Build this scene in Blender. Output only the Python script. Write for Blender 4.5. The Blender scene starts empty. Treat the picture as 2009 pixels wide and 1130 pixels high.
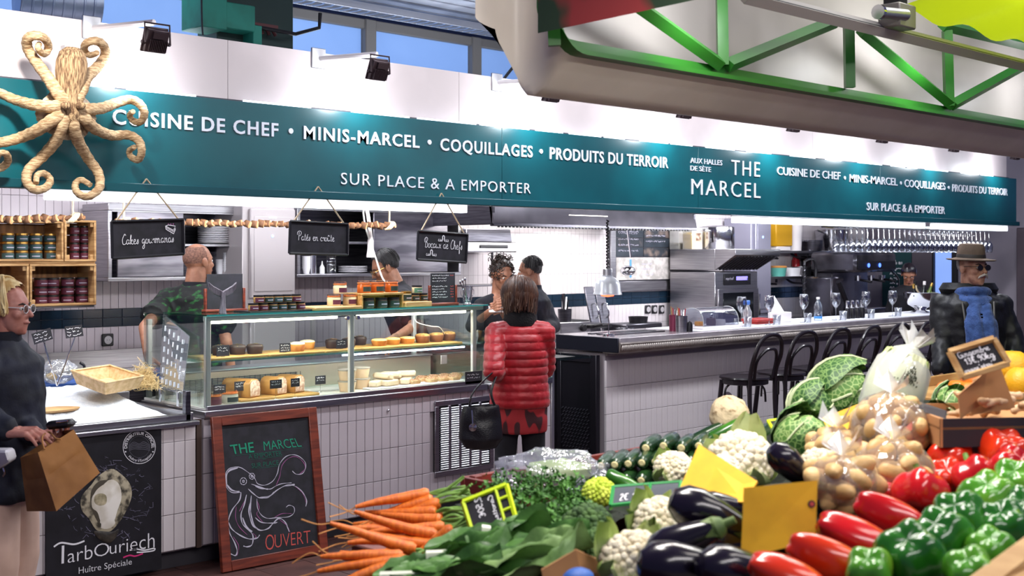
import bpy,bmesh,math,random
from math import sin,cos,pi,tan,atan2,sqrt,radians
from mathutils import Vector,Matrix,Euler,noise
random.seed(7)
SC = bpy.context.scene
COL = SC.collection

# ------------------------------------------------------------------ camera
AL = math.atan(2486 / 2400)          # angle between the view axis and the shop front
FW = Vector((cos(AL),sin(AL),0)); RT = Vector((sin(AL),-cos(AL),0))
CAMZ = 1.7; FPX = 2400.0; HZ = 500.0
cd = bpy.data.cameras.new('camera'); cam = bpy.data.objects.new('camera',cd); COL.objects.link(cam)
cam.location = (0,0,CAMZ); cam.rotation_euler = (pi / 2,0,AL - pi / 2)
cd.sensor_width = 36; cd.lens = FPX / 2009 * 36; cd.shift_y = -65 / 2009
cd.clip_start = 0.05; cd.clip_end = 100
cd.dof.use_dof = True; cd.dof.focus_distance = 7.2; cd.dof.aperture_fstop = 5.0
SC.camera = cam

# ------------------------------------------------------------------ world, lights, exposure
SC.view_settings.view_transform = 'Standard'; SC.view_settings.look = 'None'
SC.view_settings.gamma = 1; SC.view_settings.exposure = 0.35
SC.view_settings.use_curve_mapping = False
W = bpy.data.worlds.new('hall'); SC.world = W; W.use_nodes = True
bg = W.node_tree.nodes['Background']; bg.inputs[0].default_value = (0.36,0.36,0.74,1); bg.inputs[1].default_value = 0.20

def area(name,loc,rot,sx,sy,power,col=(1,1,1),spread=180):
    l = bpy.data.lights.new(name,'AREA'); l.shape = 'RECTANGLE'; l.size = sx; l.size_y = sy
    l.energy = power; l.color = col; l.spread = radians(spread)
    o = bpy.data.objects.new(name,l); COL.objects.link(o); o.location = loc; o.rotation_euler = rot
    return o
# hall lamps over the aisle, added foreground fill, and the stall's lamps
area('hall_and_fill_lamp',(7.6,4.3,4.3),(0,0,0),7.5,0.3,215,(0.93,0.95,1.0))
area('hall_and_fill_lamp',(4.2,0.2,3.6),(radians(22),0,0),3,0.4,26,(1,0.95,0.88))  # unseen fill added to brighten the foreground, not a lamp of the hall
area('stall_lamp',(2.8,1.95,2.55),(0,0,0),2.0,0.12,34,(1,0.95,0.88))
area('stall_lamp',(1.9,1.9,3.2),(0,0,0),0.5,0.5,26,(1,0.96,0.9))
for lx in (3.62,5.33,6.9):           # round lamps in the stall that wash its white board
    area('stall_spot',(lx,2.66,2.60),(radians(84),0,0),0.1,0.1,2.4,(0.97,0.98,1.0))
for lx,ln,pw in ((4.35,3.9,36),(10.0,3.2,40),(12.9,1.2,14)):   # the tubes in the light boxes under the sign
    area('led_beam',(lx,6.06,1.972),(0,0,0),ln,0.06,pw * .8,(.95,.97,1.0))
    area('led_beam',(lx,6.10,1.99),(radians(75),0,0),ln,0.05,pw * (.4 if lx < 5 else .9),(.95,.97,1.0))
area('octopus_lamp',(2.0,4.7,3.1),(radians(62),0,radians(-12)),.15,.15,8,(1,.96,.9),70)
area('hall_and_fill_lamp',(1.5,-1.5,3.8),(radians(38),0,0),4,.3,62,(1,.97,.95))  # unseen frontal fill added behind the camera, no real lamp there
area('ceiling_fill',(6.0,8.9,3.2),(pi,0,0),7,.3,60,(.85,.92,1.0))  # unseen fill added behind the fascia to brighten the dark ceiling
# kitchen ceiling lamps
for lx,pw in ((3.2,26),(5.4,26),(8.0,44),(10.6,50)):
    area('kitchen_lamp',(lx,7.3,2.75),(0,0,0),1.4,0.3,pw,(0.95,0.96,1.0))

# ------------------------------------------------------------------ picture -> place helpers
def ray(px,py):
    u = (px - 1004.5) / FPX; v = -(py - HZ) / FPX
    return FW + RT * u + Vector((0,0,v))
def P(px,py,Y):
    d = ray(px,py); return Vector((0,0,CAMZ)) + d * (Y / d.y)
def PZ(px,py,Z):
    return Vector((0,0,CAMZ)) + ray(px,py) * Z
def PX(px,py,X):
    d = ray(px,py); return Vector((0,0,CAMZ)) + d * (X / d.x)
def PH(px,py,h):
    d = ray(px,py); return Vector((0,0,CAMZ)) + d * ((h - CAMZ) / d.z)
def XA(px,Y): return P(px,HZ,Y).x
def ZA(px,py,Y): return P(px,py,Y).z

# ------------------------------------------------------------------ materials
def lin(c):
    if isinstance(c,str):
        c = [int(c[i:i + 2],16) / 255 for i in (0,2,4)]
    return [x / 12.92 if x <= .04045 else ((x + .055) / 1.055) ** 2.4 for x in c] + [1]
MATS = {}
def mat(name,col='808080',rough=.5,metal=0,col2=None,ns=8,nd=3,bump=0,bs=40,emit=0,ecol=None,trans=0,
        coat=0,crough=.03,spec=.5,sss=0,ramp=(.4,.6),stretch=(1,1,1),vor=False,sheen=0):
    if name in MATS: return MATS[name]
    m = bpy.data.materials.new(name); m.use_nodes = True; MATS[name] = m
    nt = m.node_tree; b = nt.nodes['Principled BSDF']; N = nt.nodes.new; L = nt.links.new
    b.inputs['Base Color'].default_value = lin(col); b.inputs['Roughness'].default_value = rough
    b.inputs['Metallic'].default_value = metal; b.inputs['Specular IOR Level'].default_value = spec
    b.inputs['Coat Weight'].default_value = coat; b.inputs['Coat Roughness'].default_value = crough; b.inputs['Transmission Weight'].default_value = trans
    b.inputs['Sheen Weight'].default_value = sheen
    if sss:
        b.inputs['Subsurface Weight'].default_value = sss; b.inputs['Subsurface Radius'].default_value = (.01,.006,.004)
    if emit:
        b.inputs['Emission Color'].default_value = lin(ecol or col); b.inputs['Emission Strength'].default_value = emit
    if col2 or bump:
        tc = N('ShaderNodeTexCoord'); mp = N('ShaderNodeMapping'); mp.inputs['Scale'].default_value = stretch
        L(tc.outputs['Object'],mp.inputs['Vector'])
    if col2:
        if vor:
            n = N('ShaderNodeTexVoronoi'); n.feature = 'DISTANCE_TO_EDGE'; n.inputs['Scale'].default_value = ns; out = n.outputs['Distance']
        else:
            n = N('ShaderNodeTexNoise'); n.inputs['Scale'].default_value = ns; n.inputs['Detail'].default_value = nd; out = n.outputs['Fac']
        r = N('ShaderNodeValToRGB'); r.color_ramp.elements[0].position = ramp[0]; r.color_ramp.elements[1].position = ramp[1]
        r.color_ramp.elements[0].color = lin(col); r.color_ramp.elements[1].color = lin(col2)
        L(mp.outputs[0],n.inputs['Vector']); L(out,r.inputs[0]); L(r.outputs[0],b.inputs['Base Color'])
    if bump:
        n2 = N('ShaderNodeTexNoise'); n2.inputs['Scale'].default_value = bs; n2.inputs['Detail'].default_value = 4
        bp = N('ShaderNodeBump'); bp.inputs['Strength'].default_value = bump; bp.inputs['Distance'].default_value = .01
        L(mp.outputs[0],n2.inputs['Vector']); L(n2.outputs['Fac'],bp.inputs['Height']); L(bp.outputs[0],b.inputs['Normal'])
    return m
def clear(name,tint='ffffff',gloss=.12,rough=.02,white=0.0,wcol='ffffff',bump=0,bs=30):
    """thin clear sheet: see-through, with a mirror share and an optional milky share"""
    if name in MATS: return MATS[name]
    m = bpy.data.materials.new(name); m.use_nodes = True; MATS[name] = m
    nt = m.node_tree; N = nt.nodes.new; L = nt.links.new
    nt.nodes.remove(nt.nodes['Principled BSDF']); out = nt.nodes['Material Output']
    t = N('ShaderNodeBsdfTransparent'); t.inputs[0].default_value = lin(tint)
    g = N('ShaderNodeBsdfGlossy'); g.inputs['Roughness'].default_value = rough
    fr = N('ShaderNodeLayerWeight'); fr.inputs[0].default_value = .25
    mul = N('ShaderNodeMath'); mul.operation = 'MULTIPLY_ADD'; mul.inputs[1].default_value = .55; mul.inputs[2].default_value = gloss
    L(fr.outputs['Fresnel'],mul.inputs[0])
    mx = N('ShaderNodeMixShader'); L(mul.outputs[0],mx.inputs[0]); L(t.outputs[0],mx.inputs[1]); L(g.outputs[0],mx.inputs[2])
    last = mx
    if white:
        d = N('ShaderNodeBsdfDiffuse'); d.inputs[0].default_value = lin(wcol)
        m2 = N('ShaderNodeMixShader'); m2.inputs[0].default_value = white
        L(mx.outputs[0],m2.inputs[1]); L(d.outputs[0],m2.inputs[2]); last = m2
    if bump:
        n2 = N('ShaderNodeTexNoise'); n2.inputs['Scale'].default_value = bs
        tc = N('ShaderNodeTexCoord'); L(tc.outputs['Object'],n2.inputs['Vector'])
        bp = N('ShaderNodeBump'); bp.inputs['Strength'].default_value = bump; bp.inputs['Distance'].default_value = .02
        L(n2.outputs['Fac'],bp.inputs['Height']); L(bp.outputs[0],g.inputs['Normal'])
    L(last.outputs[0],out.inputs[0])
    return m

# ------------------------------------------------------------------ mesh builder
def frame(d):
    d = Vector(d).normalized()
    h = Vector((0,0,1)) if abs(d.z) < .9 else Vector((1,0,0))
    a = d.cross(h).normalized(); return a,d.cross(a).normalized()
class MB:
    def __init__(s): s.v = []; s.f = []; s.mi = []
    def add(s,vs,fs,m=0):
        o = len(s.v); s.v += [tuple(v) for v in vs]; s.f += [[i + o for i in f] for f in fs]; s.mi += [m] * len(fs); return s
    def box(s,x0,x1,y0,y1,z0,z1,m=0,M=None):
        vs = [Vector((x,y,z)) for z in (z0,z1) for y in (y0,y1) for x in (x0,x1)]
        if M is not None: vs = [M @ v for v in vs]
        return s.add(vs,[[0,2,3,1],[4,5,7,6],[0,1,5,4],[2,6,7,3],[0,4,6,2],[1,3,7,5]],m)
    def prism(s,poly,d,m=0,M=None):
        """poly: xz outline, extruded from y=0 to y=d"""
        n = len(poly); vs = [Vector((x,0,z)) for x,z in poly] + [Vector((x,d,z)) for x,z in poly]
        if M is not None: vs = [M @ v for v in vs]
        return s.add(vs,[list(range(n)),list(range(2 * n - 1,n - 1,-1))] + [[i,i + n,(i + 1) % n + n,(i + 1) % n] for i in range(n)],m)
    def tube(s,pts,r,n=8,m=0,closed=False,caps=True,flat=1.0):
        pts = [Vector(p) for p in pts]; k = len(pts)
        rr = r if isinstance(r,(list,tuple)) else [r] * k
        vs = []; a = None
        for i,p in enumerate(pts):
            if closed: d = pts[(i + 1) % k] - pts[i - 1]
            else: d = pts[min(i + 1,k - 1)] - pts[max(i - 1,0)]
            if d.length < 1e-9: d = Vector((0,0,1))
            d.normalize()
            if a is None: a,b = frame(d)
            else:
                a = (a - d * a.dot(d))
                if a.length < 1e-6: a,b = frame(d)
                a.normalize(); b = d.cross(a)
            for j in range(n):
                t = 2 * pi * j / n; vs.append(p + (a * cos(t) + b * sin(t) * flat) * rr[i])
        fs = []
        for i in range(k if closed else k - 1):
            i2 = (i + 1) % k
            for j in range(n): fs.append([i * n + j,i * n + (j + 1) % n,i2 * n + (j + 1) % n,i2 * n + j])
        if not closed and caps: fs += [list(range(n))[::-1],[(k - 1) * n + j for j in range(n)]]
        return s.add(vs,fs,m)
    def lathe(s,prof,c=(0,0,0),n=20,m=0,M=None,sx=1,sy=1):
        c = Vector(c); vs = []; k = len(prof)
        for r,z in prof:
            for j in range(n):
                t = 2 * pi * j / n; v = Vector((r * cos(t) * sx,r * sin(t) * sy,z))
                vs.append((M @ v if M is not None else v) + c)
        fs = [[i * n + j,i * n + (j + 1) % n,(i + 1) * n + (j + 1) % n,(i + 1) * n + j] for i in range(k - 1) for j in range(n)]
        if prof[0][0] > 1e-5: fs.append(list(range(n))[::-1])
        if prof[-1][0] > 1e-5: fs.append([(k - 1) * n + j for j in range(n)])
        return s.add(vs,fs,m)
    def sph(s,c,r,nu=14,nv=9,m=0,M=None,fn=None):
        r = (r,r,r) if isinstance(r,(int,float)) else r; c = Vector(c); vs = []
        for i in range(nv + 1):
            ph = pi * i / nv
            for j in range(nu):
                t = 2 * pi * j / nu; v = Vector((sin(ph) * cos(t),sin(ph) * sin(t),cos(ph)))
                k = fn(v) if fn else 1
                v = Vector((v.x * r[0],v.y * r[1],v.z * r[2])) * k
                vs.append((M @ v if M is not None else v) + c)
        fs = []
        for i in range(nv):
            for j in range(nu):
                q = [i * nu + j,(i + 1) * nu + j,(i + 1) * nu + (j + 1) % nu,i * nu + (j + 1) % nu]
                if i == 0: q = [q[0],q[1],q[2]]
                elif i == nv - 1: q = [q[0],q[1],q[3]]
                fs.append(q)
        return s.add(vs,fs,m)
    def cap(s,a,b,ra,rb,n=12):
        a = Vector(a); b = Vector(b); d = b - a
        if d.length > 1e-5: s.tube([a,b],[ra,rb],n)
        s.sph(a,ra,n,8); s.sph(b,rb,n,8); return s
    def grid(s,fn,nu,nv,m=0,th=0):
        vs = [Vector(fn(i / nu,j / nv)) for j in range(nv + 1) for i in range(nu + 1)]
        w = nu + 1
        fs = [[j * w + i,j * w + i + 1,(j + 1) * w + i + 1,(j + 1) * w + i] for j in range(nv) for i in range(nu)]
        return s.add(vs,fs,m)
    def mesh(s,name,mats=()):
        me = bpy.data.meshes.new(name); me.from_pydata(s.v,[],s.f)
        for x in mats: me.materials.append(x)
        if len(mats) > 1: me.polygons.foreach_set('material_index',s.mi)
        return me
    def build(s,name,mats,parent=None,loc=None,rot=None,bevel=0,weld=False,angle=38,sub=0):
        if not isinstance(mats,(list,tuple)): mats = [mats]
        me = s.mesh(name,mats)
        if bevel or weld:
            bm = bmesh.new(); bm.from_mesh(me)
            if weld: bmesh.ops.remove_doubles(bm,verts=bm.verts,dist=1e-5)
            if bevel: bmesh.ops.bevel(bm,geom=list(bm.edges),offset=bevel,segments=1,affect='EDGES',clamp_overlap=True)
            bm.to_mesh(me); bm.free()
        return link(name,me,parent,loc,rot,angle)
def link(name,me,parent=None,loc=None,rot=None,angle=38):
    if angle:
        me.polygons.foreach_set('use_smooth',[True] * len(me.polygons)); me.set_sharp_from_angle(angle=radians(angle))
    o = bpy.data.objects.new(name,me); COL.objects.link(o)
    if parent: o.parent = parent; KIDS.setdefault(parent.name,[]).append(o)
    if loc is not None: o.location = loc
    if rot is not None: o.rotation_euler = rot
    return o
KIDS = {}
def tag(o,label=None,cat=None,group=None,kind=None):
    if label: o['label'] = label
    if cat: o['category'] = cat
    if group: o['group'] = group
    if kind: o['kind'] = kind
    return o
def thing(name,label,cat,loc=(0,0,0),rot=(0,0,0),group=None):
    o = bpy.data.objects.new(name,None); COL.objects.link(o); o.location = loc; o.rotation_euler = rot
    o.empty_display_size = .05
    return tag(o,label,cat,group)
def ccopy(o,parent=None,loc=None,rot=None,label=None,group=None,mats=None):
    c = o.copy(); COL.objects.link(c); c.parent = parent
    if loc is not None: c.location = loc
    if rot is not None: c.rotation_euler = rot
    if label: c['label'] = label
    if group: c['group'] = group
    if parent: KIDS.setdefault(parent.name,[]).append(c)
    for ch in KIDS.get(o.name,[]): ccopy(ch,c)
    return c
RS = bpy.data.scenes.new('workbench')      # small side scene so that each remesh only evaluates one object
def remesh(mb,vox,it=3):
    ob = bpy.data.objects.new('tmp',mb.mesh('tmp')); RS.collection.objects.link(ob)
    md = ob.modifiers.new('r','REMESH'); md.mode = 'VOXEL'; md.voxel_size = vox
    if it:
        ms = ob.modifiers.new('s','SMOOTH'); ms.factor = .5; ms.iterations = it
    with bpy.context.temp_override(scene=RS,view_layer=RS.view_layers[0]): dg = bpy.context.evaluated_depsgraph_get()
    me = bpy.data.meshes.new_from_object(ob.evaluated_get(dg))
    old = ob.data; bpy.data.objects.remove(ob); bpy.data.meshes.remove(old); me.materials.clear(); return me
def puff(me,fn):
    ns = [v.normal.copy() for v in me.vertices]
    for v,n in zip(me.vertices,ns): v.co += n * fn(v.co)
def joinmesh(a,b):
    bm = bmesh.new(); bm.from_mesh(a); bm.from_mesh(b); bm.to_mesh(a); bm.free(); return a
def spline(pts,n=6,closed=False):
    """Catmull-Rom"""
    pts = [Vector(p) for p in pts]; k = len(pts); out = []
    for i in range(k if closed else k - 1):
        if closed: p0,p1,p2,p3 = pts[i - 1],pts[i],pts[(i + 1) % k],pts[(i + 2) % k]
        else: p0,p1,p2,p3 = pts[max(i - 1,0)],pts[i],pts[i + 1],pts[min(i + 2,k - 1)]
        for j in range(n):
            t = j / n
            out.append(.5 * ((2 * p1) + (p2 - p0) * t + (2 * p0 - 5 * p1 + 4 * p2 - p3) * t * t + (3 * p1 - p0 - 3 * p2 + p3) * t ** 3))
    if not closed: out.append(pts[-1])
    return out
def lerp(a,b,t): return a + (b - a) * t

# ------------------------------------------------------------------ lettering
CAPH = []
def glyphs(body,bold=0.0,spacing=1.0,shear=0.0,ext=0.0):
    cu = bpy.data.curves.new('t','FONT'); cu.body = body; cu.size = 1; cu.offset = bold; cu.space_character = spacing; cu.shear = shear
    cu.extrude = ext; cu.resolution_u = 3
    ob = bpy.data.objects.new('t',cu); me = bpy.data.meshes.new_from_object(ob)
    v = [x.co.copy() for x in me.vertices]; f = [list(p.vertices) for p in me.polygons]
    bpy.data.objects.remove(ob); bpy.data.curves.remove(cu); bpy.data.meshes.remove(me)
    x0 = min(a.x for a in v); x1 = max(a.x for a in v)
    if not CAPH:
        CAPH.append(1.0); h,_ = glyphs('H'); CAPH[0] = max(a.y for a in h)
    return [Vector(((a.x - x0) / (x1 - x0),a.y / CAPH[0],a.z)) for a in v],f
def letter(mb,body,fn,m=0,**k):
    """fn(s,t,h): where the text's unit square lies (h is the extrude height)"""
    v,f = glyphs(body,**k); return mb.add([fn(a.x,a.y,a.z) for a in v],f,m)
def ribbon(mb,pts,w,nrm,m=0):
    """flat chalk stroke of width w lying in the plane with normal nrm"""
    vs = []; k = len(pts); nrm = Vector(nrm)
    for i,p in enumerate(pts):
        d = pts[min(i + 1,k - 1)] - pts[max(i - 1,0)]
        if d.length < 1e-9: d = Vector((1,0,0))
        s = nrm.cross(d).normalized(); ww = w[i] if isinstance(w,list) else w
        vs += [p - s * ww / 2,p + s * ww / 2]
    return mb.add(vs,[[2 * i,2 * i + 1,2 * i + 3,2 * i + 2] for i in range(k - 1)],m)
# single-stroke handwriting: x-height 1, (advance, strokes)
G = {
 'a': (1.0,[[(.75,.8),(.4,1),(.08,.5),(.35,0),(.7,.45),(.78,.95),(.74,.2),(1,.1)]]),
 'b': (.9,[[(.05,.4),(.35,1.6),(.3,2),(.12,1.3),(.1,.1),(.5,0),(.7,.5),(.4,.9),(.15,.6)],[(.65,.7),(.95,.7)]]),
 'c': (.8,[[(.7,.8),(.4,1),(.08,.5),(.35,0),(.8,.15)]]),
 'd': (1.0,[[(.7,.8),(.38,1),(.08,.5),(.35,0),(.68,.4),(.8,2),(.74,.2),(1,.1)]]),
 'e': (.8,[[(.08,.45),(.5,.6),(.55,.92),(.3,1),(.08,.5),(.35,0),(.8,.2)]]),
 'f': (.7,[[(.1,.4),(.5,1.5),(.45,2),(.28,1.6),(.25,-.9),(.45,-.6),(.3,.3),(.7,.4)]]),
 'g': (1.0,[[(.72,.8),(.4,1),(.08,.5),(.35,.05),(.7,.5),(.76,.95),(.7,-.7),(.4,-1.1),(.2,-.8),(.6,-.2),(1,.15)]]),
 'h': (1.0,[[(.05,.3),(.4,1.6),(.32,2),(.18,1.4),(.15,0)],[(.15,.4),(.5,1),(.68,.7),(.7,.1),(1,.1)]]),
 'i': (.5,[[(.1,.9),(.15,.2),(.45,.1)],[(.15,1.35),(.17,1.45)]]),
 'k': (.9,[[(.05,.3),(.35,1.6),(.3,2),(.15,1.3),(.12,0)],[(.15,.45),(.55,1),(.6,.7),(.25,.5),(.6,0),(.9,.15)]]),
 'l': (.6,[[(.05,.3),(.4,1.6),(.33,2),(.18,1.3),(.2,.1),(.6,.15)]]),
 'm': (1.5,[[(.05,.9),(.15,1),(.15,0)],[(.15,.5),(.45,1),(.6,.8),(.6,0)],[(.6,.5),(.9,1),(1.08,.8),(1.1,.1),(1.45,.1)]]),
 'n': (1.0,[[(.05,.9),(.15,1),(.15,0)],[(.15,.5),(.48,1),(.65,.8),(.67,.1),(1,.1)]]),
 'o': (.9,[[(.5,.98),(.15,.85),(.1,.25),(.4,0),(.72,.3),(.65,.85),(.42,.98),(.9,.8)]]),
 'p': (.9,[[(.1,1),(.15,-1)],[(.15,.6),(.45,1),(.7,.5),(.4,0),(.15,.3)]]),
 'r': (.7,[[(.05,.6),(.2,1),(.25,.8),(.55,.95),(.5,.2),(.7,.1)]]),
 's': (.7,[[(.05,.1),(.4,.95),(.45,.8),(.5,.3),(.3,0),(.1,.15)]]),
 't': (.6,[[(.25,1.7),(.22,.2),(.55,.1)],[(.02,1.1),(.5,1.15)]]),
 'u': (1.0,[[(.08,.95),(.12,.2),(.4,.05),(.66,.4),(.7,.95),(.7,.2),(1,.1)]]),
 'v': (.8,[[(.08,.95),(.35,0),(.7,.95)]]),
 'x': (.8,[[(.08,.95),(.7,0)],[(.7,.95),(.08,0)]]),
 'y': (.9,[[(.08,.95),(.2,.2),(.6,.3),(.68,.95),(.6,-.7),(.3,-1),(.2,-.7),(.9,.1)]]),
 'z': (.8,[[(.1,.9),(.65,.95),(.1,.05),(.75,.05)]]),
 'é': (.8,[[(.08,.45),(.5,.6),(.55,.92),(.3,1),(.08,.5),(.35,0),(.8,.2)],[(.3,1.25),(.6,1.6)]]),
 'â': (1.0,[[(.75,.8),(.4,1),(.08,.5),(.35,0),(.7,.45),(.78,.95),(.74,.2),(1,.1)],[(.2,1.25),(.45,1.6),(.7,1.25)]]),
 'û': (1.0,[[(.08,.95),(.12,.2),(.4,.05),(.66,.4),(.7,.95),(.7,.2),(1,.1)],[(.15,1.25),(.4,1.6),(.65,1.25)]]),
 'C': (1.1,[[(1.1,1.9),(.8,2.1),(.5,1.9),(.75,2.2),(1.0,2.0),(.55,1.9),(.15,1.0),(.3,.1),(.8,.05),(1.1,.3)]]),
 'P': (1.3,[[(.0,1.4),(.1,2.1),(.7,2.4),(1.25,2.1),(1.1,1.4),(.6,1.1)],[(.6,2.1),(.5,1),(.45,0)]]),
 'B': (1.3,[[(.2,1.2),(.1,1.9),(.6,2.4),(1.1,2.1),(.9,1.5),(.5,1.3),(1.05,1.1),(1.15,.4),(.7,0),(.3,.2)],[(.55,2.2),(.45,0)]]),
 'G': (1.2,[[(1.0,1.8),(.6,2.1),(.15,1.4),(.2,.3),(.6,0),(1,.4),(1.0,.9),(.6,.85)],[(1.0,.9),(1.02,-.1)]]),
 '1': (.6,[[(.05,1.3),(.35,1.9),(.3,0)]]),
 '2': (.8,[[(.1,1.5),(.4,1.9),(.65,1.5),(.1,.05),(.75,.05)]]),
 '3': (.8,[[(.1,1.7),(.45,1.95),(.6,1.5),(.3,1.05),(.65,.7),(.45,0),(.08,.15)]]),
 '9': (.8,[[(.65,1.4),(.4,1.05),(.12,1.4),(.35,1.9),(.65,1.6),(.55,.3),(.3,0)]]),
 '0': (.8,[[(.4,1.9),(.1,1.2),(.15,.3),(.42,0),(.7,.5),(.65,1.5),(.4,1.9)]]),
 '5': (.8,[[(.65,1.9),(.2,1.9),(.15,1.1),(.5,1.2),(.65,.6),(.4,0),(.08,.2)]]),
 '7': (.8,[[(.1,1.9),(.7,1.9),(.3,0)],[(.2,1),(.65,1)]]),
 ',': (.4,[[(.2,.1),(.12,-.35)]]),'"': (.5,[[(.1,2),(.1,1.6)],[(.3,2),(.3,1.6)]]),':': (.4,[[(.15,.1),(.17,.2)],[(.15,.8),(.17,.9)]]),
 '€': (1.0,[[(.85,1.7),(.5,1.9),(.2,1),(.5,0),(.85,.2)],[(.02,1.15),(.6,1.15)],[(.02,.8),(.6,.8)]]),' ': (.7,[]),
}
def script(mb,body,fn,w,nrm,m=0,seg=4):
    """handwriting; fn(s,t) maps to the board, one unit is the x-height"""
    x = 0
    for ch in body:
        adv,st = G.get(ch,(.6,[]))
        for s in st:
            p = [(a + x,b) for a,b in s]
            q = spline([(a,b,0) for a,b in p],seg)
            ribbon(mb,[fn(a.x,a.y) for a in q],w,nrm,m)
        x += adv
    return x
def script_len(body): return sum(G.get(c,(.6,0))[0] for c in body)
def scribble(mb,rows,fn,w,nrm,m=0,rnd=None):
    """rows of small illegible handwriting: list of (s0,s1,t,h)"""
    rnd = rnd or random
    for s0,s1,t,h in rows:
        x = s0; pts = []
        while x < s1:
            pts.append((x,t + h * rnd.choice((-.5,.5,.45,-.45,.1,-.1,1.0)),0)); x += h * rnd.uniform(.35,.6)
            if rnd.random() < .16 and len(pts) > 3:
                ribbon(mb,[fn(a.x,a.y) for a in spline(pts,3)],w,nrm,m); pts = []; x += h * .6
        if len(pts) > 2: ribbon(mb,[fn(a.x,a.y) for a in spline(pts,3)],w,nrm,m)

# ------------------------------------------------------------------ shared materials
steel = mat('brushed_steel','b4b2b6',.32,1,col2='a29fa5',ns=3,stretch=(1,1,30),bump=.05,bs=60)
steel_dk = mat('dark_steel','6a6870',.35,1,col2='55535b',ns=4,stretch=(1,1,20))
chrome = mat('polished_steel','d8d8dc',.12,1)
alu = mat('aluminium','c6c6ca',.4,1)
white_p = mat('white_paint','e9e2e2',.45)
black_p = mat('black_paint','17151b',.4)
black_m = mat('black_matt','121017',.8)
slate = mat('slate_black','15141b',.75,col2='22202a',ns=14)
chalk = mat('white_chalk','eceaf0',.9)
chalk_s = mat('soft_chalk','b9b4c4',.9)
grn_chalk = mat('green_chalk','1f8c6c',.9)
red_chalk = mat('red_chalk','c0504a',.9)
pink_chalk = mat('pink_chalk','a05a90',.9)
wood_l = mat('pale_wood','caa46e',.6,col2='a97f4c',ns=5,stretch=(1,1,12),bump=.08)
wood_b = mat('board_wood','c79a58',.5,col2='a5783c',ns=6,stretch=(1,10,10))
wood_r = mat('red_brown_wood','7d3320',.45,col2='5e2417',ns=6,stretch=(1,1,9))
glass = clear('clear_glass','f2f8f6',.05)
glass_g = clear('green_edged_glass','b9e0d8',.1)
glass_w = clear('drinking_glass','f4f6fa',.16)
# ================================================================== THE SETTING
YF = 6.0; YB = 8.4; XR = 14.5
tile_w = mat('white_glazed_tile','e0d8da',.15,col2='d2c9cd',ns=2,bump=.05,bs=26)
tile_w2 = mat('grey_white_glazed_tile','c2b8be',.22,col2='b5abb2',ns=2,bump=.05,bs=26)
tile_b = mat('dark_blue_tile','1d2f40',.15,col2='172838',ns=4)
grout = mat('grout','a0969c',.9); plinth_m = mat('dark_plinth','37343c',.6,col2='2b2930',ns=3)
floor_m = mat('red_brown_floor_tile','4c312d',.38,col2='3b2726',ns=5,bump=.05)
teal = mat('teal_lacquer','065760',.3,col2='054d56',ns=2,coat=.5,crough=.22)
cream = mat('cream_board','d2c6c6',.38,col2='c6bbbb',ns=2,bump=.02,bs=8)
led = mat('led_tube','f4f8ff',.5,emit=3.2,ecol='eef5ff')
hall_blue = mat('blue_pane','6f90c4',.5,emit=.5,ecol='7fa2e0',col2='7a9acc',ns=1)
hall_frame = mat('grey_window_frame','7d7874',.5)
corr = mat('corrugated_metal','b4b6c0',.4,.2,col2='8f919c',ns=2)
beam_g = mat('green_painted_beam','1f8a78',.6,col2='187060',ns=3)

def tiles(parent,x0,x1,z0,z1,w,h,y,m,th=.012,g=.003,name='tile',limit=10**6,base_x=None,jitter=.0015,skip=None):
    """tiles on a wall facing -y: pieces share one mesh; those past the limit are joined"""
    proto = MB().box(g / 2,w - g / 2,-th,0,g / 2,h - g / 2).mesh('tile',[m]); n = 0; rest = MB()
    bm = bmesh.new(); bm.from_mesh(proto); bmesh.ops.bevel(bm,geom=[e for e in bm.edges if all(v.co.y < -th / 2 for v in e.verts)],offset=.002,segments=1,affect='EDGES'); bm.to_mesh(proto); bm.free()
    nx = round((x1 - x0) / w); nz = max(1,round((z1 - z0) / h))
    for i in range(nx):
        for k in range(nz):
            X = x0 + i * w; Z = z0 + k * h
            if skip and skip(X + w / 2,Z + h / 2): continue
            if n < limit:
                o = bpy.data.objects.new(name,proto); COL.objects.link(o); o.parent = parent; o.location = (X,y + random.uniform(0,jitter),Z); n += 1
                o.rotation_euler = (random.uniform(-.004,.004),0,random.uniform(-.006,.006))
                if Z + h > z1 + .002: o.scale.z = (z1 - Z) / h
            else: rest.box(X + g / 2,X + w - g / 2,y - th + random.uniform(0,jitter),y,Z + g / 2,min(Z + h - g / 2,z1))
    if rest.v: tag(rest.build('tile_field',m,parent,angle=0),kind='stuff')

# floor
fl = tag(MB().box(-3,20,-2,12,-.06,-.006).build('floor',mat('floor_joint','8d837e',.8),angle=0),'dark red-brown tiled market floor',kind='structure')
ft = MB().box(.002,.298,.002,.298,-.006,0).mesh('tile',[floor_m])
nf = 0
for i in range(20):
    for j in range(15):
        x = 1.8 + i * .3; y = 2.7 + j * .3
        if y > 6: continue
        o = bpy.data.objects.new('tile',ft); COL.objects.link(o); o.parent = fl; o.location = (x,y,random.uniform(-.001,0))
rest = MB()
for i in range(45):
    for j in range(30):
        x = -1.2 + i * .3 + .0; y = .0 + j * .3
        if 1.79 < x < 7.75 and 2.69 < y < 6.0: continue
        rest.box(x + .002,x + .298,y + .002,y + .298,-.006,-.0005)
tag(rest.build('tile_field',floor_m,fl,angle=0),kind='stuff')

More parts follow.
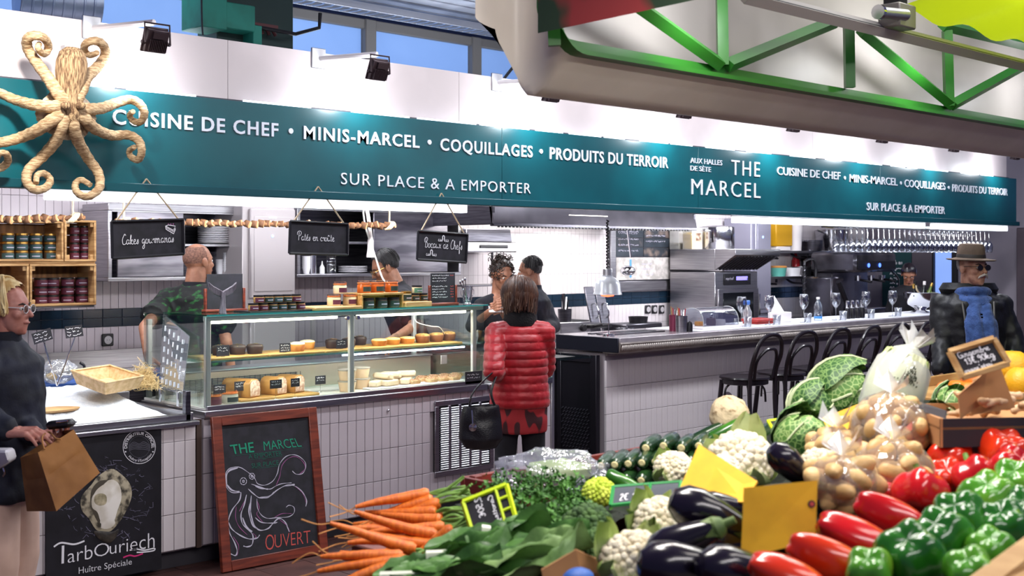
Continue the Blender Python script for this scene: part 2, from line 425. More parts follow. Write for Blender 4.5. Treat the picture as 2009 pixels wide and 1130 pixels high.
# back wall of the kitchen: white tiles over and under a double row of dark blue ones
wb = tag(MB().box(-1,XR + .1,YB,YB + .1,0,2.95).build('wall_back',grout,angle=0),'white tiled kitchen wall with a dark blue double row',kind='structure')
ZB = 1.18
tiles(wb,1.9,6.1,ZB,ZB + .13,.15,.065,YB,tile_b,limit=60)
tiles(wb,6.1,XR,ZB,ZB + .13,.15,.065,YB,tile_b,limit=112)
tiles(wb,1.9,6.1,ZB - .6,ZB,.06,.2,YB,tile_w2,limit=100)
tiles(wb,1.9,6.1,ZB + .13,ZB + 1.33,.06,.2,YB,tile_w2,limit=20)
tiles(wb,6.1,XR,ZB - .6,ZB,.06,.2,YB,tile_w,limit=0)
tiles(wb,6.1,XR,ZB + .13,ZB + 1.73,.06,.2,YB,tile_w,limit=0)
wr = tag(MB().box(XR,XR + .1,6.2,YB,0,2.95).build('wall_right',mat('grey_violet_wall','8a838e',.6),angle=0),kind='structure')

# cream fascia board above the sign, in panels
fx0,fx1 = 1.2,13.58
wf = tag(MB().box(fx0,fx1,6.06,6.1,2.58,2.9).build('wall_fascia',mat('fascia_core','6a6264',.7),angle=0),'cream fascia boards above the teal sign',kind='structure')
px = fx0
for k,x1 in enumerate((3.62,5.35,7.4,9.6,11.9,fx1)):
    MB().box(px + .001,x1 - .001,6.045,6.06,2.565,2.905).build('panel',cream,wf,bevel=.001); px = x1
mb = MB()                                                     # dark batten with lit slots between sign and fascia
mb.box(fx0,fx1,6.02,6.06,2.52,2.572)
mb.build('batten',mat('batten_dark','3a3a44',.6),wf,angle=0)
x = 2.75
slot = mat('lit_slot','f4f8ff',.5,emit=2.2,ecol='dfeaff')
while x < 13.3:
    w = random.uniform(.16,.5); MB().box(x,x + w,6.008,6.02,2.545,2.574).build('light_slot',slot,wf,angle=0); x += w + random.choice((.04,.07,.18,.3))

# hall beyond: clerestory panes, frames, metal ceiling
def prow(px0,px1,py0,py1,Y,d,m,name,kind='structure',label=None):
    a = P(px0,py0,Y); b = P(px1,py1,Y)
YH = 10.0
wh = tag(MB().box(-3,22,YH + .1,YH + .2,0,4.2).build('wall_hall',mat('hall_wall','3d4a78',.8),angle=0),kind='structure')
xs = [-2.2,-.1,1.7] + [XA(p,YH) for p in (468,724,932)] + [11.4,13.8,16.2,18.6]
xs = [-2.0,0.4,2.3,XA(468,YH),XA(724,YH),XA(932,YH)]
dx = xs[-1] - xs[-2]; xs += [xs[-1] + dx * (k + 1) for k in range(5)]
for k in range(len(xs) - 1):
    w_ = tag(MB().box(xs[k] - .07,xs[k] + .07,YH - .04,YH + .06,2.6,4.1).box(xs[k],xs[k + 1],YH - .02,YH + .06,4.0,4.1).build('window_%d' % (k + 1),hall_frame,bevel=.01),kind='structure')
    MB().box(xs[k] + .08,xs[k + 1] - .08,YH + .03,YH + .05,2.6,4.0).build('pane',hall_blue,w_,angle=0)
ce = tag(MB().box(-3,22,7.0,YH + .2,4.2,4.25).build('ceiling',mat('ceiling_dark','5a5a66',.8),angle=0),'ribbed metal hall ceiling',kind='structure')
for k in range(26):
    y = 7.1 + k * .118
    x = -2
    MB().prism([(0,0),(0,.115),(.0,.115)][:2] + [(20,.115),(20,0)],.02,M=Matrix.Translation((x,y,4.17 + .012 * (k % 2))) @ Matrix.Rotation(pi / 2,4,'X') @ Matrix.Translation((0,0,0))).build('panel',corr,ce,angle=0)
# cable tray: side rails and ladder rungs
ct = thing('cable_tray','galvanised cable tray with rungs under the metal ceiling','cable tray',(3.5,9.3,4.02))
for yy in (0,.22): MB().box(0,7.6,yy,yy + .012,0,.07).build('rail',alu,ct,bevel=.002)
rg = MB().tube([(0,0,0),(.03,.1,.0),(0,.22,0)],.014,5).mesh('rung',[alu])
for k in range(72):
    o = bpy.data.objects.new('rung',rg); COL.objects.link(o); o.parent = ct; o.location = (.05 + k * .105,.005,.015)
for xx in (1.2,5.2): MB().tube([(xx,.1,.05),(xx,.1,.18)],.008,6).build('hanger',alu,ct)
tag(MB().box(0,.06,-2.2,0,0,.05).build('ceiling_rail',alu,None,(5.2,9.4,4.05),(0,0,radians(-35)),bevel=.004),'perforated galvanised rail crossing under the ceiling','rail')
tag(MB().tube([(6.2,9.9,4.15),(7.6,8.2,4.15)],.02,6).build('light_batten',alu),'thin grey light batten under the ceiling panels','light')
# green beam with its bracket
gb = thing('green_beam','green painted steel beam with a stepped bracket under the ceiling','beam',P(490,60,8.2))
gx = XA(395,8.2) - gb.location.x
MB().box(gx,gx + .22,0,.3,-.02,.75).build('post',beam_g,gb,bevel=.006)
MB().box(gx + .2,gx + .48,.02,.3,.0,.2).build('bracket',beam_g,gb,bevel=.006)
MB().box(gx + .25,gx + .95,.2,.5,-.16,.7).build('beam_end',mat('black_green_beam','16322f',.6),gb,bevel=.006)
MB().box(gx + .48,gx + .56,.05,.3,-.16,.06).build('bracket_plate',beam_g,gb,bevel=.004)
mb = MB(); mb.tube([(gx + .5,.1,.06),(gx + .85,.02,.03),(gx + 1.05,-.02,.1),(gx + 1.06,-.02,.22)],.016,7)
mb.build('conduit',black_p,gb)
mb = MB()
for k in range(6): mb.tube([(gx + .42 + k * .06,.15,.09 - k * .006),(gx + .45 + k * .06,.15,.02)],.014,6)
mb.box(gx + .36,gx + .76,.13,.17,.07,.1); mb.build('valve_row',mat('dark_red_valve','5a1d20',.5),gb)
# spiral duct
du = MB(); a = P(60,-6,7.6); 
for k in range(8): du.lathe([(.16,k * .06),(.165,k * .06 + .004),(.165,k * .06 + .012),(.16,k * .06 + .016),(.16,(k + 1) * .06)],(0,0,0),24,M=Matrix.Rotation(pi / 2,4,'Y') @ Matrix.Rotation(.35,4,'X'))
tag(du.build('spiral_duct',mat('galvanised_duct','b9c6dc',.35,.7,col2='9fb0cc',ns=3),None,(2.98,7.4,3.27),(0,0,radians(8))),'round galvanised spiral duct above the octopus','duct')
tag(MB().tube([(3.05,7.4,3.46),(3.05,7.4,4.2)],.01,6).tube([(3.38,7.46,3.46),(3.38,7.46,4.2)],.01,6).build('duct_hanger',alu),'thin rods hanging the spiral duct from the ceiling','hanger')
tag(MB().tube(spline([P(395,-20,8.0),P(396,40,8.0),P(398,70,8.0)]),.007,6).build('cable',black_p),'thin black cable hanging down beside green beam','cable')
tag(MB().tube(spline([P(1065,74,9.3),P(1060,78,8.5),P(1030,105,8.5),P(1000,140,8.5),P(985,160,8.5)]),.016,6).build('cable',black_p),'thick black cable sagging behind the fascia near the awning','cable')

# ------------------------------------------------------------------ teal sign with its lettering
SY = 5.95
sg = thing('shop_sign','long teal fascia sign with white lettering over the counters','sign',(0,SY,2.07))
sx0,sx1 = 1.2,13.62
px = sx0
for x1 in (XA(985,SY),XA(1370,SY),XA(1727,SY),sx1):
    MB().box(px,x1 - .0015,0,.05,0,.485).build('panel',teal,sg,bevel=.0015); px = x1
MB().box(sx0,sx1 + .02,-.03,.06,-.045,.002).build('bottom_trim',mat('teal_trim','0c4b55',.35),sg,bevel=.004)
letm = mat('white_lettering','e6eaf4',.6)
def split_letters(mb,name,m,parent):
    par = list(range(len(mb.v)))
    def find(a):
        while par[a] != a: par[a] = par[par[a]]; a = par[a]
        return a
    for f in mb.f:
        for i in f[1:]: par[find(i)] = find(f[0])
    isl = {}
    for i in range(len(mb.v)): isl.setdefault(find(i),[]).append(i)
    rng = sorted((min(mb.v[i][0] for i in g),max(mb.v[i][0] for i in g),k) for k,g in isl.items())
    lets = []
    for a,b,k in rng:
        if lets and min(b,lets[-1][1]) - max(a,lets[-1][0]) > .5 * min(b - a,lets[-1][1] - lets[-1][0]):
            lets[-1][2].append(k); lets[-1][1] = max(b,lets[-1][1])
        else: lets.append([a,b,[k]])
    for a,b,ks in lets:
        ids = [i for k in ks for i in isl[k]]; re = {i: n for n,i in enumerate(ids)}
        q = MB(); q.v = [mb.v[i] for i in ids]; q.f = [[re[i] for i in f] for f in mb.f if f[0] in re]; q.mi = [0] * len(q.f)
        q.build(name,m,parent,angle=0)
def sign_line(body,px0,px1,ya0,ya1,yb0,yb1,bold=.0,spacing=1.0,Y=SY):
    """cap top and baseline pixel rows at both ends of the line"""
    x0 = XA(px0,Y); x1 = XA(px1,Y)
    zt = (ZA(px0,ya0,Y) + ZA(px1,yb0,Y)) / 2; zb = (ZA(px0,ya1,Y) + ZA(px1,yb1,Y)) / 2
    mb = MB(); letter(mb,body,lambda s,t,h: (lerp(x0,x1,s),-.004 - h,lerp(zb,zt,t) - 2.07),bold=bold,spacing=spacing,ext=.003)
    split_letters(mb,'letter',letm,sg)
def dot(px,py):
    c = P(px,py,SY); MB().tube([(c.x,-.006,c.z - 2.07),(c.x,.0,c.z - 2.07)],.016,12).build('lettering',letm,sg)
B = .018
sign_line('CUISINE DE CHEF',220,545,218,245,240,266,B,1.15); dot(570,257)
sign_line('MINIS-MARCEL',595,822,249,272,266,290,B,1.15); dot(842,279)
sign_line('COQUILLAGES',863,1044,272,295,287,308,B,1.15); dot(1061,297)
sign_line('PRODUITS DU TERROIR',1078,1310,291,312,308,329,B,1.1)
sign_line('SUR PLACE & A EMPORTER',668,1040,340,361,359,380,-.004,1.15)
sign_line('AUX HALLES',1354,1416,310,320,314,324,.0)
sign_line('DE SÈTE',1354,1394,325,335,328,337,.0)
sign_line('THE',1434,1490,314,343,318,347,-.004,1.2)
sign_line('MARCEL',1356,1491,352,381,359,389,-.004,1.2)
sign_line('CUISINE DE CHEF',1524,1648,327,342,338,353,.004); dot(1657,349)
sign_line('MINIS-MARCEL',1666,1760,342,357,350,364,.004); dot(1767,359)
sign_line('COQUILLAGES',1774,1854,352,366,359,373,.004); dot(1861,368)
sign_line('PRODUITS DU TERROIR',1868,1976,361,375,371,384,.004)
sign_line('SUR PLACE & A EMPORTER',1700,1853,397,412,406,420,.004,1.05)

tag(MB().box(1.25,13.58,6.06,6.95,2.115,2.135).build('ceiling',mat('soffit_grey','8d8890',.5),bevel=.003),'grey soffit board behind the teal sign',kind='structure')
# light boxes hanging under the sign
def light_box(px0,px1,label,z=2.035,y=6.06):
    x0 = XA(px0,y); x1 = XA(px1,y)
    t = thing('light_box',label,'light',(x0,y,z),(0,0,0),'light boxes under the sign')
    MB().box(0,x1 - x0,-.035,.035,.0,.02).build('housing',white_p,t,bevel=.003)
    MB().box(.005,x1 - x0 - .005,-.033,.033,-.052,0).build('tube',led,t,bevel=.004)
light_box(88,912,'long lit light box under the sign above the cake case',2.03)
light_box(1440,1810,'lit light box under the sign above the bar stools',2.02)
light_box(1830,1972,'short lit light box under the sign above the hanging glasses',2.02)
# flood lamps on arms
FLX = [2.99,4.40,5.86,7.29,8.75,10.2,11.6,13.0]
flm = mat('floodlight_bronze','4a3b3f',.45,.3)
def flood(x,label):
    t = thing('floodlight',label,'floodlight',(x,5.66,2.74),group='floodlights above the sign')
    mb = MB().tube([(-.16,.385,.13),(-.12,.3,.13),(-.01,.02,.13)],.016,8)
    mb.build('arm',white_p,t)
    MB().box(-.22,-.12,.375,.39,.07,.19).build('wall_plate',alu,t,bevel=.003)
    MB().tube([(-.1,0,-.03),(-.1,.01,.12),(.1,.01,.12),(.1,0,-.03)],.008,6).build('bracket',flm,t)
    M = Matrix.Rotation(radians(24),4,'X')
    mb = MB().box(-.085,.085,.0,.05,-.1,.07,M=M).box(-.095,.095,.045,.062,-.11,.08,M=M)
    mb.build('head',flm,t,bevel=.005)
    fb = MB()
    for k in range(11): fb.box(-.07 + k * .0135,-.065 + k * .0135,-.028,.0,-.085,.0,M=M)
    fb.box(-.05,.05,-.02,0,.01,.06,M=M); fb.build('cooling_fins',flm,t,angle=0)
    for s in (-1,1): MB().tube([(s * .085,.03,-.02),(s * .115,.03,-.02)],.014,8).build('knob',flm,t)
    MB().box(-.08,.08,.0625,.064,-.095,.065,M=M).build('lens',mat('flood_lens','ffffff',.4,emit=25,ecol='f2f6ff'),t,angle=0)
    for o in KIDS[t.name]:
        if o.name.split('.')[0] in ('bracket','head','cooling_fins','knob','lens'): o.scale = (.68,.68,.68); o.location = (0,0,.04)
    l = area('flood_beam',(x,5.66,2.74),(0,0,0),.11,.1,3.2,(.93,.96,1.0))
    l.location = (x,5.735,2.645); l.rotation_euler = (radians(66),0,0)
nmf = ['over the octopus arm','over the word between the second dots','half hidden below the awning corner','peeping out under the awning above the small words','hidden behind the awning, fifth along','sixth along the fascia','seventh along the fascia','last along the fascia']
for k,x in enumerate(FLX): flood(x,'bronze floodlight on a white arm ' + nmf[k])

# ------------------------------------------------------------------ straw octopus on the sign
straw = mat('wrapped_straw','d6b991',.8,col2='a5835f',ns=30,nd=2,stretch=(1,1,5),bump=.6,bs=70)
straw_h = mat('straw_head','c9a77d',.85,col2='705239',ns=26,nd=3,stretch=(6,6,.6),bump=.9,bs=50)
web = mat('pale_web','d9cbb4',.8,col2='a9967c',ns=40,bump=.4)
oc = thing('straw_octopus','big straw-wrapped octopus with curled arms mounted on the sign','sculpture',(0,0,0))
K = 2.824
def opath(pts,y0,y1): 
    n = len(pts); return spline([P(x / K,y / K,lerp(y0,y1,min(1,i / 3)) - .05 * sin(i * 1.3)) for i,(x,y) in enumerate(pts)],6)
arms = [
 [(385,590),(325,520),(265,430),(195,335),(152,265),(155,212),(200,197),(248,215),(268,258),(250,297),(222,285),(210,262),(217,245)],
 [(400,590),(450,500),(480,430),(540,370),(582,305),(570,248),(522,226),(475,243),(468,278),(492,304),(522,300),(540,290)],
 [(400,600),(470,605),(560,600),(640,572),(720,552),(778,580),(800,630),(778,675),(740,670),(718,640),(737,618)],
 [(410,620),(470,660),(530,715),(620,750),(710,748),(768,780),(785,838),(765,885),(725,868),(717,835),(745,815)],
 [(395,620),(405,690),(432,780),(490,880),(545,960),(550,1040),(490,1088),(430,1070),(417,1022),(450,996),(500,1025)],
 [(370,620),(345,690),(310,780),(232,870),(160,940),(148,1005),(190,1050),(250,1042),(278,1000),(248,962),(207,970),(200,1015)],
 [(360,610),(290,665),(210,720),(120,760),(30,785),(-60,800),(-110,850),(-60,925),(0,932),(42,897),(36,855),(0,847),(-15,872)],
 [(360,590),(270,590),(180,580),(90,555),(10,520),(-70,480),(-120,420),(-90,370),(-40,380),(-40,420)]]
for pts in arms:
    q = opath(pts,5.66,5.80); n = len(q)
    MB().tube(q,[lerp(.034,.013,(i / n) ** .8) * (1 + .06 * sin(i * 2.2)) for i in range(n)],10).build('arm',straw,oc)
c0 = P(388,380,5.7); c0 = P(393 / K,425 / K,5.68)
top = P(400 / K,310 / K,5.68); bot = P(395 / K,640 / K,5.64)
Mh = Matrix.Rotation(radians(4),4,'Y')
hb = MB()
hb.lathe([(0,.145),(.035,.138),(.06,.115),(.073,.07),(.074,.02),(.066,-.04),(.058,-.09),(.062,-.13),(.07,-.17),(.06,-.21),(.03,-.245),(0,-.25)],c0,22,M=Mh)
hb.build('head',straw_h,oc)
for s in (-1,1):
    e = P((405 + s * 42) / K,585 / K,5.6); MB().sph(e,(.024,.022,.02),10,8).build('eye',straw_h,oc)
cw = P(375 / K,640 / K,5.74)
wb_ = MB(); ring = [P(x / K,y / K,5.75) for x,y in [(455,520),(535,640),(500,720),(450,770),(340,770),(230,700),(200,610),(280,510),(330,470)]]
ring = spline(ring,5,True); n = len(ring)
vs = [cw + Vector((0,-.05,0))] + [cw.lerp(r,.55) + Vector((0,-.03 + .01 * (i % 2),0)) for i,r in enumerate(ring)] + [r + Vector((0,.01 * (i % 2),0)) for i,r in enumerate(ring)]
wb_.add(vs,[[0,1 + i,1 + (i + 1) % n] for i in range(n)] + [[1 + i,1 + n + i,1 + n + (i + 1) % n,1 + (i + 1) % n] for i in range(n)])
wb_.build('web',web,oc)
hk = P(126,95,6.04)
tag(MB().box(hk.x - .015,hk.x + .015,6.0,6.046,hk.z - .012,hk.z + .012).tube([hk,hk + Vector((.0,-.04,-.02))],.005,6).build('wall_hook',alu),'tiny metal hook on the cream fascia above the octopus','hook')
# ================================================================== COUNTERS
sc_ = thing('serving_counter','long white-tiled serving counter on a dark plinth under ice and cake case','counter',(0,0,0))
MB().box(1.6,6.17,6.02,6.74,.1,.80).build('body',grout,sc_,angle=0)
MB().box(1.6,6.17,6.07,6.70,0,.1).build('plinth',plinth_m,sc_,angle=0)
MB().box(3.40,3.43,6.0,6.03,.1,.80).build('joint_strip',mat('joint_dark','4b3a33',.8),sc_,angle=0)
VX0,VX1 = XA(851,YF),XA(966,YF); VZ0,VZ1 = .27,.76
tiles(sc_,2.03,3.39,.108,.80,.065,.195,6.02,tile_w,th=.02,limit=100)
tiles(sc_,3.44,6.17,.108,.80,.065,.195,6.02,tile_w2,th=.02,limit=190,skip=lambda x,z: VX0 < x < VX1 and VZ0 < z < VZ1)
MB().box(6.17,6.2,5.99,6.74,0,.95).build('end_post',alu,sc_,bevel=.003)
MB().box(5.56,6.17,5.98,6.74,.80,.84).build('worktop',steel,sc_,bevel=.004)
MB().box(1.6,3.40,5.965,6.04,.775,.80).build('front_rail',steel,sc_,bevel=.004)
MB().sph((4.72,5.995,.735),.009,8,6).build('stud',chrome,sc_)
# air grille in the counter front
vg = thing('air_grille','large steel louvred air grille set in the tiled counter front','grille',(VX0,5.985,VZ0))
w = VX1 - VX0; h = VZ1 - VZ0
fm = MB(); fm.box(0,w,0,.012,0,.035).box(0,w,0,.012,h - .035,h).box(0,.035,0,.012,.035,h - .035).box(w - .035,w,0,.012,.035,h - .035)
cw_ = (w - .07) / 5
for k in range(1,5): fm.box(.035 + k * cw_ - .012,.035 + k * cw_ + .012,.0,.012,.035,h - .035)
fm.build('frame',steel,vg,bevel=.002)
MB().box(.01,w - .01,.012,.03,.01,h - .01).build('backing',black_m,vg,angle=0)
sl = MB().box(-cw_ / 2 + .012,cw_ / 2 - .012,-.002,.014,-.004,.001,M=Matrix.Rotation(radians(-40),4,'X')).mesh('slat',[mat('louvre_metal','dfe3ea',.3,.5)])
for k in range(5):
    for j in range(28):
        o = bpy.data.objects.new('slat',sl); COL.objects.link(o); o.parent = vg; o.location = (.035 + (k + .5) * cw_,.0,.05 + j * (h - .1) / 27)

# oyster poster on the counter front
pp = thing('oyster_poster','black oyster poster with white script lettering fixed to the tiled counter','poster',(0,5.985,0))
qx0 = XA(90,5.985); qx1 = XA(317,5.985); qz1 = min(.772,ZA(200,840,5.985)); qz0 = .03
MB().box(qx0,qx1,0,.008,qz0,qz1).build('sheet',mat('poster_black','121118',.5,col2='1b1a22',ns=10),pp,bevel=.001)
def PP(px,py):   # pixel to poster plane
    a = P(px,py,5.985); return Vector((a.x,-.002,a.z))
oy_sh = mat('oyster_shell','b3a88f',.6,col2='3d382e',ns=22,nd=5,ramp=(.45,.62)); oy_in = mat('oyster_pearl','f2ede4',.35,col2='cfc6b4',ns=8); oy_bd = mat('oyster_flesh','cfc3a4',.3,col2='8d8468',ns=16)
Z5 = lambda x,y: (x / 2.756,720 + y / 2.756)
def pl(pts,dy,th=.004): return [PP(*Z5(x,y)) + Vector((0,-dy,0)) for x,y in pts]
def plate(pts,dy,name,m,th=.006):
    q = spline(pl(pts,dy),4,True); n = len(q); c = sum(q,Vector()) / n
    mb = MB(); inner = [a.lerp(c,.25) + Vector((0,-th,0)) for a in q]
    mb.add(q + inner + [c + Vector((0,-th,0))],[[i,(i + 1) % n,n + (i + 1) % n,n + i] for i in range(n)] + [[n + i,n + (i + 1) % n,2 * n] for i in range(n)])
    return mb.build(name,m,pp,angle=60)
plate([(600,550),(655,580),(700,630),(712,690),(690,760),(650,830),(600,885),(550,890),(515,875),(480,820),(440,770),(440,700),(490,640),(530,590)],.0,'printed_shell',oy_sh)
plate([(600,590),(650,620),(665,700),(640,780),(610,860),(545,870),(510,800),(480,760),(480,690),(520,630)],.003,'printed_pearl',oy_in)
plate([(560,610),(615,620),(640,670),(625,720),(600,760),(615,700),(590,650),(540,640),(505,680),(500,740),(520,800),(535,850),(505,800),(485,740),(490,670),(520,625)],.006,'printed_frill',mat('oyster_frill','4d463a',.5),.002)
plate([(540,675),(575,690),(575,740),(535,755),(500,735),(502,690)],.007,'printed_flesh',oy_bd,.003)
plate([(510,885),(600,890),(640,875),(625,920),(590,950),(550,940),(520,915)],.002,'printed_rock',mat('rock_print','4a4239',.7,col2='241f1d',ns=20))
pr = MB()
def pfn(a,b,c,d): return lambda s,t,h=0: tuple(PP(*Z5(*(lerp(a[0],b[0],s),lerp(a[1],b[1],s)))).lerp(PP(*Z5(lerp(c[0],d[0],s),lerp(c[1],d[1],s))),t) + Vector((0,-h,0)))
letter(pr,'arb',pfn((365,1060),(500,1035),(365,985),(500,955)),bold=-.01)
letter(pr,'O',pfn((508,1030),(590,1015),(508,960),(590,945)),bold=-.012)
letter(pr,'uriech',pfn((592,1012),(835,975),(592,945),(835,890)),bold=-.01)
ribbon(pr,[PP(*Z5(x,y)) for x,y in ((340,965),(338,1062))],.013,(0,1,0))
ribbon(pr,[Vector(a) for a in spline([PP(*Z5(x,y)) for x,y in ((290,972),(330,950),(400,958),(456,940))],6)],.009,(0,1,0))
ribbon(pr,[Vector(a) for a in spline([PP(*Z5(x,y)) for x,y in ((700,990),(740,985),(780,990),(832,980),(830,992),(780,1000),(738,1002))],6)],.007,(0,1,0))
letter(pr,'Huître Spéciale',pfn((425,1118),(712,1066),(425,1083),(712,1036)),bold=-.008)
pr.build('lettering',chalk,pp,angle=0)
pk = MB(); ribbon(pk,spline([PP(*Z5(x,y)) for x,y in ((665,1030),(700,1018),(730,1022),(772,1008))],6),.008,(0,1,0)); pk.build('pink_stroke',mat('pink_print','d8327a',.6),pp,angle=0)
sc = MB(); cx,cy = 752,432
def circ(r,n=40): return [PP(*Z5(cx + r * .97 * cos(2 * pi * i / n),cy + r * sin(2 * pi * i / n))) for i in range(n + 1)]
ribbon(sc,circ(90),.003,(0,1,0))
def arc_text(body,r,a0,a1,hh,flip=False,bold=0):
    v,f = glyphs(body,bold=bold)
    def fn(s,t):
        a = radians(lerp(a0,a1,s)); rr = r + (t * hh if not flip else -t * hh)
        return PP(*Z5(cx + rr * cos(a),cy - rr * sin(a))) + Vector((0,-.001,0))
    sc.add([fn(a.x,a.y) for a in v],f)
arc_text('DISTRIBUTEUR OFFICIEL',66,186,-6,16,bold=.01); arc_text("Huître d'Exception",80,222,330,14,flip=True)
for s in (-1,1): ribbon(sc,[PP(*Z5(cx + s * 74 - 4,cy + 26)),PP(*Z5(cx + s * 74 + 4,cy + 26))],.006,(0,1,0))
sc.build('seal_lettering',chalk,pp,angle=0)
s2 = MB()
for k in range(5): ribbon(s2,spline([PP(*Z5(cx + x,cy + y + k * 7 - 12)) for x,y in ((-55,5),(-30,-14 + k * 2),(0,-4),(25,-16 + k * 3),(58,4))],5),.002,(0,1,0))
ribbon(s2,circ(58),.0012,(0,1,0)); s2.build('seal_drawing',mat('seal_grey','6d6b78',.8),pp,angle=0)
s3 = MB(); rnd = random.Random(3)
for k in range(90):
    a = rnd.uniform(0,2 * pi); r = rnd.uniform(140,260); x = 580 + r * cos(a) * .95; y = 720 + r * sin(a)
    if x < 262 or x > 850 or y > 930 or y < 345: continue
    q = [PP(*Z5(x + rnd.uniform(-22,22) * j / 2,y + rnd.uniform(-18,18) * j / 2)) for j in range(4)]
    ribbon(s3,q,rnd.uniform(.0008,.003),(0,1,0))
s3.build('printed_splash',mat('splash_grey','77738a',.6),pp,angle=0)

# ------------------------------------------------------------------ ice display
ice_t = thing('ice_tray','steel tray of the ice display on the tiled counter','tray',(0,0,0))
MB().box(1.6,3.37,6.0,6.05,.8005,.835).box(1.6,3.37,6.72,6.76,.8005,.9).box(1.6,3.37,6.0,6.76,.8005,.806).build('pan',steel,ice_t,bevel=.003)
MB().box(3.335,3.365,6.0,6.04,.8005,.96).build('corner_post',steel_dk,ice_t,bevel=.003)
MB().prism([(0,.801),(0,.84),(.022,.84),(.022,.801)],.72,M=Matrix.Translation((3.37,6.02,0))).build('end_rail',steel,ice_t,bevel=.003)
icem = mat('crushed_ice','eef2f8',.55,col2='e0e7f0',ns=40,bump=.9,bs=120,sss=.0)
def icef(u,v):
    x = lerp(1.62,3.33,u); y = lerp(6.055,6.71,v)
    e = min(1,min(u,1 - u) * 10) * min(1,v * 5) 
    z = .812 + e * (.035 + .115 * v ** .8) + .018 * noise.noise(Vector((x * 7,y * 7,0))) * e + .008 * noise.noise(Vector((x * 30,y * 30,2)))
    return (x,y,max(z,.807))
tag(MB().grid(icef,110,46).build('crushed_ice',icem,angle=80),'heap of white crushed ice filling the display tray','ice',kind='stuff')

# wooden punnet lying on the ice, with straw behind it
veneer = mat('pale_veneer','dcbd90',.6,col2='c7a473',ns=5,stretch=(1,8,8))
ZI = .955
bk = thing('wooden_punnet','shallow pale veneer punnet tilted on the crushed ice','punnet',(0,0,0))
def I(px,py,Y): return P(px,py,Y)
# corners of the rim: left-front, right-front(near corner), right-back, left-back
c_l = I(139,727,6.42); c_n = I(206,752,6.18); c_r = I(283,738,6.36); c_b = I(215,716,6.62)
drop = Vector((0,0,-.065)); cen = (c_l + c_n + c_r + c_b) / 4
bs = [c + drop + (cen - c) * .14 for c in (c_l,c_n,c_r,c_b)]; tp = [c_l,c_n,c_r,c_b]
for k in range(4):
    a,b = tp[k],tp[(k + 1) % 4]; c,d = bs[(k + 1) % 4],bs[k]; inn = (cen - (a + b) / 2).normalized() * .004
    mb = MB(); mb.add([a,b,c,d,a + inn,b + inn,c + inn,d + inn],[[0,1,2,3],[7,6,5,4],[0,4,5,1],[2,6,7,3],[1,5,6,2],[0,3,7,4]]); mb.build('side',veneer,bk,angle=0)
    up = Vector((0,0,.003)); mb = MB(); mb.tube([a + inn,b + inn],.006,6); mb.build('rim',veneer,bk)
mb = MB(); mb.add(bs + [b - Vector((0,0,.004)) for b in bs],[[0,1,2,3],[7,6,5,4],[0,4,5,1],[1,5,6,2],[2,6,7,3],[3,7,4,0]]); mb.build('base',veneer,bk,angle=0)
sm = mat('wood_wool','e2c68e',.7); mb = MB(); rnd = random.Random(5)
cs = P(298,742,6.52); cs.z = .97
for k in range(420):
    c = cs + Vector((rnd.gauss(0,.075),rnd.gauss(0,.06),0)); hgt = max(0,.10 - 3.2 * ((c - cs).x ** 2 + (c - cs).y ** 2) * 3); c.z += rnd.uniform(-.02,hgt)
    c.x = min(c.x,3.36); a = rnd.uniform(0,2 * pi); d = Vector((cos(a),sin(a),rnd.uniform(-.4,.5))) * rnd.uniform(.03,.07); s = Vector((rnd.gauss(0,.02),rnd.gauss(0,.02),rnd.gauss(.01,.02)))
    ribbon(mb,spline([c - d,c + s,c + d],4),.0022,Vector((rnd.gauss(0,.5),-1,rnd.gauss(0,.5))))
tag(mb.build('wood_wool',sm,angle=0),'nest of pale curly wood wool heaped behind the punnet','wood wool',kind='stuff')
# perforated clear screen at the end of the ice
acr = clear('clear_screen','e8eef4',.18,white=.16,wcol='e6ebf4')
ps = thing('clear_screen','slanted clear acrylic screen with slots between the ice and cake case','screen',(0,0,0))
q = [P(320,616,6.5),P(371,660,6.14),P(358,735,6.14),P(312,700,6.5)]; q[2].z = q[3].z = .93
n_ = (q[1] - q[0]).cross(q[3] - q[0]).normalized() * .005
mb = MB(); mb.add(q + [a + n_ for a in q],[[0,1,2,3],[7,6,5,4],[0,4,5,1],[1,5,6,2],[2,6,7,3],[3,7,4,0]]); mb.build('sheet',acr,ps,angle=0)
slotm = mat('slot_edge','eef2fa',.4)
for i in range(5):
    for j in range(6):
        s0 = .14 + i * .17; t0 = .12 + j * .145
        a = q[0].lerp(q[1],s0).lerp(q[3].lerp(q[2],s0),t0) - n_; b = q[0].lerp(q[1],s0).lerp(q[3].lerp(q[2],s0),t0 + .075) - n_
        MB().tube([a,b],.0035,5).build('slot',slotm,ps)
for s0 in (.12,.86):
    a = q[3].lerp(q[2],s0); MB().box(a.x - .012,a.x + .012,a.y - .012,a.y + .012,a.z - .075,a.z + .01).build('foot',chrome,ps,bevel=.003)

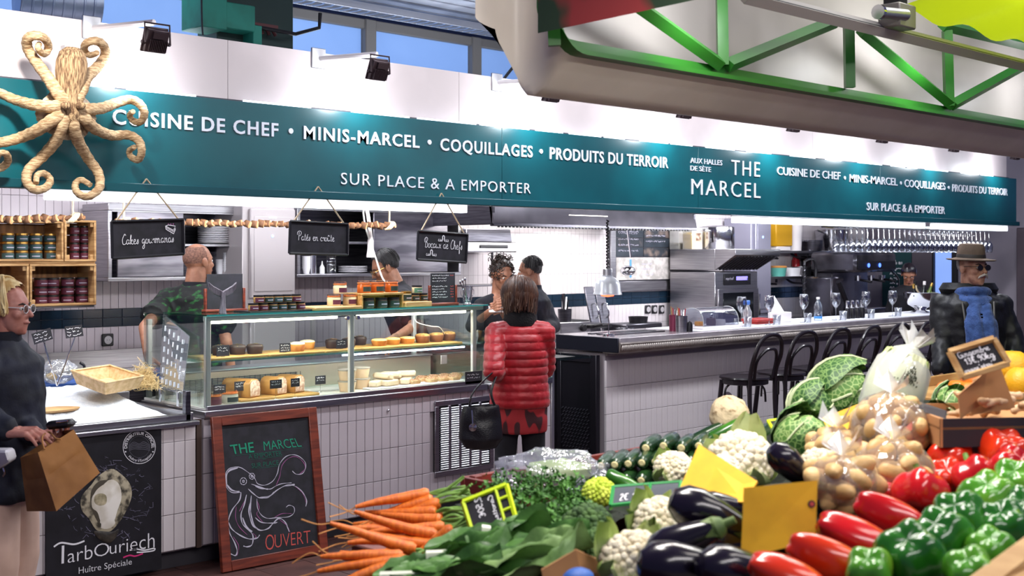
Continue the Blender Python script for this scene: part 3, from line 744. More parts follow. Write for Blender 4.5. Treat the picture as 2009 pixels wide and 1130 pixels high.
# ------------------------------------------------------------------ cake display case
CX0,CX1,CZ0,CZ1,CY0,CY1 = 3.46,5.53,.86,1.37,6.0,6.72
PXS = [3.475,4.452,5.455]
case = thing('cake_case','lit glass display case of cakes and pates on the tiled counter','display case',(0,0,0))
MB().box(CX0 - .02,CX1 + .02,CY0 - .02,CY1,.8005,.842).build('base',steel,case,bevel=.004)
MB().box(CX0,CX1,CY0 + .01,CY1,.842,.858).build('deck',mat('white_tray','e8e4de',.35),case,bevel=.003)
MB().box(CX0,CX1,CY0 - .01,CY0 + .012,.842,.868).build('front_sill',steel,case,bevel=.002)
postm = mat('case_post','d5d1cf',.35,.3)
for x in PXS: MB().box(x - .017,x + .017,CY0 + .006,CY0 + .03,.86,CZ1 - .012).build('post',postm,case,bevel=.003)
for x in (CX0 + .02,CX1 - .03): MB().box(x - .014,x + .014,CY1 - .04,CY1 - .012,.858,CZ1 - .05).build('post',postm,case,bevel=.003)
MB().box(CX0,CX1,CY0 + .004,CY0 + .04,CZ1 - .036,CZ1 - .008).build('top_rail',postm,case,bevel=.003)
MB().box(CX0 - .01,CX1 + .02,CY0 - .02,CY0 + .47,CZ1 - .008,CZ1).build('top_glass',glass_g,case,angle=0)
MB().box(CX0 - .01,CX1 + .02,CY0 - .0225,CY0 - .0205,CZ1 - .008,CZ1).build('glass_edge',mat('teal_glass_edge','2c8f8c',.2),case,angle=0)
for x0,x1 in ((CX0,PXS[1] - .001),(PXS[1] + .001,CX1)): MB().box(x0,x1,CY0 - .003,CY0 + .003,.868,CZ1 - .01).build('front_pane',glass,case,angle=0)
MB().box(CX0 - .003,CX0 + .003,CY0,CY1,.86,CZ1 - .01).build('end_pane',glass,case,angle=0)
MB().box(CX1 - .003,CX1 + .003,CY0,CY1,.86,CZ1 - .01).build('end_pane',glass,case,angle=0)
MB().box(CX0 + .01,CX1 - .08,CY0 + .04,CY0 + .37,1.100,1.108).build('shelf',glass_g,case,angle=0)
MB().box(CX0 + .01,CX1 - .08,CY0 + .37,CY0 + .4,1.075,1.108).build('shelf_rail',alu,case,bevel=.002)
MB().box(CX0 + .01,CX1 - .02,CY0 + .52,CY0 + .60,.858,1.0).build('back_panel',mat('warm_steel','c9bfae',.35,.7),case,bevel=.004)
MB().box(CX0 + .01,CX1 - .02,CY0 + .50,CY0 + .70,1.0,1.012).build('back_ledge',steel,case,bevel=.003)
bm_ = MB()
for k in range(9): bm_.tube([(CX0 + .03,CY0 + .515,.885 + k * .009),(4.4,CY0 + .515,.885 + k * .009)],.0022,4)
for k in range(26): bm_.tube([(CX0 + .04 + k * .037,CY0 + .515,.88),(CX0 + .04 + k * .037,CY0 + .515,.962)],.0022,4)
tag(bm_.build('air_mesh',steel_dk,case),kind='stuff')
warm_led = mat('warm_strip','fff6e4',.5,emit=12,ecol='fff0d8'); cool_led = mat('cool_strip','e8eeff',.5,emit=9,ecol='cfdcff')
for x0,x1 in ((CX0 + .06,4.37),(4.52,CX1 - .12)):
    MB().tube([(x0,CY0 + .05,CZ1 - .045),(x1,CY0 + .05,CZ1 - .045)],.009,8).build('lamp_tube',warm_led,case)
    area('case_beam',((x0 + x1) / 2,CY0 + .06,CZ1 - .06),(radians(18),0,0),x1 - x0,.03,3.6,(1,.95,.87))
    area('case_beam',((x0 + x1) / 2,CY0 + .08,1.09),(radians(18),0,0),x1 - x0,.03,2.6,(1,.95,.88))
MB().tube([(4.42,CY0 + .06,1.09),(CX1 - .12,CY0 + .06,1.09)],.006,6).build('lamp_tube',cool_led,case)
MB().box(5.16,5.21,CY0 + .004,CY0 + .008,.995,1.05).build('sticker',white_p,case,angle=0)
for x in (PXS[1] - .04,PXS[1] + .04): MB().tube([(x,CY0 - .008,CZ1 - .05),(x,CY0 + .01,CZ1 - .05)],.012,10).build('clamp',chrome,case)

# boards and cakes on the glass shelf
SHZ = 1.108
def board(px0,px1,label,z=SHZ,y0=6.07,y1=6.34,th=.016):
    x0,x1 = XA(px0,6.07),XA(px1,6.07)
    b = MB().box(x0,x1,y0,y1,z + .0005,z + th).build('cutting_board',wood_b,bevel=.004)
    return tag(b,label,'board','wooden boards on the glass shelf')
board(410,527,'wooden board under dark pistachio cakes at the end of the glass shelf')
board(530,637,'wooden board under the pale almond cakes on the glass shelf')
board(640,712,'wooden board under the chocolate cakes behind the middle post')
board(716,908,'long wooden board under pale and brown round cakes on the glass shelf')
CZ = SHZ + .017
def cakeproto(name,label,body,top,crumb,r=.044,h=.042,dome=.012,group='cakes on the glass shelf',loc=(0,0,0),seed=0):
    t = thing(name,label,'cake',loc,group=group); rnd = random.Random(seed)
    MB().lathe([(0,0),(r * .82,0),(r * .86,.004),(r,h * .9),(r * .97,h)],n=22).build('case',body,t)
    MB().lathe([(r * .985,h * .92),(r * .9,h + dome * .6),(r * .5,h + dome),(0,h + dome * 1.1)],n=22).build('top',top,t)
    if crumb:
        mb = MB()
        for k in range(34):
            a = rnd.uniform(0,2 * pi); q = r * .86 * sqrt(rnd.random()); s = rnd.uniform(.003,.0065)
            mb.sph((q * cos(a),q * sin(a),h + dome * (1 - (q / r) ** 2)),(s,s * .7,s * .7),5,4)
        tag(mb.build('topping',crumb,t),kind='stuff')
    return t
choc = mat('chocolate_crumb','33201a',.6,col2='241510',ns=20); pist = mat('pistachio','8a7a34',.7,col2='5d4420',ns=60)
goldc = mat('golden_sponge','c68a45',.6,col2='a8662c',ns=14); icing = mat('cream_icing','eadcc0',.5); nut = mat('chopped_nut','c99a5a',.7,col2='9c6a35',ns=50); almond = mat('flaked_almond','d9a866',.7)
def spot(px,y,z): 
    x = XA(px,y); return (x,y,z)
p1 = cakeproto('pistachio_cake','dark round cake with chopped pistachio, behind its black tag on the shelf',choc,choc,pist,.05,.045,loc=spot(432,6.22,CZ),seed=1)
ccopy(p1,None,spot(466,6.2,CZ),(0,0,1),'dark pistachio cake in the middle of its board')
ccopy(p1,None,spot(500,6.17,CZ),(0,0,2),'dark pistachio cake standing apart at the board end')
p2 = cakeproto('almond_cake','golden cake with white icing and almonds beside the vanilla tag',goldc,icing,almond,.048,.042,loc=spot(583,6.16,CZ),seed=2)
ccopy(p2,None,spot(603,6.27,CZ),(0,0,1),'white-iced almond cake tucked behind another of its kind')
p3 = cakeproto('chocolate_cake','dark chocolate cake with nuts beside the middle post tag',choc,choc,nut,.045,.045,loc=spot(652,6.2,CZ),seed=3)
ccopy(p3,None,spot(684,6.2,CZ),(0,0,1),'dark chocolate cake mostly behind the middle case post')
ccopy(p3,None,spot(706,6.3,CZ),(0,0,2),'dark chocolate cake just past the middle case post')
p4 = cakeproto('plain_cake','pale golden smooth cake, first of three on the long board',goldc,mat('pale_crust','dcb272',.5),None,.052,.034,.01,loc=spot(744,6.17,CZ),seed=4)
ccopy(p4,None,spot(770,6.2,CZ),(0,0,1),'pale golden smooth cake, middle of three on the long board')
ccopy(p4,None,spot(799,6.2,CZ + .0),(0,0,2),'pale golden smooth cake, third on the board, next to brown cakes')
browns = mat('brown_sponge','7a4a2a',.6,col2='5d351d',ns=18)
p5 = cakeproto('nut_cake','brown cake topped with chopped nuts, nearest the pale cakes',browns,nut,nut,.05,.045,.014,loc=spot(829,6.18,CZ),seed=5)
ccopy(p5,None,spot(856,6.19,CZ),(0,0,1),'brown nut-topped cake in the middle of three')
ccopy(p5,None,spot(880,6.22,CZ),(0,0,2),'brown nut-topped cake at the end of the long board')
def ptag(px0,px1,py0,py1,Y,label,zfoot,rows=3,seed=0,stick=True,lab='price_tag'):
    """little black chalk tag on a stick"""
    a = P(px0,py0,Y); b = P(px1,py1,Y)
    t = thing(lab,label,'price tag',((a.x + b.x) / 2,Y,(a.z + b.z) / 2),group='black price tags in the cake case')
    w = abs(b.x - a.x) / 2; h = abs(a.z - b.z) / 2
    MB().box(-w,w,0,.003,-h,h).build('card',slate,t,angle=0)
    mb = MB(); scribble(mb,[(-w * .8,w * .75,h * (.5 - .55 * k),h * .2) for k in range(rows)],lambda s,q: Vector((s,-.001,q)),.0016,(0,1,0),rnd=random.Random(seed)); mb.build('handwriting',chalk,t,angle=0)
    if stick: MB().tube([(0,.004,-h * .5),(0,.004,zfoot - t.location.z + .002)],.0016,5).tube([(-.012,.004,zfoot - t.location.z + .002),(.012,.004,zfoot - t.location.z + .002)],.003,5).build('stand',clear('tag_clear','f0f4f4',.2),t)
    return t
ptag(425,450,678,698,6.1,'black price tag in front of the pistachio cakes',CZ,2,1)
ptag(549,570,674,690,6.11,'black price tag beside the almond cakes',CZ,3,2)
ptag(660,680,667,683,6.1,'black price tag in front of the chocolate cakes',CZ,2,3)
# ---- lower deck
DZ = .859
ptag(419,443,756,771,6.12,'black price tag above the terrine jars at the case end',DZ,2,4)
ptag(460,483,749,766,6.16,'black price tag between the terrine jars and first loaf',DZ,2,5)
ptag(530,553,746,761,6.06,'black price tag in front of the first and second loaves',DZ,2,6)
ptag(571,588,743,758,6.06,'black price tag in front of the third loaf',DZ,2,7)
ptag(619,639,738,753,6.2,'black price tag standing alone past the loaves',DZ,2,8)
ptag(913,946,730,751,5.99,'black dessert tag on the outside of the case near the handbag',DZ + .0,2,9,stick=False)
crust = mat('golden_crust','b98748',.5,col2='8f5f2c',ns=7,bump=.15,bs=30); fill_ = mat('meat_filling','b98f7a',.5,col2='e3cdbb',ns=45,nd=4,ramp=(.42,.58))
db = MB().box(XA(468,6.12),XA(622,6.12),6.09,6.4,DZ,DZ + .014).build('cutting_board',wood_b,bevel=.004); tag(db,'wooden board under the pate loaves on the case deck','board')
def loaf(px0,px1,Y,label,L):
    x0,x1 = XA(px0,Y),XA(px1,Y); w = .1; h = .1
    t = thing('pate_loaf',label,'pate',((x0 + x1) / 2,Y,DZ + .0145),(0,0,0),'cut pates in crust on the case deck')
    prof = [(-w / 2,0),(w / 2,0),(w / 2 + .004,h * .8),(w / 2 - .008,h * .95),(w * .2,h * 1.06),(-w * .2,h * 1.06),(-w / 2 + .008,h * .95),(-w / 2 - .004,h * .8)]
    # cut face looks at -y local after turn: length runs back along +y
    MB().prism(prof,L,M=Matrix.Rotation(radians(20),4,'Z')).build('crust',crust,t,bevel=.004)
    pin = [(x * .84,.008 + z * .86) for x,z in prof]
    MB().prism(pin,.003,M=Matrix.Rotation(radians(20),4,'Z') @ Matrix.Translation((0,-.003,0))).build('filling',fill_,t,bevel=.001)
    return t
loaf(480,520,6.14,'longest pate in crust with cut face, beside the terrine jars',.2)
loaf(540,566,6.15,'pate in crust with dark meat, middle of the three loaves',.12)
loaf(572,604,6.17,'pate in crust with cut face, last of the three loaves',.14)
terr = mat('terrine_red','6a2b33',.4); rind = mat('terrine_grey','8d8680',.5); wlab = mat('paper_label','d9d4d2',.7); dlab = mat('dark_label','1e2b30',.6); lidm = clear('jar_lid_glass','f6f4ee',.3)
def clipjar(name,label,loc,body,lab,r=.04,h=.05,group=None,seal=True):
    t = thing(name,label,'jar',loc,group=group)
    MB().lathe([(0,0),(r * .95,0),(r,.004),(r,h * .8),(r * .9,h * .92),(r * .9,h)],n=18).build('body',body,t)
    MB().lathe([(r * .93,h),(r,h + .002),(r,h + .012),(r * .8,h + .016),(0,h + .016)],n=18).build('lid',lidm,t)
    if seal: MB().lathe([(r * .95,h - .002),(r * 1.0,h),(r * .95,h + .004)],n=18).build('seal',mat('rubber_seal','d8772c',.6),t)
    mb = MB(); mb.grid(lambda u,v: ((r + .001) * sin((u - .5) * 1.5),-(r + .001) * cos((u - .5) * 1.5),h * (.15 + .5 * v)),8,1); mb.build('label',lab,t)
    MB().tube([(r,0,h * .7),(r + .008,0,h),(r * .9,0,h + .016)],.0018,5).build('clip',chrome,t)
    return t
clipjar('terrine_jar','clip-top jar of dark red terrine at the case end',spot(419,6.1,DZ),terr,mat('plum_label','5a2338',.6),.045,.05)
clipjar('terrine_jar','clip-top jar with a big dark label beside the long loaf',spot(450,6.12,DZ),mat('pale_terrine','b9b0a6',.5),dlab,.05,.055)
tub = mat('cream_tub','d8b896',.5); tubl = clear('tub_lid','fff8f0',.25,white=.35,wcol='f2e6d8')
def tubm(loc,label):
    t = thing('food_tub',label,'tub',loc,group='stacked food tubs by the middle post')
    MB().lathe([(0,0),(.046,0),(.056,.058)],n=22).build('cup',tub,t); MB().lathe([(.058,.058),(.059,.066),(.05,.068),(0,.068)],n=22).build('lid',tubl,t)
for k,(pxx,yy) in enumerate(((681,6.14),(708,6.2))):
    for j in range(2): tubm(spot(pxx,yy,DZ + .069 * j),'%s cream food tub %s the middle case post' % (('lower','upper')[j],('in front of','just past')[k]))
kraft = mat('cream_wrap','e3cfb4',.55,col2='d4bb9a',ns=6); bread = mat('bread','d9b98f',.7)
def sandwich(px,Y,z,rz,tilt,label):
    t = thing('wrapped_sandwich',label,'sandwich',spot(px,Y,z),(tilt,0,rz),'wrapped sandwiches heaped in the case')
    MB().box(-.06,.06,-.03,.03,0,.038).build('wrapper',kraft,t,bevel=.008)
    MB().box(.0605,.064,-.026,.026,.004,.034).build('bread',bread,t,bevel=.002); MB().box(.0635,.066,-.027,.027,.015,.022).build('filling',mat('pink_filling','c77a6a',.6,col2='6d8a3a',ns=60),t)
tray = MB().box(XA(722,6.1),XA(905,6.1),6.07,6.38,DZ,DZ + .01).build('serving_tray',white_p,bevel=.003); tag(tray,'flat white tray under the wrapped sandwiches and tarts','tray')
TZ = DZ + .0105
for k,(pxx,Y,z,rz,tl,lb) in enumerate(((738,6.15,0,.5,0,'wrapped sandwich at the heap end nearest the tubs, lowest'),(765,6.13,0,.2,0,'wrapped sandwich lying along the tray front'),(796,6.15,0,.7,0,'wrapped sandwich lying flat beside the tarts'),(745,6.28,.0,1.2,0,'wrapped sandwich at the back of the tray'),(752,6.17,.04,1.9,.25,'cut sandwich half standing on top of the heap'),(768,6.19,.042,2.1,.2,'cut sandwich showing its filling on top of the heap'),(790,6.27,.0,2.0,0,'wrapped sandwich behind the heap'),(797,6.2,.04,2.6,.15,'wrapped sandwich crossing the others near the tarts'))):
    sandwich(pxx,Y,TZ + z,rz,tl,lb)
tart = thing('nut_tart','small nut-topped tart slice beside the sandwiches','tart',spot(812,6.12,TZ),group='nut-topped tart slices on the white tray')
MB().box(-.035,.035,-.03,.03,0,.022).build('base',mat('tart_base','d9b78c',.6,col2='b98d5c',ns=20),tart,bevel=.004)
mb = MB(); rnd = random.Random(9)
for k in range(22): mb.sph((rnd.uniform(-.03,.03),rnd.uniform(-.025,.025),.024),(.006,.005,.004),5,4)
tag(mb.build('topping',mat('tart_topping','b06a4c',.6,col2='e0bfa0',ns=60),tart),kind='stuff')
k = 0
for j,yy in enumerate((6.12,6.2,6.28)):
    for i,pxx in enumerate((822,846,868,890)):
        if i == 0 and j == 0: continue
        ccopy(tart,None,spot(pxx + 3 * j,yy,TZ),(0,0,rnd.uniform(-.3,.3)),'nut-topped tart slice, %s row, %s from the sandwiches' % (('front','middle','back')[j],('first','second','third','fourth')[i]))
# spindly white cable lamps in the case
cabm = mat('white_cable','e8e4e2',.5)
tag(MB().tube(spline([P(812,618,6.2),P(818,632,6.15),P(845,640,6.15),P(862,642,6.15),P(872,655,6.2)],5),.0025,6).build('cable',cabm),'thin white cable drooping inside the case above the brown cakes','cable')

# ------------------------------------------------------------------ on the case top
TOP = CZ1 + .0005
plum = mat('plum_label','5a2338',.6); grnl = mat('green_black_label','22352f',.6); gold = mat('gold_lid','b58d46',.3,.8); blk_lid = mat('black_lid','1b1a1d',.35)
tealj = mat('teal_label','2c4a4c',.6); jarg = mat('amber_preserve','b58a52',.25); jaro = mat('orange_preserve','b4571c',.2); jarp = mat('pale_preserve','d8c49a',.25)
def jar(label,loc,body,lab,lid,r=.031,h=.044,group=None,name='preserve_jar',parent=None):
    t = thing(name,label,'jar',loc,group=group)
    MB().lathe([(0,0),(r * .93,0),(r,.004),(r,h * .72),(r * .94,h * .8)],n=16).build('body',body,t)
    MB().lathe([(r * .97,h * .78),(r * 1.0,h * .8),(r * 1.0,h),(r * .94,h * 1.02),(0,h * 1.02)],n=16).build('lid',lid,t)
    MB().grid(lambda u,v: ((r + .0008) * sin((u - .5) * 2.4),-(r + .0008) * cos((u - .5) * 2.4),h * (.08 + .6 * v)),9,1).build('label',lab,t)
    MB().grid(lambda u,v: ((r + .0016) * sin((u - .5) * 1.2),-(r + .0016) * cos((u - .5) * 1.2),h * (.3 + .1 * v)),5,1).build('label_print',chalk_s,t)
    return t
bt = MB().box(XA(487,6.08),XA(607,6.08),6.05,6.24,TOP,TOP + .006).build('slate_board',black_p,bevel=.001); tag(bt,'thin black slate under the pyramid of small jars','board')
mats_l = [plum,plum,grnl,tealj,grnl,plum]; jw = (XA(600,6.1) - XA(490,6.1)) / 6
cols = ['plum','plum','dark green','blue-green','dark green','plum']; od = ['first','second','third','fourth','fifth','sixth']
x0 = XA(497,6.1)
for i in range(6): jar('small jar with %s label, bottom row of the pyramid, %s from the whale tail' % (cols[i],od[i]),(x0 + i * jw,6.1,TOP + .007),jarg,mats_l[i],blk_lid,group='jar pyramid on the case top',r=jw * .47)
c2 = ['plum','dark green','blue-green','dark green','plum']; m2_ = [plum,grnl,tealj,grnl,plum]
for i in range(5): jar('small jar with %s label, upper row of the pyramid, %s from the whale tail' % (c2[i],od[i]),(x0 + (i + .55) * jw,6.1,TOP + .007 + .0455),jarg,m2_[i],blk_lid,group='jar pyramid on the case top',r=jw * .47)
tr = MB().box(XA(612,6.08),XA(704,6.08),6.04,6.26,TOP,TOP + .018).build('wooden_tray',wood_l,bevel=.005); tag(tr,'pale wooden board under three clip-top jars','board')
for i,(pxx,z,lb) in enumerate(((655,0,'clip-top jar of pale rillettes, lower one near the jar pyramid'),(686,0,'clip-top jar of pale rillettes, lower one near the amber jars'),(667,.073,'clip-top jar of pale rillettes standing on two others'))):
    clipjar('rillettes_jar',lb,spot(pxx,6.14,TOP + .019 + z),jarp,plum,.042,.056,'clip-top jars on the pale wooden board')
st = thing('jar_stand','wooden two-level stand under the amber clip-top jars','stand',(XA(703,6.1),6.06,TOP))
sw_ = XA(785,6.1) - XA(703,6.1)
MB().box(0,sw_,0,.2,.078,.092).build('top_board',wood_b,st,bevel=.003)
MB().box(0,.012,0.005,.195,0,.078).build('side',wood_b,st,bevel=.002); MB().box(sw_ - .012,sw_,.005,.195,0,.078).build('side',wood_b,st,bevel=.002); MB().box(0,sw_,.185,.198,0,.078).build('back',wood_b,st,bevel=.002)
for i,pxx in enumerate((714,740,768)): clipjar('amber_jar','amber clip-top jar on the wooden stand, ' + ('beside the pale jars','in the middle','by the cook in glasses')[i],spot(pxx,6.13,TOP + .0925),jaro,grnl,.043,.06,'amber clip-top jars on the stand')
for i,pxx in enumerate((722,748,772)): jar('dark-labelled jar inside the wooden stand, ' + ('at its pale jar end','in the middle','at its far end')[i],spot(pxx,6.1,TOP + .0005),mat('dark_preserve','4b3d30',.3),grnl,blk_lid,.038,.06,'dark jars under the wooden stand')
blk = MB().box(XA(787,6.1),XA(838,6.1),6.05,6.22,TOP,TOP + .03).build('wooden_block',wood_l,bevel=.003); tag(blk,'pale wooden block under a short row of jars','block')
for i,(pxx,m_,n_2) in enumerate(((797,jarp,'taller pale jar'),(814,jarg,'short dark-labelled jar'),(830,jarg,'short dark-labelled jar'))):
    jar('%s on the pale wooden block, %s' % (n_2,('next to the stand','in the middle','nearest the menu board')[i]),spot(pxx,6.12,TOP + .0305),m_,grnl,gold if i == 0 else blk_lid,.030 if i else .034,.05 if i else .065,'jars on the pale wooden block')
jar('jar with a green label standing on top of the short dark-labelled jars',spot(818,6.12,TOP + .0305 + .0515),jarp,mat('sage_label','4f7d62',.6),blk_lid,.034,.05,None)
def menu_stand(px0,px1,py0,py1,Y,label,rows,seed):
    a = P(px0,py0,Y); b = P(px1,py1,Y); w = (b.x - a.x) / 2
    t = thing('menu_stand',label,'menu',((a.x + b.x) / 2,Y,TOP)); h = a.z - TOP
    MB().box(-w * 1.0,w * 1.0,-.02,.03,0,.014).build('foot',wood_r,t,bevel=.003)
    for s in (-1,1): MB().box(s * w * .92 - .007,s * w * .92 + .007,-.006,.012,.014,h * .62).build('upright',wood_r,t,bevel=.002)
    MB().box(-w * .85,w * .85,0,.006,.016,h).build('board',slate,t,bevel=.001)
    if rows:
        mb = MB(); scribble(mb,[(-w * .75,w * rnd.uniform(.1,.45),h * (.92 - .085 * k),h * .022) for k in range(9) if k != 3],lambda s,q: Vector((s,-.001,q)),.0018,(0,1,0),rnd=random.Random(seed)); mb.build('handwriting',chalk,t,angle=0)
        mb = MB(); scribble(mb,[(w * .5,w * .75,h * (.92 - .085 * k),h * .02) for k in range(9) if k not in (1,2,3)],lambda s,q: Vector((s,-.001,q)),.0018,(0,1,0),rnd=random.Random(seed)); mb.build('prices',red_chalk,t,angle=0)
    return t
menu_stand(400,482,538,610,6.3,'black menu board in a red wooden stand behind the whale tail',0,1)
menu_stand(841,897,536,600,6.12,'chalked menu board in a red wooden stand beside the spoon glass',9,2)
# whale tail ornament
wt = thing('whale_tail','grey wooden whale tail ornament at the end of the case top','ornament',spot(437,6.08,TOP))
drift = mat('driftwood','6d6570',.6,col2='4b444e',ns=12,stretch=(4,4,1),bump=.3)
mb = MB(); mb.tube([(0,0,0),(0,0,.02),(.002,0,.06),(0,0,.1),(0,0,.118)],[.03,.026,.02,.02,.022],10,flat=.6); mb.build('stock',drift,wt)
for s in (-1,1):
    o = [(0,.085),(s * .035,.112),(s * .07,.15),(s * .088,.172),(s * .085,.14),(s * .06,.125)][::1]
    o = [(0,.09),(s * .03,.098),(s * .062,.112),(s * .085,.14),(s * .09,.178),(s * .06,.155),(s * .03,.14),(0,.125)]
    if s < 0: o = o[::-1]
    MB().prism(o,.014,M=Matrix.Translation((0,-.007,0))).build('fluke',drift,wt,bevel=.004)
# glass with spoons
sg_ = thing('spoon_glass','handled glass with spoons at the end of the case top','glass',spot(917,6.1,TOP))
MB().lathe([(0,0),(.03,0),(.03,.004),(.022,.012),(.03,.03),(.036,.12),(.034,.12),(.026,.03),(0,.02)],n=18).build('glass',glass_w,sg_)
for s in (-1,1): MB().tube(spline([(s * .033,0,.1),(s * .055,0,.095),(s * .055,0,.06),(s * .03,0,.05)],4),.0035,6).build('handle',glass_w,sg_)
for k in range(3): MB().tube([(.005 * k - .005,.004 * k,.03),(-.02 - .012 * k,.01 * k,.16 - .01 * k)],.0028,6).sph((-.022 - .012 * k,.01 * k,.165 - .01 * k),(.009,.004,.014),8,6).build('spoon',chrome,sg_)

# ------------------------------------------------------------------ hanging chalk signs
def rope(a,b,name='cord'): return MB().tube([a,b],.0028,6)
def hang_sign(label,tl,tr,br,bl,apex,text,tx,cake=None,Y=5.93):
    q = [P(*tl,Y),P(*tr,Y),P(*br,Y),P(*bl,Y)]; c = sum(q,Vector()) / 4
    t = thing('hanging_sign',label,'sign',c,group='black chalk signs hanging from the shop sign')
    q = [a - c for a in q]; d = Vector((0,.012,0))
    mb = MB(); mb.add(q + [a + d for a in q],[[3,2,1,0],[4,5,6,7],[0,1,5,4],[1,2,6,5],[2,3,7,6],[3,0,4,7]]); mb.build('board',slate,t,angle=0)
    for k in range(4): MB().tube([q[k] + Vector((0,-.004,0)),q[(k + 1) % 4] + Vector((0,-.004,0))],.008,4).build('frame',black_p,t,angle=0)
    ap = P(*apex,Y) - c
    for k in (0,1):
        e = q[k].lerp(q[1 - k],.06); MB().tube([e,ap],.0045,6).build('cord',mat('hemp_cord','b9a58a',.9),t); MB().sph(e + Vector((0,-.004,.0)),.006,8,6).build('eyelet',chrome,t)
    def fn(s,tt): return q[0].lerp(q[1],s).lerp(q[3].lerp(q[2],s),1 - tt) + Vector((0,-.006,0))
    mb = MB()
    for body,s0,s1,t0,xh in text:
        L = script_len(body); script(mb,body,lambda x,y: fn(s0 + (s1 - s0) * x / L,t0 + y * xh),.003,(0,1,0))
    mb.build('handwriting',chalk,t,angle=0)
    return t,fn,q
t,fn,q = hang_sign('hanging black chalk sign for cakes with a drawn cake slice',(218,435),(359,431),(360,498),(220,507),(287,351),[('Cakes gourmands',.13,.86,.36,.13)],None)
mb = MB(); ribbon(mb,[fn(s,t_) for s,t_ in ((.74,.83),(.85,.70),(.88,.82),(.78,.86),(.74,.83),(.745,.74),(.855,.6),(.88,.73))],.004,(0,1,0)); ribbon(mb,[fn(s,t_) for s,t_ in ((.745,.785),(.855,.655),(.88,.77))],.003,(0,1,0)); mb.build('cake_drawing',chalk,t,angle=0)
mb = MB(); [ribbon(mb,[fn(s,.88),fn(s + .012,.88)],.008,(0,1,0)) for s in (.775,.81,.845)]; mb.build('cherry_drawing',pink_chalk,t,angle=0)
hang_sign('hanging black chalk sign for pates in crust, middle one of three',(569,434),(682,440),(681,500),(567,497),(624,366),[('Patés en croûte',.12,.76,.42,.12)],None)
t,fn,q = hang_sign('hanging black chalk sign for chefs jars with small octopus drawings',(820,453),(917,460),(914,515),(818,509),(866,379),[('Bocaux de Chefs',.12,.9,.44,.15)],None)
mb = MB()
for s,t_ in ((.5,.75),(.27,.22)):
    ribbon(mb,spline([fn(s - .015,t_),fn(s - .02,t_ + .1),fn(s,t_ + .15),fn(s + .02,t_ + .1),fn(s + .015,t_)],4),.006,(0,1,0))
    for k in (-1,1):
        for a in (.03,.06,.09): ribbon(mb,spline([fn(s + k * .01,t_),fn(s + k * a,t_ - .06),fn(s + k * (a + .01),t_ - .02),fn(s + k * a,t_ + .02)],3),.003,(0,1,0))
mb.build('octopus_drawing',chalk,t,angle=0)

# wooden disc garlands on rope
disc = mat('branch_slice','c9a072',.7,col2='8f6238',ns=18,bump=.3); barkm = mat('branch_bark','7a5232',.85,col2='553620',ns=20,bump=.4); ropem = mat('rope','c9b394',.9,bump=.5,bs=120)
def garland(px0,px1,py0,py1,Y,label,hangs):
    a = P(px0,py0,Y); b = P(px1,py1,Y); n = int((b - a).length / .047)
    t = thing('branch_garland',label,'garland',a); d = (b - a); rnd = random.Random(n)
    MB().tube([(0,0,0),d],.012,8).build('core_branch',barkm,t)
    sm_ = MB().tube([(-.017,0,0),(.017,0,0)],.021,12).mesh('slice',[barkm,disc])
    for p in sm_.polygons:
        if len(p.vertices) > 4: p.material_index = 1
        else: p.use_smooth = True
    for k in range(n):
        o = bpy.data.objects.new('slice',sm_); COL.objects.link(o); o.parent = t; o.location = d * ((k + .5) / n) + Vector((0,rnd.uniform(-.008,.008),rnd.uniform(-.006,.006)))
        o.rotation_euler = (rnd.uniform(-.3,.3),rnd.uniform(-.35,.35),radians(rnd.choice((-50,-40,-62)))); s = rnd.uniform(.85,1.1); o.scale = (s,s,s)
    for px_ in hangs:
        f = (XA(px_,Y) - a.x) / (b.x - a.x); p = d * f
        MB().tube([p,p + Vector((0,0,2.1145 - (a + p).z))],.006,6).build('rope',ropem,t)
        kb = MB()
        for j in range(4): kb.tube([p + Vector((.02 * cos(2 * pi * i / 10) * 1.0 + j * .008 - .012,.024 * sin(2 * pi * i / 10),.024 * cos(2 * pi * i / 10))) for i in range(10)],.007,6,closed=True)
        kb.build('knot',ropem,t)
garland(-30,166,430,427,6.35,'short garland of branch slices hanging above the jar crates',[143])
garland(224,776,436,443,6.3,'long garland of branch slices hanging above the cake case',[243,764])
# white heat lamp hanging over the case
hl = thing('white_lamp','slim white tube lamp hanging on a cable above the case','lamp',P(727,505,6.45))
MB().lathe([(0,.0),(.026,0),(.028,.01),(.022,.05),(.02,.11),(.014,.14),(0,.142)],n=14).build('shade',white_p,hl)
MB().tube(spline([(0,0,.14),(-.02,0,.27),(-.045,0,.36),(-.06,0,2.115 - hl.location.z)],5),[.013] * 8 + [.008] * 8,8).build('flex',white_p,hl)
MB().tube(spline([P(712,405,6.45) - hl.location,P(717,445,6.45) - hl.location,P(735,500,6.45) - hl.location,P(750,545,6.4) - hl.location,P(762,556,6.35) - hl.location],5),.006,6).build('cord',cabm,hl)
# ================================================================== KITCHEN BACK WALL
def vbox(px0,px1,py0,py1,Y):
    """x0,x1,z0,z1 of a wall-parallel rectangle seen between these pixels at depth Y"""
    pm = (px0 + px1) / 2
    return XA(px0,Y),XA(px1,Y),ZA(pm,py1,Y),ZA(pm,py0,Y)
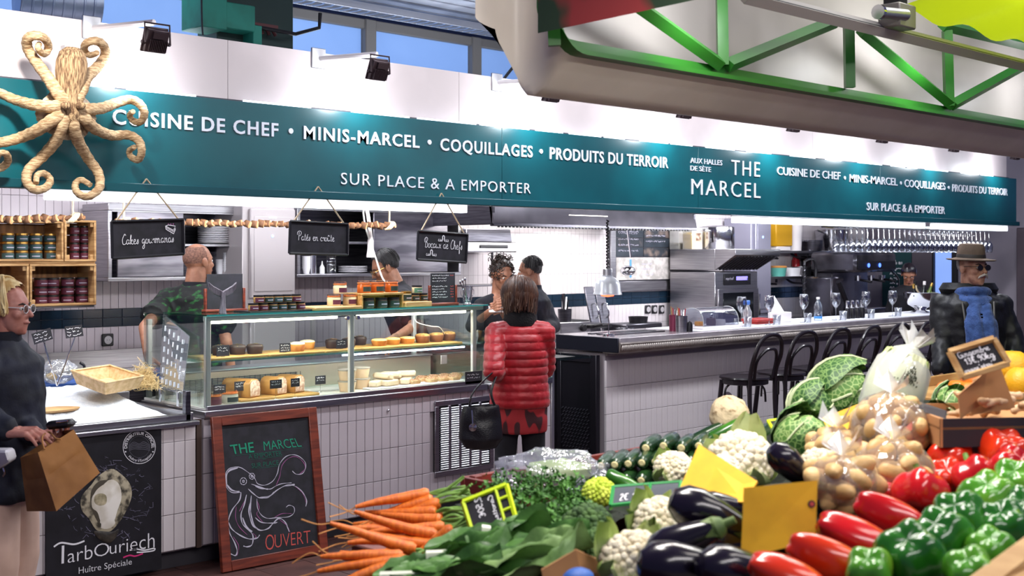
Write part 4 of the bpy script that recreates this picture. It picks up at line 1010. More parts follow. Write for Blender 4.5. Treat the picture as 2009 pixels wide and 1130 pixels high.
# jar crates on the wall
crate_m = mat('crate_wood','c39a66',.65,col2='a07544',ns=4,stretch=(1,1,10),bump=.1)
crate_i = mat('crate_back_wood','8f6238',.7,col2='704a28',ns=4,stretch=(10,1,1),bump=.1)
def crate(px0,px1,py0,py1,label,Y=7.75,D=.27,slat_v=False):
    x0,x1,z0,z1 = vbox(px0,px1,py0,py1,Y); th = .014
    t = thing('wooden_crate',label,'crate',(x0,Y,z0),group='wooden crates of jars on the kitchen wall'); w = x1 - x0; h = z1 - z0
    for n_,b in (('base',(0,w,0,D,0,th)),('top',(0,w,0,D,h - th,h)),('side',(0,th,0,D,th,h - th)),('side',(w - th,w,0,D,th,h - th))): MB().box(*b).build(n_,crate_m,t,bevel=.002)
    k = 3
    for i in range(k): MB().box(th,w - th,D - .01,D,th + i * (h - 2 * th) / k + .002,th + (i + 1) * (h - 2 * th) / k - .002).build('slat',crate_i,t,angle=0)
    for cx in (th + .012,w - th - .012): 
        for cz in (th,h - th - .03): MB().box(cx - .012,cx + .012,.01,.035,cz,cz + .03).build('corner_block',crate_m,t,bevel=.002)
    return t,x0,x1,z0,z1
t1 = crate(-60,125,432,513,'upper wooden crate of dark green jars on the kitchen wall')
t2 = crate(127,189,432,513,'narrow upper crate of tall plum jar stacks on the kitchen wall')
t3 = crate(59,189,518,600,'lower wooden crate of plum jars on the kitchen wall')
t4 = crate(-60,57,518,600,'lower empty wooden crate partly behind the blond woman')
tag(MB().box(t1[1],t3[2],7.765,8.02,t3[4] + .001,t1[3] - .001).build('crate_shelf',crate_m,bevel=.002),'wooden plank shelf between the upper and lower crates','shelf')
tag(MB().box(t1[1],t3[2],7.78,8.4,t3[3] - .016,t3[3] - .001).build('crate_shelf',steel_dk,bevel=.002),'dark steel wall shelf carrying the jar crates','shelf')
for pxs,n,lab_,py_b,nm,r in (((14,42,70,98),3,tealj,t1[3],'blue-green labelled jar',.042),((146,166),4,plum,t2[3],'plum jar',.031),((80,103,132,160),3,plum,t3[3],'plum labelled jar',.042)):
    h = (t1[4] - t1[3]) * .21
    first = None
    for i,px_ in enumerate(pxs):
        for j in range(n):
            where = {'b': 'upper crate','t': 'lower crate'}
            lb = '%s in the %s, %s stack, %s of the stack' % (nm,'wide upper crate' if lab_ is tealj else ('narrow crate' if n == 4 else 'lower crate'),od[i],('bottom','second up','third up','top')[j if j < n - 1 else 3])
            loc = (XA(px_,7.87),7.87,py_b + .0145 + j * (h + .001)); rz = random.uniform(-.5,.3)
            if first is None: first = jar(lb,loc,mat('dark_preserve','4b3d30',.3) if lab_ is tealj else terr,lab_,gold if lab_ is tealj else blk_lid,r,h / 1.02,'jars in the wall crates')
            else: ccopy(first,None,loc,(0,0,rz),lb)
# wall cupboards: steel with sliding doors, one side open
def cupboard(px0,px1,py0,py1,pd0,pd1,label,Y=7.95,D=.4):
    x0,x1,z0,z1 = vbox(px0,px1,py0,py1,Y); w = x1 - x0; h = z1 - z0
    t = thing('wall_cupboard',label,'cupboard',(x0,Y,z0))
    for b in ((0,w,0,D,0,.025),(0,w,0,D,h - .05,h),(0,.03,0,D,.025,h - .05),(w - .03,w,0,D,.025,h - .05)): MB().box(*b).build('panel',steel,t,bevel=.003)
    MB().box(.03,w - .03,D - .01,D,.025,h - .05).build('back',steel_dk,t,angle=0)
    MB().box(.03,w - .03,.06,D - .01,h * .45,h * .45 + .02).build('shelf',steel,t,bevel=.003)
    a = XA(pd0,Y) - x0; b = XA(pd1,Y) - x0
    MB().box(a,b,.012,.03,.03,h - .055).build('sliding_door',mat('door_steel','a9a4ac',.3,.9,col2='77737c',ns=2,stretch=(1,1,6)),t,bevel=.003)
    MB().box(.03,w - .03,.005,.035,h - .06,h - .045).build('rail',alu,t,bevel=.002)
    return t,x0,z0,h
cA = cupboard(212,482,402,550,232,362,'steel wall cupboard with white plates behind the cakes sign')
cB = cupboard(583,905,402,542,735,880,'steel wall cupboard with cups behind the cook in glasses')
pl_m = mat('white_china','e4e2e6',.2)
plate_p = None
def plates(px,Y,z,n,r,nm):
    global plate_p
    for k in range(n):
        lb = nm
        if plate_p is None:
            mb = MB().lathe([(0,0),(r * .6,0),(r,.014),(r,.017),(r * .6,.004),(0,.004)],n=24); plate_p = tag(mb.build('plate',pl_m),lb,'plate','stacks of white plates in the wall cupboards'); o = plate_p
        else: o = ccopy(plate_p)
        o['label'] = lb; o.location = (XA(px,Y),Y,z + k * .0135)
zs = cA[2] + cA[3] * .45 + .0205
plates(420,8.12,zs,10,.12,'white plate in the tall stack on the cupboard shelf beside the cakes sign')
cup_p = None
def cups(px,Y,z,n,nm,r=.035,h=.03):
    global cup_p
    for k in range(n):
        if cup_p is None: cup_p = tag(MB().lathe([(0,0),(.022,0),(.036,.055),(.033,.055),(.02,.004),(0,.004)],n=16).build('cup',pl_m),nm,'cup','stacked white cups in the wall cupboards'); o = cup_p
        else: o = ccopy(cup_p)
        o['label'] = nm; o.location = (XA(px,Y),Y,z + k * .017)
cups(447,8.08,cA[2] + .0255,8,'white cup in the nested stack under the plates'); cups(432,8.14,cA[2] + .0255,5,'white cup in the shorter stack under the plates')
zb = cB[2] + .0255
cups(601,8.08,zb,6,'white cup in the nested stack behind the hanging middle sign'); 
tag(MB().lathe([(0,0),(.028,0),(.028,.15),(.02,.16),(0,.16)],n=16).build('steel_flask',chrome,None,(XA(614,8.08),8.08,zb)),'slim steel flask beside the stacked cups','flask')
bot = thing('water_bottle','clear plastic bottle with a blue cap in the wall cupboard','bottle',(XA(650,8.1),8.1,zb)); MB().lathe([(0,0),(.04,0),(.04,.06),(.036,.07),(.04,.08),(.04,.15),(.015,.19),(.015,.2),(0,.2)],n=16).build('body',glass_w,bot); MB().lathe([(.017,.2),(.017,.225),(0,.225)],n=12).build('cap',mat('blue_cap','3a6fb0',.4),bot)
tag(MB().lathe([(0,0),(.02,0),(.02,.05),(.006,.075),(.004,.1),(0,.1)],n=12).build('sauce_bottle',clear('milky_plastic','ffffff',.15,white=.5),None,(XA(632,8.05),8.05,zb)),'small squeezy sauce bottle between the flask and water bottle','bottle')
for k in range(4):
    o = ccopy(plate_p); o['label'] = 'white plate in the low stack at the cook in glasses'; o.location = (XA(692,8.12),8.12,zb + k * .0135)
o = MB().box(0,.08,0,.06,0,.06).build('stock_cube_box',mat('grey_box','8d8a90',.6),None,(XA(678,8.22),8.22,zb),bevel=.004); tag(o,'small grey box behind the low plate stack','box')
# tall pale fridge between the cupboards
def tall_fridge(px0,px1,py0,Y,label,col,lock=True):
    x0,x1 = XA(px0,Y),XA(px1,Y); z1 = ZA((px0 + px1) / 2,py0,Y); w = x1 - x0
    t = thing('tall_fridge',label,'fridge',(x0,Y,0)); fm_ = mat(col[0],col[1],.3,.2)
    MB().box(0,w,.03,.40,.05,z1).build('body',fm_,t,bevel=.006)
    zs_ = [.12,1.36,z1 - .02] if lock else [.12,1.02,z1 - .02]
    MB().box(.05,w - .01,0,.03,zs_[0],zs_[1] - .01).build('lower_door',fm_,t,bevel=.008); MB().box(.05,w - .01,0,.03,zs_[1] + .02,zs_[2]).build('upper_door',fm_,t,bevel=.008)
    MB().box(.08,w - .04,-.004,0,zs_[1] + .07,zs_[2] - .06).build('door_panel',fm_,t,bevel=.002); MB().box(.08,w - .04,-.004,0,.2,zs_[1] - .07).build('door_panel',fm_,t,bevel=.002)
    for x in (.03,w - .03):
        for y in (.08,.36): MB().tube([(x,y,0),(x,y,.05)],.02,8).build('foot',steel_dk,t)
    return t,w,z1
f,w,z1 = tall_fridge(480,582,404,7.8,'tall pale grey fridge between the two wall cupboards',('pale_grey_enamel','b0a8aa'))
MB().sph((w * .52,-.006,1.84),(.012,.006,.012),10,8).build('blue_lamp',mat('blue_lamp','6f9cff',.4,emit=3,ecol='7fa6ff'),f); MB().box(.0,.028,-.006,.0,1.2,1.24).build('red_switch',mat('red_plastic','a5231f',.4),f,bevel=.003)
MB().box(w * .45,w * .6,-.006,0,1.97,1.985).build('badge',mat('badge','d8d8dc',.5),f,angle=0)
f2,w2,z2 = tall_fridge(1478,1514,428,7.95,'tall glossy grey fridge beside the steel oven',('violet_grey_enamel','8d8b9c'),False)
MB().sph((w2 * .5,-.006,1.9),(.014,.006,.014),10,8).build('blue_lamp',mat('blue_lamp'),f2)
pink = MB().box(XA(200,8.38),XA(218,8.38),8.36,8.385,ZA(208,532,8.38),ZA(208,452,8.38)).build('clipboard',mat('lilac_sheet','b79ab8',.7),bevel=.001); tag(pink,'lilac paper sheet hanging beside the steel cupboard','paper')
def socket(px,py,Y,lab):
    c = P(px,py,Y); t = thing('wall_socket',lab,'socket',c,group='black wall sockets')
    MB().box(-.045,.045,0,.014,-.045,.045).build('plate',black_p,t,bevel=.006); MB().lathe([(0,0),(.028,0),(.03,.004),(0,.004)],n=16,M=Matrix.Rotation(pi / 2,4,'X')).build('insert',mat('socket_grey','b8b3b6',.5),t)
    for s in (-1,1): MB().tube([(s * .009,-.0045,0),(s * .009,-.003,0)],.003,6).build('hole',black_m,t)
socket(212,667,YB - .028,'black wall socket on white tiles behind the bald man')
# back counter behind the ice, with a blue board
bc = thing('back_counter','low steel back counter under the blue board behind the ice','counter',(1.6,7.55,0))
MB().box(0,3.18,.0,.8,.84,.88).build('worktop',steel,bc,bevel=.004); MB().box(0.02,3.16,.04,.8,.08,.84).build('body',steel_dk,bc,bevel=.004); MB().box(1.2,3.18,.78,.8,.88,1.02).build('upstand',steel,bc,bevel=.003); MB().box(.05,3.1,.1,.8,0,.08).build('plinth',black_m,bc,angle=0)
bb = MB().box(1.62,XA(140,7.3),6.95,7.5,.93,.95).build('blue_board',mat('blue_board','2a55a0',.5),bevel=.004)
tag(bb,'blue cutting board with a lemon behind the oyster ice','board')
tb = thing('prep_table','steel prep table under the blue board behind the ice','table',(1.6,6.9,0)); MB().box(0,XA(150,7.3) - 1.6,0,.64,.895,.929).build('top',steel_dk,tb,bevel=.004)
for x in (.05,XA(150,7.3) - 1.66):
    for y in (.05,.58): MB().tube([(x,y,0),(x,y,.9)],.02,8).build('leg',steel_dk,tb)
le = thing('lemon','whole yellow lemon on the blue board','lemon',(*P(100,722,7.05).xy,.951 + .028)); MB().lathe([(0,-.04),(.008,-.036),(.024,-.02),(.03,0),(.024,.02),(.008,.036),(0,.04)],n=16,M=Matrix.Rotation(pi / 2,4,'Y')).build('fruit',mat('lemon','e8b21c',.4,bump=.2,bs=150),le)
kn = thing('curved_tool','black coiled oyster tool on the blue board','tool',(*P(148,716,7.2).xy,.952)); MB().tube(spline([(-.06,0,.02),(0,0,.012),(.05,0,.03),(.055,0,.07),(.03,0,.09)],5),.009,8).build('handle',black_p,kn); MB().sph((-.06,0,.02),(.05,.03,.02),10,8).build('blade',chrome,kn)
# wall rack of glasses & oyster price tags on stems
def stem_tag(pts,label,foot,seed):
    Y = 6.62; q = [P(x,y,Y) for x,y in pts]; c = sum(q,Vector()) / 4; t = thing('stem_price_tag',label,'price tag',c); q = [a - c for a in q]; d = Vector((0,.004,0))
    mb = MB(); mb.add(q + [a + d for a in q],[[3,2,1,0],[4,5,6,7],[0,1,5,4],[1,2,6,5],[2,3,7,6],[3,0,4,7]]); mb.build('card',slate,t,angle=0)
    fn = lambda s,tt: q[0].lerp(q[1],s).lerp(q[3].lerp(q[2],s),1 - tt) + Vector((0,-.002,0))
    mb = MB(); scribble(mb,[(.08,.9,.78,.09),(.08,.8,.5,.09),(.08,.92,.2,.09)],fn,.0022,(0,1,0),rnd=random.Random(seed)); mb.build('handwriting',chalk,t,angle=0)
    f = P(*foot,Y) - c; MB().tube([(q[2] + q[3]) / 2,f],.004,6).build('stem',chrome,t)
stem_tag([(62,655),(99,643),(104,665),(68,676)],'tilted black oyster price tag on a steel stem',(112,757),21)
stem_tag([(127,641),(161,637),(164,659),(130,664)],'upright black oyster price tag on a steel stem',(112,757),22)
ob = thing('glass_bowl','clear crumpled bag of glassware behind the oyster price tags','bag',(*P(115,700,6.95).xy,.951))
MB().sph((0,0,.07),(.11,.08,.07),14,10,fn=lambda v: 1 + .25 * noise.noise(v * 3)).build('film',clear('crumpled_film','f6f8fa',.25,rough=.1,white=.12,bump=1,bs=20),ob)
wo = thing('wooden_platter','pale board at the ice edge behind the woman holding a wallet','board',(*P(95,766,6.25).xy,.885)); MB().lathe([(0,0),(.13,0),(.14,.012),(.1,.018),(0,.018)],n=20,sx=1.2,sy=.6).build('platter',wood_l,wo)

# ------------------------------------------------------------------ cooking wall
hx0,hx1 = 6.75,9.42
hd = thing('range_hood','long steel range hood above the cooking wall','hood',(hx0,7.2,1.945))
hw = hx1 - hx0
MB().prism([(0,0),(hw,0),(hw,.5),(0,.5)],.03,M=Matrix.Rotation(radians(-12),4,'X')).build('front_panel',mat('hood_steel','8b8790',.3,.9,col2='6c6972',ns=2),hd,bevel=.003)
MB().box(0,.03,.02,1.15,0,.5).build('side',steel_dk,hd,bevel=.003); MB().box(hw - .03,hw,.02,1.15,0,.5).build('side',steel_dk,hd,bevel=.003)
MB().box(0,hw,.0,.05,-.012,.012).build('gutter',steel_dk,hd,bevel=.003)
MB().box(.03,hw - .03,.1,1.1,.18,.2).build('filter',steel_dk,hd,angle=0)
rk = MB(); 
for k in range(60): rk.box(.04 + k * .042,.06 + k * .042,-.006,.004,-.022,-.008)
tag(rk.build('hook_row',black_p,hd,angle=0),kind='stuff')
MB().box(hw - .12,hw - .02,.09,.1,.02,.04).build('hood_label',white_p,hd,angle=0)
MB().box(.9,1.4,.02,.035,.05,.10).build('lit_panel',mat('hood_lamp','fff6ea',.5,emit=4,ecol='fff4e6'),hd,angle=0)
area('hood_beam',(8.0,7.8,2.02),(radians(12),0,0),2.2,.3,24,(1,.98,.95))
# salamander grill
x0,x1,z0,z1 = vbox(915,1015,468,495,7.9)
sa = thing('salamander_grill','steel salamander grill with a dark slot on the kitchen wall','grill',(x0,7.9,z0)); w = x1 - x0; h = z1 - z0
MB().box(0,w,0,.45,0,h * .75).build('body',steel,sa,bevel=.01); MB().prism([(0,h * .75),(w * .9,h * .75),(w * .86,h * 1.7),(0,h * 1.7)],.4).build('cover',steel_dk,sa,bevel=.006)
MB().box(w * .25,w * .8,-.012,.0,h * .3,h * .55).build('handle_slot',black_p,sa,bevel=.005); MB().box(0,w,0.02,.4,-.3,-.29).build('grid',steel_dk,sa,bevel=.002)
for x in (.03,w - .03): MB().tube([(x,.3,-.3),(x,.3,0)],.012,8).build('bracket',steel_dk,sa)
# framed window of posters
x0,x1,z0,z1 = vbox(1197,1315,446,570,8.36)
po = thing('poster_frame','steel framed noticeboard of dark posters on the kitchen wall','noticeboard',(x0,8.36,z0)); w = x1 - x0; h = z1 - z0
MB().box(0,w,0,.03,0,h).build('backing',steel_dk,po,bevel=.003); MB().box(0,.08,-.012,0,0,h).build('frame_post',steel,po,bevel=.003); MB().box(.08,w,-.014,0,0,.1).build('frame_ledge',steel,po,bevel=.003)
pd = mat('poster_dark','222a33',.4,col2='2e3640',ns=6); pf = mat('poster_photo','2b3038',.4,col2='7a6a62',ns=9,nd=4,ramp=(.5,.7)); pm_ = mat('poster_map','d0c8c4',.5,col2='a9a39e',ns=12)
lw = (w - .1) / 2
for i in range(2):
    for j in range(3): MB().box(.09 + i * lw,.09 + (i + 1) * lw - .008,-.006,0,.36 + j * (h - .37) / 3,.36 + (j + 1) * (h - .37) / 3 - .006).build('poster',pf if (i + j) % 2 else pd,po,angle=0)
MB().box(.09,w - .01,-.006,0,.115,.35).build('map_strip',pm_,po,angle=0)
mb = MB(); rnd = random.Random(4)
for i in range(2):
    for j in range(3):
        if not (i + j) % 2: scribble(mb,[(.12 + i * lw,.09 + (i + .8) * lw,.42 + j * (h - .37) / 3 + k * .06,.01) for k in range(4)],lambda s,q: Vector((s,-.008,q)),.004,(0,1,0),rnd=rnd)
scribble(mb,[(w * .5,w * .7,.17 + k * .055,.012) for k in range(3)],lambda s,q: Vector((s,-.008,q)),.005,(0,1,0),rnd=rnd); mb.build('small_print',chalk_s,po,angle=0)
MB().box(.3,.33,-.008,-.006,.14,.33).build('map_river',mat('map_blue','5a9ac8',.5),po,angle=0)
# ladle hanging
la = thing('ladle','long steel ladle hanging in front of the noticeboard','ladle',P(1232,531,8.0)); MB().sph((0,0,0),(.075,.075,.05),14,9).build('bowl',chrome,la); MB().tube([P(1238,505,8.0) - la.location,P(1231,448,8.0) - la.location,P(1231,448,8.0) - la.location + Vector((0,0,.16))],.012,6).build('handle',chrome,la)
# heat lamp
hp = thing('heat_lamp','white heat lamp with a red bulb hanging on a coiled black cord','lamp',P(1192,578,6.75))
MB().lathe([(.118,0),(.122,.004),(.112,.03),(.106,.09),(.085,.13),(.045,.15),(.045,.16),(0,.162)],n=26).lathe([(.114,.003),(.104,.03),(.09,.1),(0,.14)],n=26).build('shade',mat('lamp_enamel','dfe3ea',.25,.2),hp)
MB().lathe([(.04,.16),(.04,.21),(.036,.215),(0,.215)],n=16).build('socket_cap',alu,hp); MB().lathe([(0,-.02),(.05,-.012),(.06,.01),(.04,.06),(0,.08)],n=16).build('bulb',mat('red_bulb','ff5a3a',.3,emit=5,ecol='ff4a2a'),hp)
co = [(.009 * cos(k * 1.0),.009 * sin(k * 1.0),.215 + k * .0042) for k in range(int(.41 / .0042))]
MB().tube(co,.0065,5).build('cord',black_p,hp)
lp = bpy.data.lights.new('heat_beam','SPOT'); lp.energy = 14; lp.color = (1,.25,.12); lp.spot_size = radians(80); lo = bpy.data.objects.new('heat_beam',lp); COL.objects.link(lo); lo.location = hp.location + Vector((0,0,-.04))

# back worktop under the cooking wall
wk = thing('cooking_counter','steel cooking counter along the kitchen wall','counter',(6.3,7.7,0)); MB().box(0,4.0,0,.66,.9,.94).build('worktop',steel,wk,bevel=.004); MB().box(.02,3.98,.03,.66,.1,.9).build('body',steel_dk,wk,bevel=.004); MB().box(.05,3.9,.08,.66,0,.1).build('plinth',black_m,wk,angle=0)
KZ = .941
def onk(px,Y): return (XA(px,Y),Y,KZ)
kb_ = thing('knob_griddle','steel griddle with a black control knob on the cooking counter','griddle',onk(1100,7.85)); MB().box(0,.42,0,.35,.0,.13).build('body',steel,kb_,bevel=.01); MB().lathe([(.035,0),(.03,.03),(0,.03)],(.3,-.001,.07),14,M=Matrix.Rotation(pi / 2,4,'X')).build('knob',black_p,kb_); MB().box(.0,.42,.02,.35,.13,.14).build('plate',black_m,kb_,bevel=.003)
pn = thing('griddle_pan','black griddle pan beside the control knob','pan',onk(1166,7.8)); MB().box(-.05,.26,0,.35,.06,.1).build('pan',black_p,pn,bevel=.008); MB().tube([(.0,.0,.08),(-.03,-.14,.11)],.012,7).build('handle',black_p,pn); MB().box(.02,.2,.1,.2,.0,.06).build('burner',steel_dk,pn,bevel=.004)
for k,px_ in enumerate((1172,1192)):
    t = thing('fryer_lid','leaning steel fryer lid with a handle, %s' % ('first of two under the heat lamp' if k == 0 else 'second of two under the heat lamp'),'lid',(XA(px_,8.05),8.05,KZ),(radians(-14),0,0),'fryer lids leaning on the tiles')
    MB().box(-.066,.066,0,.02,0,.46).build('plate',steel_dk,t,bevel=.006); MB().tube(spline([(.02,0,.14),(.02,-.04,.16),(.02,-.04,.27),(.02,0,.29)],4),.008,7).build('handle',chrome,t)
mb = thing('utensil_pot','steel pot of knives and ladles on the cooking counter','pot',(XA(1108,7.78),7.78,KZ + .14)); 
mb['label'] = 'steel pot of upright knives behind the cook facing away'
MB().lathe([(0,0),(.06,0),(.065,.12),(.06,.12),(.055,.01),(0,.01)],n=16).build('pot',steel_dk,mb)
for k in range(6): 
    a = .5 + k * .5; MB().tube([(.02 * cos(a),.02 * sin(a),.02),(.05 * cos(a) + .02,.03 * sin(a),.2 + .03 * (k % 3))],.011,6,flat=.5).build('utensil',(black_p,chrome)[k % 2],mb)
for k,px_ in enumerate((1272,1285,1299)): socket(px_,607,YB - .028,'black wall socket under the noticeboard, %s of three' % ('first','second','third')[k])
tr_ = thing('cooking_tray','dark tray of pans below the wall sockets','tray',onk(1262,7.8)); MB().box(-.25,.3,0,.3,0,.08).build('tray',steel_dk,tr_,bevel=.01); MB().lathe([(.09,0),(.1,.06),(.09,.06),(.085,.01),(0,.01)],(.1,.15,.081),16).build('pan',black_p,tr_)
bw_ = tag(MB().lathe([(0,0),(.05,0),(.1,.05),(.095,.05),(.045,.006),(0,.006)],n=18).build('glass_bowl',glass_w,None,onk(1225,7.8)),'small glass bowl on the cooking counter under the noticeboard','bowl')
# steel oven with its own hood
ox = 10.4; oy = 7.72; ow = XA(1486,oy) - ox
ov = thing('steel_oven','steel combi oven with a dark glass door and hooded top','oven',(ox,oy,0))
MB().box(0,ow,0,.6,.95,1.52).build('body',steel,ov,bevel=.006); MB().box(.01,ow - .01,.02,.6,.1,.95).build('base_cabinet',steel_dk,ov,bevel=.004)
for x in (.05,ow - .05):
    for y in (.08,.55): MB().tube([(x,y,0),(x,y,.1)],.025,8).build('foot',steel_dk,ov)
dr = MB().box(.02,ow - .02,-.03,0,1.0,1.34).build('door',steel,ov,bevel=.005); MB().box(.1,ow - .12,-.034,-.03,1.03,1.30).build('door_glass',mat('oven_glass','15171c',.1),dr,bevel=.002); MB().tube([(ow - .05,-.06,1.05),(ow - .05,-.06,1.28)],.012,8).build('door_handle',chrome,dr)
cpn = MB().box(.15,ow - .14,-.012,0,1.38,1.50).build('control_panel',black_p,ov,bevel=.003); MB().box(.36,.56,-.016,-.012,1.43,1.47).build('display',mat('lcd','7a6fd0',.4,emit=1.2,ecol='8f86ff'),cpn,angle=0)
MB().tube([(ow - .2,-.016,1.44),(ow - .2,-.012,1.44)],.02,12).build('dial',steel_dk,cpn)
mb = MB(); letter(mb,'mychef',lambda s,t,h: (.17 + .14 * s,-.0135,1.435 + .03 * t)); mb.build('lettering',chalk_s,cpn,angle=0)
oh = MB().prism([(0,1.54),(0,1.74),(-.0,1.74)][:1] + [(0,1.76),(ow,1.76),(ow,1.54)],.6).build('hood_body',steel,ov,bevel=.004)
mbx = MB(); mbx.add([(0,0,1.54),(ow,0,1.54),(ow + .05,-.26,1.70),(-.0,-.26,1.70),(0,0,1.76),(ow,0,1.76),(ow + .05,-.26,1.76),(0,-.26,1.76)],[[0,1,2,3],[7,6,5,4],[3,2,6,7],[0,3,7,4],[1,5,6,2]]); mbx.build('hood_front',steel,ov,bevel=.003)
for k in range(12): 
    x = .05 + k * (ow - .1) / 11; MB().tube([(x,-.02,1.545),(x + .02,-.24,1.682)],.012,5).build('slat',black_p,ov)
# stock pot and oil cans on the oven
pt = thing('stock_pot','big steel stock pot with side handles on top of the oven','pot',(XA(1406,8.0),8.0,1.761)); MB().lathe([(0,0),(.19,0),(.195,.01),(.195,.235),(.2,.24),(.185,.24),(.18,.02),(0,.02)],n=28).build('body',chrome,pt); MB().lathe([(.19,.24),(.1,.255),(0,.257)],n=28).build('lid',steel,pt)
for s in (-1,1): MB().tube(spline([(s * .19,-.05,.2),(s * .25,-.04,.2),(s * .25,.04,.2),(s * .19,.05,.2)],4),.009,7).build('handle',chrome,pt)
def can(y,label,fillm,full):
    t = thing('oil_can',label,'can',(10.5,y,1.761)); MB().box(-.09,.09,-.06,.06,0,.22 * full).build('oil',fillm,t,bevel=.015)
    MB().box(-.092,.092,-.062,.062,0,.225).lathe([(.09,.225),(.03,.255),(.03,.285),(0,.285)],n=14,sy=.65).build('body',clear('can_plastic','fbfbf6',.12,white=.25),t,bevel=.012); MB().box(-.02,.06,-.064,-.062,.09,.17).build('label',mat('can_label','b8a592',.6,col2='6a4b3a',ns=20),t,angle=0); MB().tube(spline([(-.03,0,.26),(-.07,0,.27),(-.08,0,.22)],4),.01,6).build('handle',mat('can_cap','d8d8d4',.4),t)
can(8.265,'clear oil can nearly empty beside the yellow one on the oven',mat('dark_oil','6b5a22',.2),.3); can(8.09,'clear oil can full of yellow oil beside the stock pot',mat('yellow_oil','d8b42a',.2),.8)

# ------------------------------------------------------------------ pan shelves, coffee machine side
Ys = 8.1
for k,(py,nm) in enumerate(((492,'upper'),(542,'lower'))):
    z = ZA(1560,py,Ys); t = thing('wall_shelf','%s steel wall shelf of pots beyond the tall fridge' % nm,'shelf',(XA(1508,Ys),Ys,z)); w = XA(1650 if k else 1668,Ys) - t.location.x
    MB().box(0,w,0,.3,-.03,0).build('board',steel,t,bevel=.003)
    for q in (.15,.5,.85): MB().prism([(0,-.03),(.02,-.03),(.02,-.07),(0,-.07)],.02,M=Matrix.Translation((w * q,.05,0)) ).build('bracket',steel_dk,t); MB().tube(spline([(w * q,.05,-.09),(w * q,.2,-.08),(w * q,.28,-.03)],4),.014,6).build('brace',steel_dk,t)
zu = ZA(1560,492,Ys) + .0005; zl = ZA(1560,542,Ys) + .0005
def onS(px,z,Y=8.165): return (XA(px,Y),Y,z)
t = thing('yellow_container','yellow plastic container on the upper pan shelf','container',onS(1525,zu)); MB().box(-.17,.17,-.1,.1,0.05,.42).build('box',mat('yellow_plastic','d09a1a',.4),t,bevel=.012); MB().box(-.14,.14,-.09,.09,0,.05).build('base',white_p,t,bevel=.006)
t = thing('white_tub','white plastic tub beside the yellow container','tub',onS(1557,zu)); MB().lathe([(0,0),(.09,0),(.11,.36),(.12,.36),(.12,.39),(0,.39)],n=20).build('tub',white_p,t); MB().lathe([(.108,.33),(.116,.335),(.108,.34)],n=20).build('rim',mat('violet_rim','8f86b0',.5),t)
def pan(px,z,label,r,h,m_,handle=True):
    t = thing('saucepan',label,'pan',onS(px,z)); MB().lathe([(0,0),(r * .85,0),(r,h),(r * .96,h),(r * .8,.012),(0,.012)],n=24).build('body',m_,t)
    if handle: MB().tube([(-r * .95,-.02,h * .85),(-r * 2.0,-.06,h * .95)],.012,7).build('handle',chrome,t)
    else:
        for s in (-1,1): MB().tube(spline([(s * r * .95,-.04,h * .8),(s * (r + .05),0,h * .85),(s * r * .95,.04,h * .8)],4),.01,7).build('handle',black_p,t)
    return t
pan(1632,zu,'flared steel saucepan with a long handle on the upper pan shelf',.21,.26,chrome); pan(1592,zu,'low steel saucepan between the white tub and flared pan',.14,.13,steel_dk)
pan(1607,zl,'black cooking pot on the lower pan shelf',.22,.24,black_p,False); pan(1572,zl,'shallow steel pan beside the black cooking pot',.13,.11,steel,False)
t = thing('yellow_funnel','yellow plastic jug lying on the flared saucepan','jug',onS(1621,zu + .265)); MB().lathe([(0,0),(.05,0),(.08,.14),(.075,.14),(.04,.01),(0,.01)],n=16,M=Matrix.Rotation(radians(80),4,'Y')).build('jug',mat('lemon_plastic','e6d335',.4),t)
t.location.z += .07
for px_,z,nm,m_,w_ in ((1527,ZA(1527,528,8.2),'teal lidded box hanging low between the shelves',mat('teal_plastic','5aa79a',.4),.1),(1555,zl,'white bowl on the lower pan shelf',pl_m,.12)):
    t = thing('food_box' if w_ == .1 else 'white_bowl',nm,'box' if w_ == .1 else 'bowl',(XA(px_,8.22),8.22,zl)); MB().lathe([(0,0),(w_ * .8,0),(w_,.1),(w_ * .94,.1),(w_ * .7,.01),(0,.01)],n=18).build('body',m_,t)
    if w_ == .1: MB().lathe([(w_,.1),(w_ * 1.05,.11),(w_ * .9,.125),(0,.125)],n=18).build('lid',mat('orange_lid','c88a4a',.4),t)
t = thing('red_bottle','red sauce bottle on the lower pan shelf behind the white bowl','bottle',onS(1561,zl,8.33)); MB().lathe([(0,0),(.05,0),(.05,.18),(.02,.24),(.015,.28),(0,.28)],n=14).build('bottle',mat('ketchup_red','b01f2a',.3),t)
t = thing('wicker_basket','small wicker basket on the lower pan shelf beside black pot','basket',onS(1642,zl,8.2)); MB().lathe([(0,0),(.08,0),(.1,.09),(.09,.09),(.07,.01),(0,.01)],n=16).build('basket',wood_b,t)
sk = thing('spray_tap','black coiled spray tap standing behind the bar','tap',(max(11.9,XA(1541,7.6)),7.6,.949)); MB().tube(spline([(0,0,0),(0,0,.6),(.02,0,.68),(.14,-.02,.70),(.2,-.02,.62),(.2,-.02,.5)],6),.016,7).build('hose',black_p,sk); 
mb = MB(); [mb.tube([(.018 * cos(a * .7),.018 * sin(a * .7),.1 + a * .008) for a in range(70)],.006,5)]; mb.build('spring',steel_dk,sk)
sink = thing('sink_counter','steel sink counter along the wall behind the bar','counter',(11.86,7.4,0)); MB().box(0,2.6,0,.95,.9,.948).build('worktop',steel,sink,bevel=.004); MB().box(.02,2.58,.03,.95,.1,.9).build('body',steel_dk,sink,bevel=.004); MB().box(.05,2.55,.08,.9,0,.1).build('plinth',black_m,sink,angle=0)
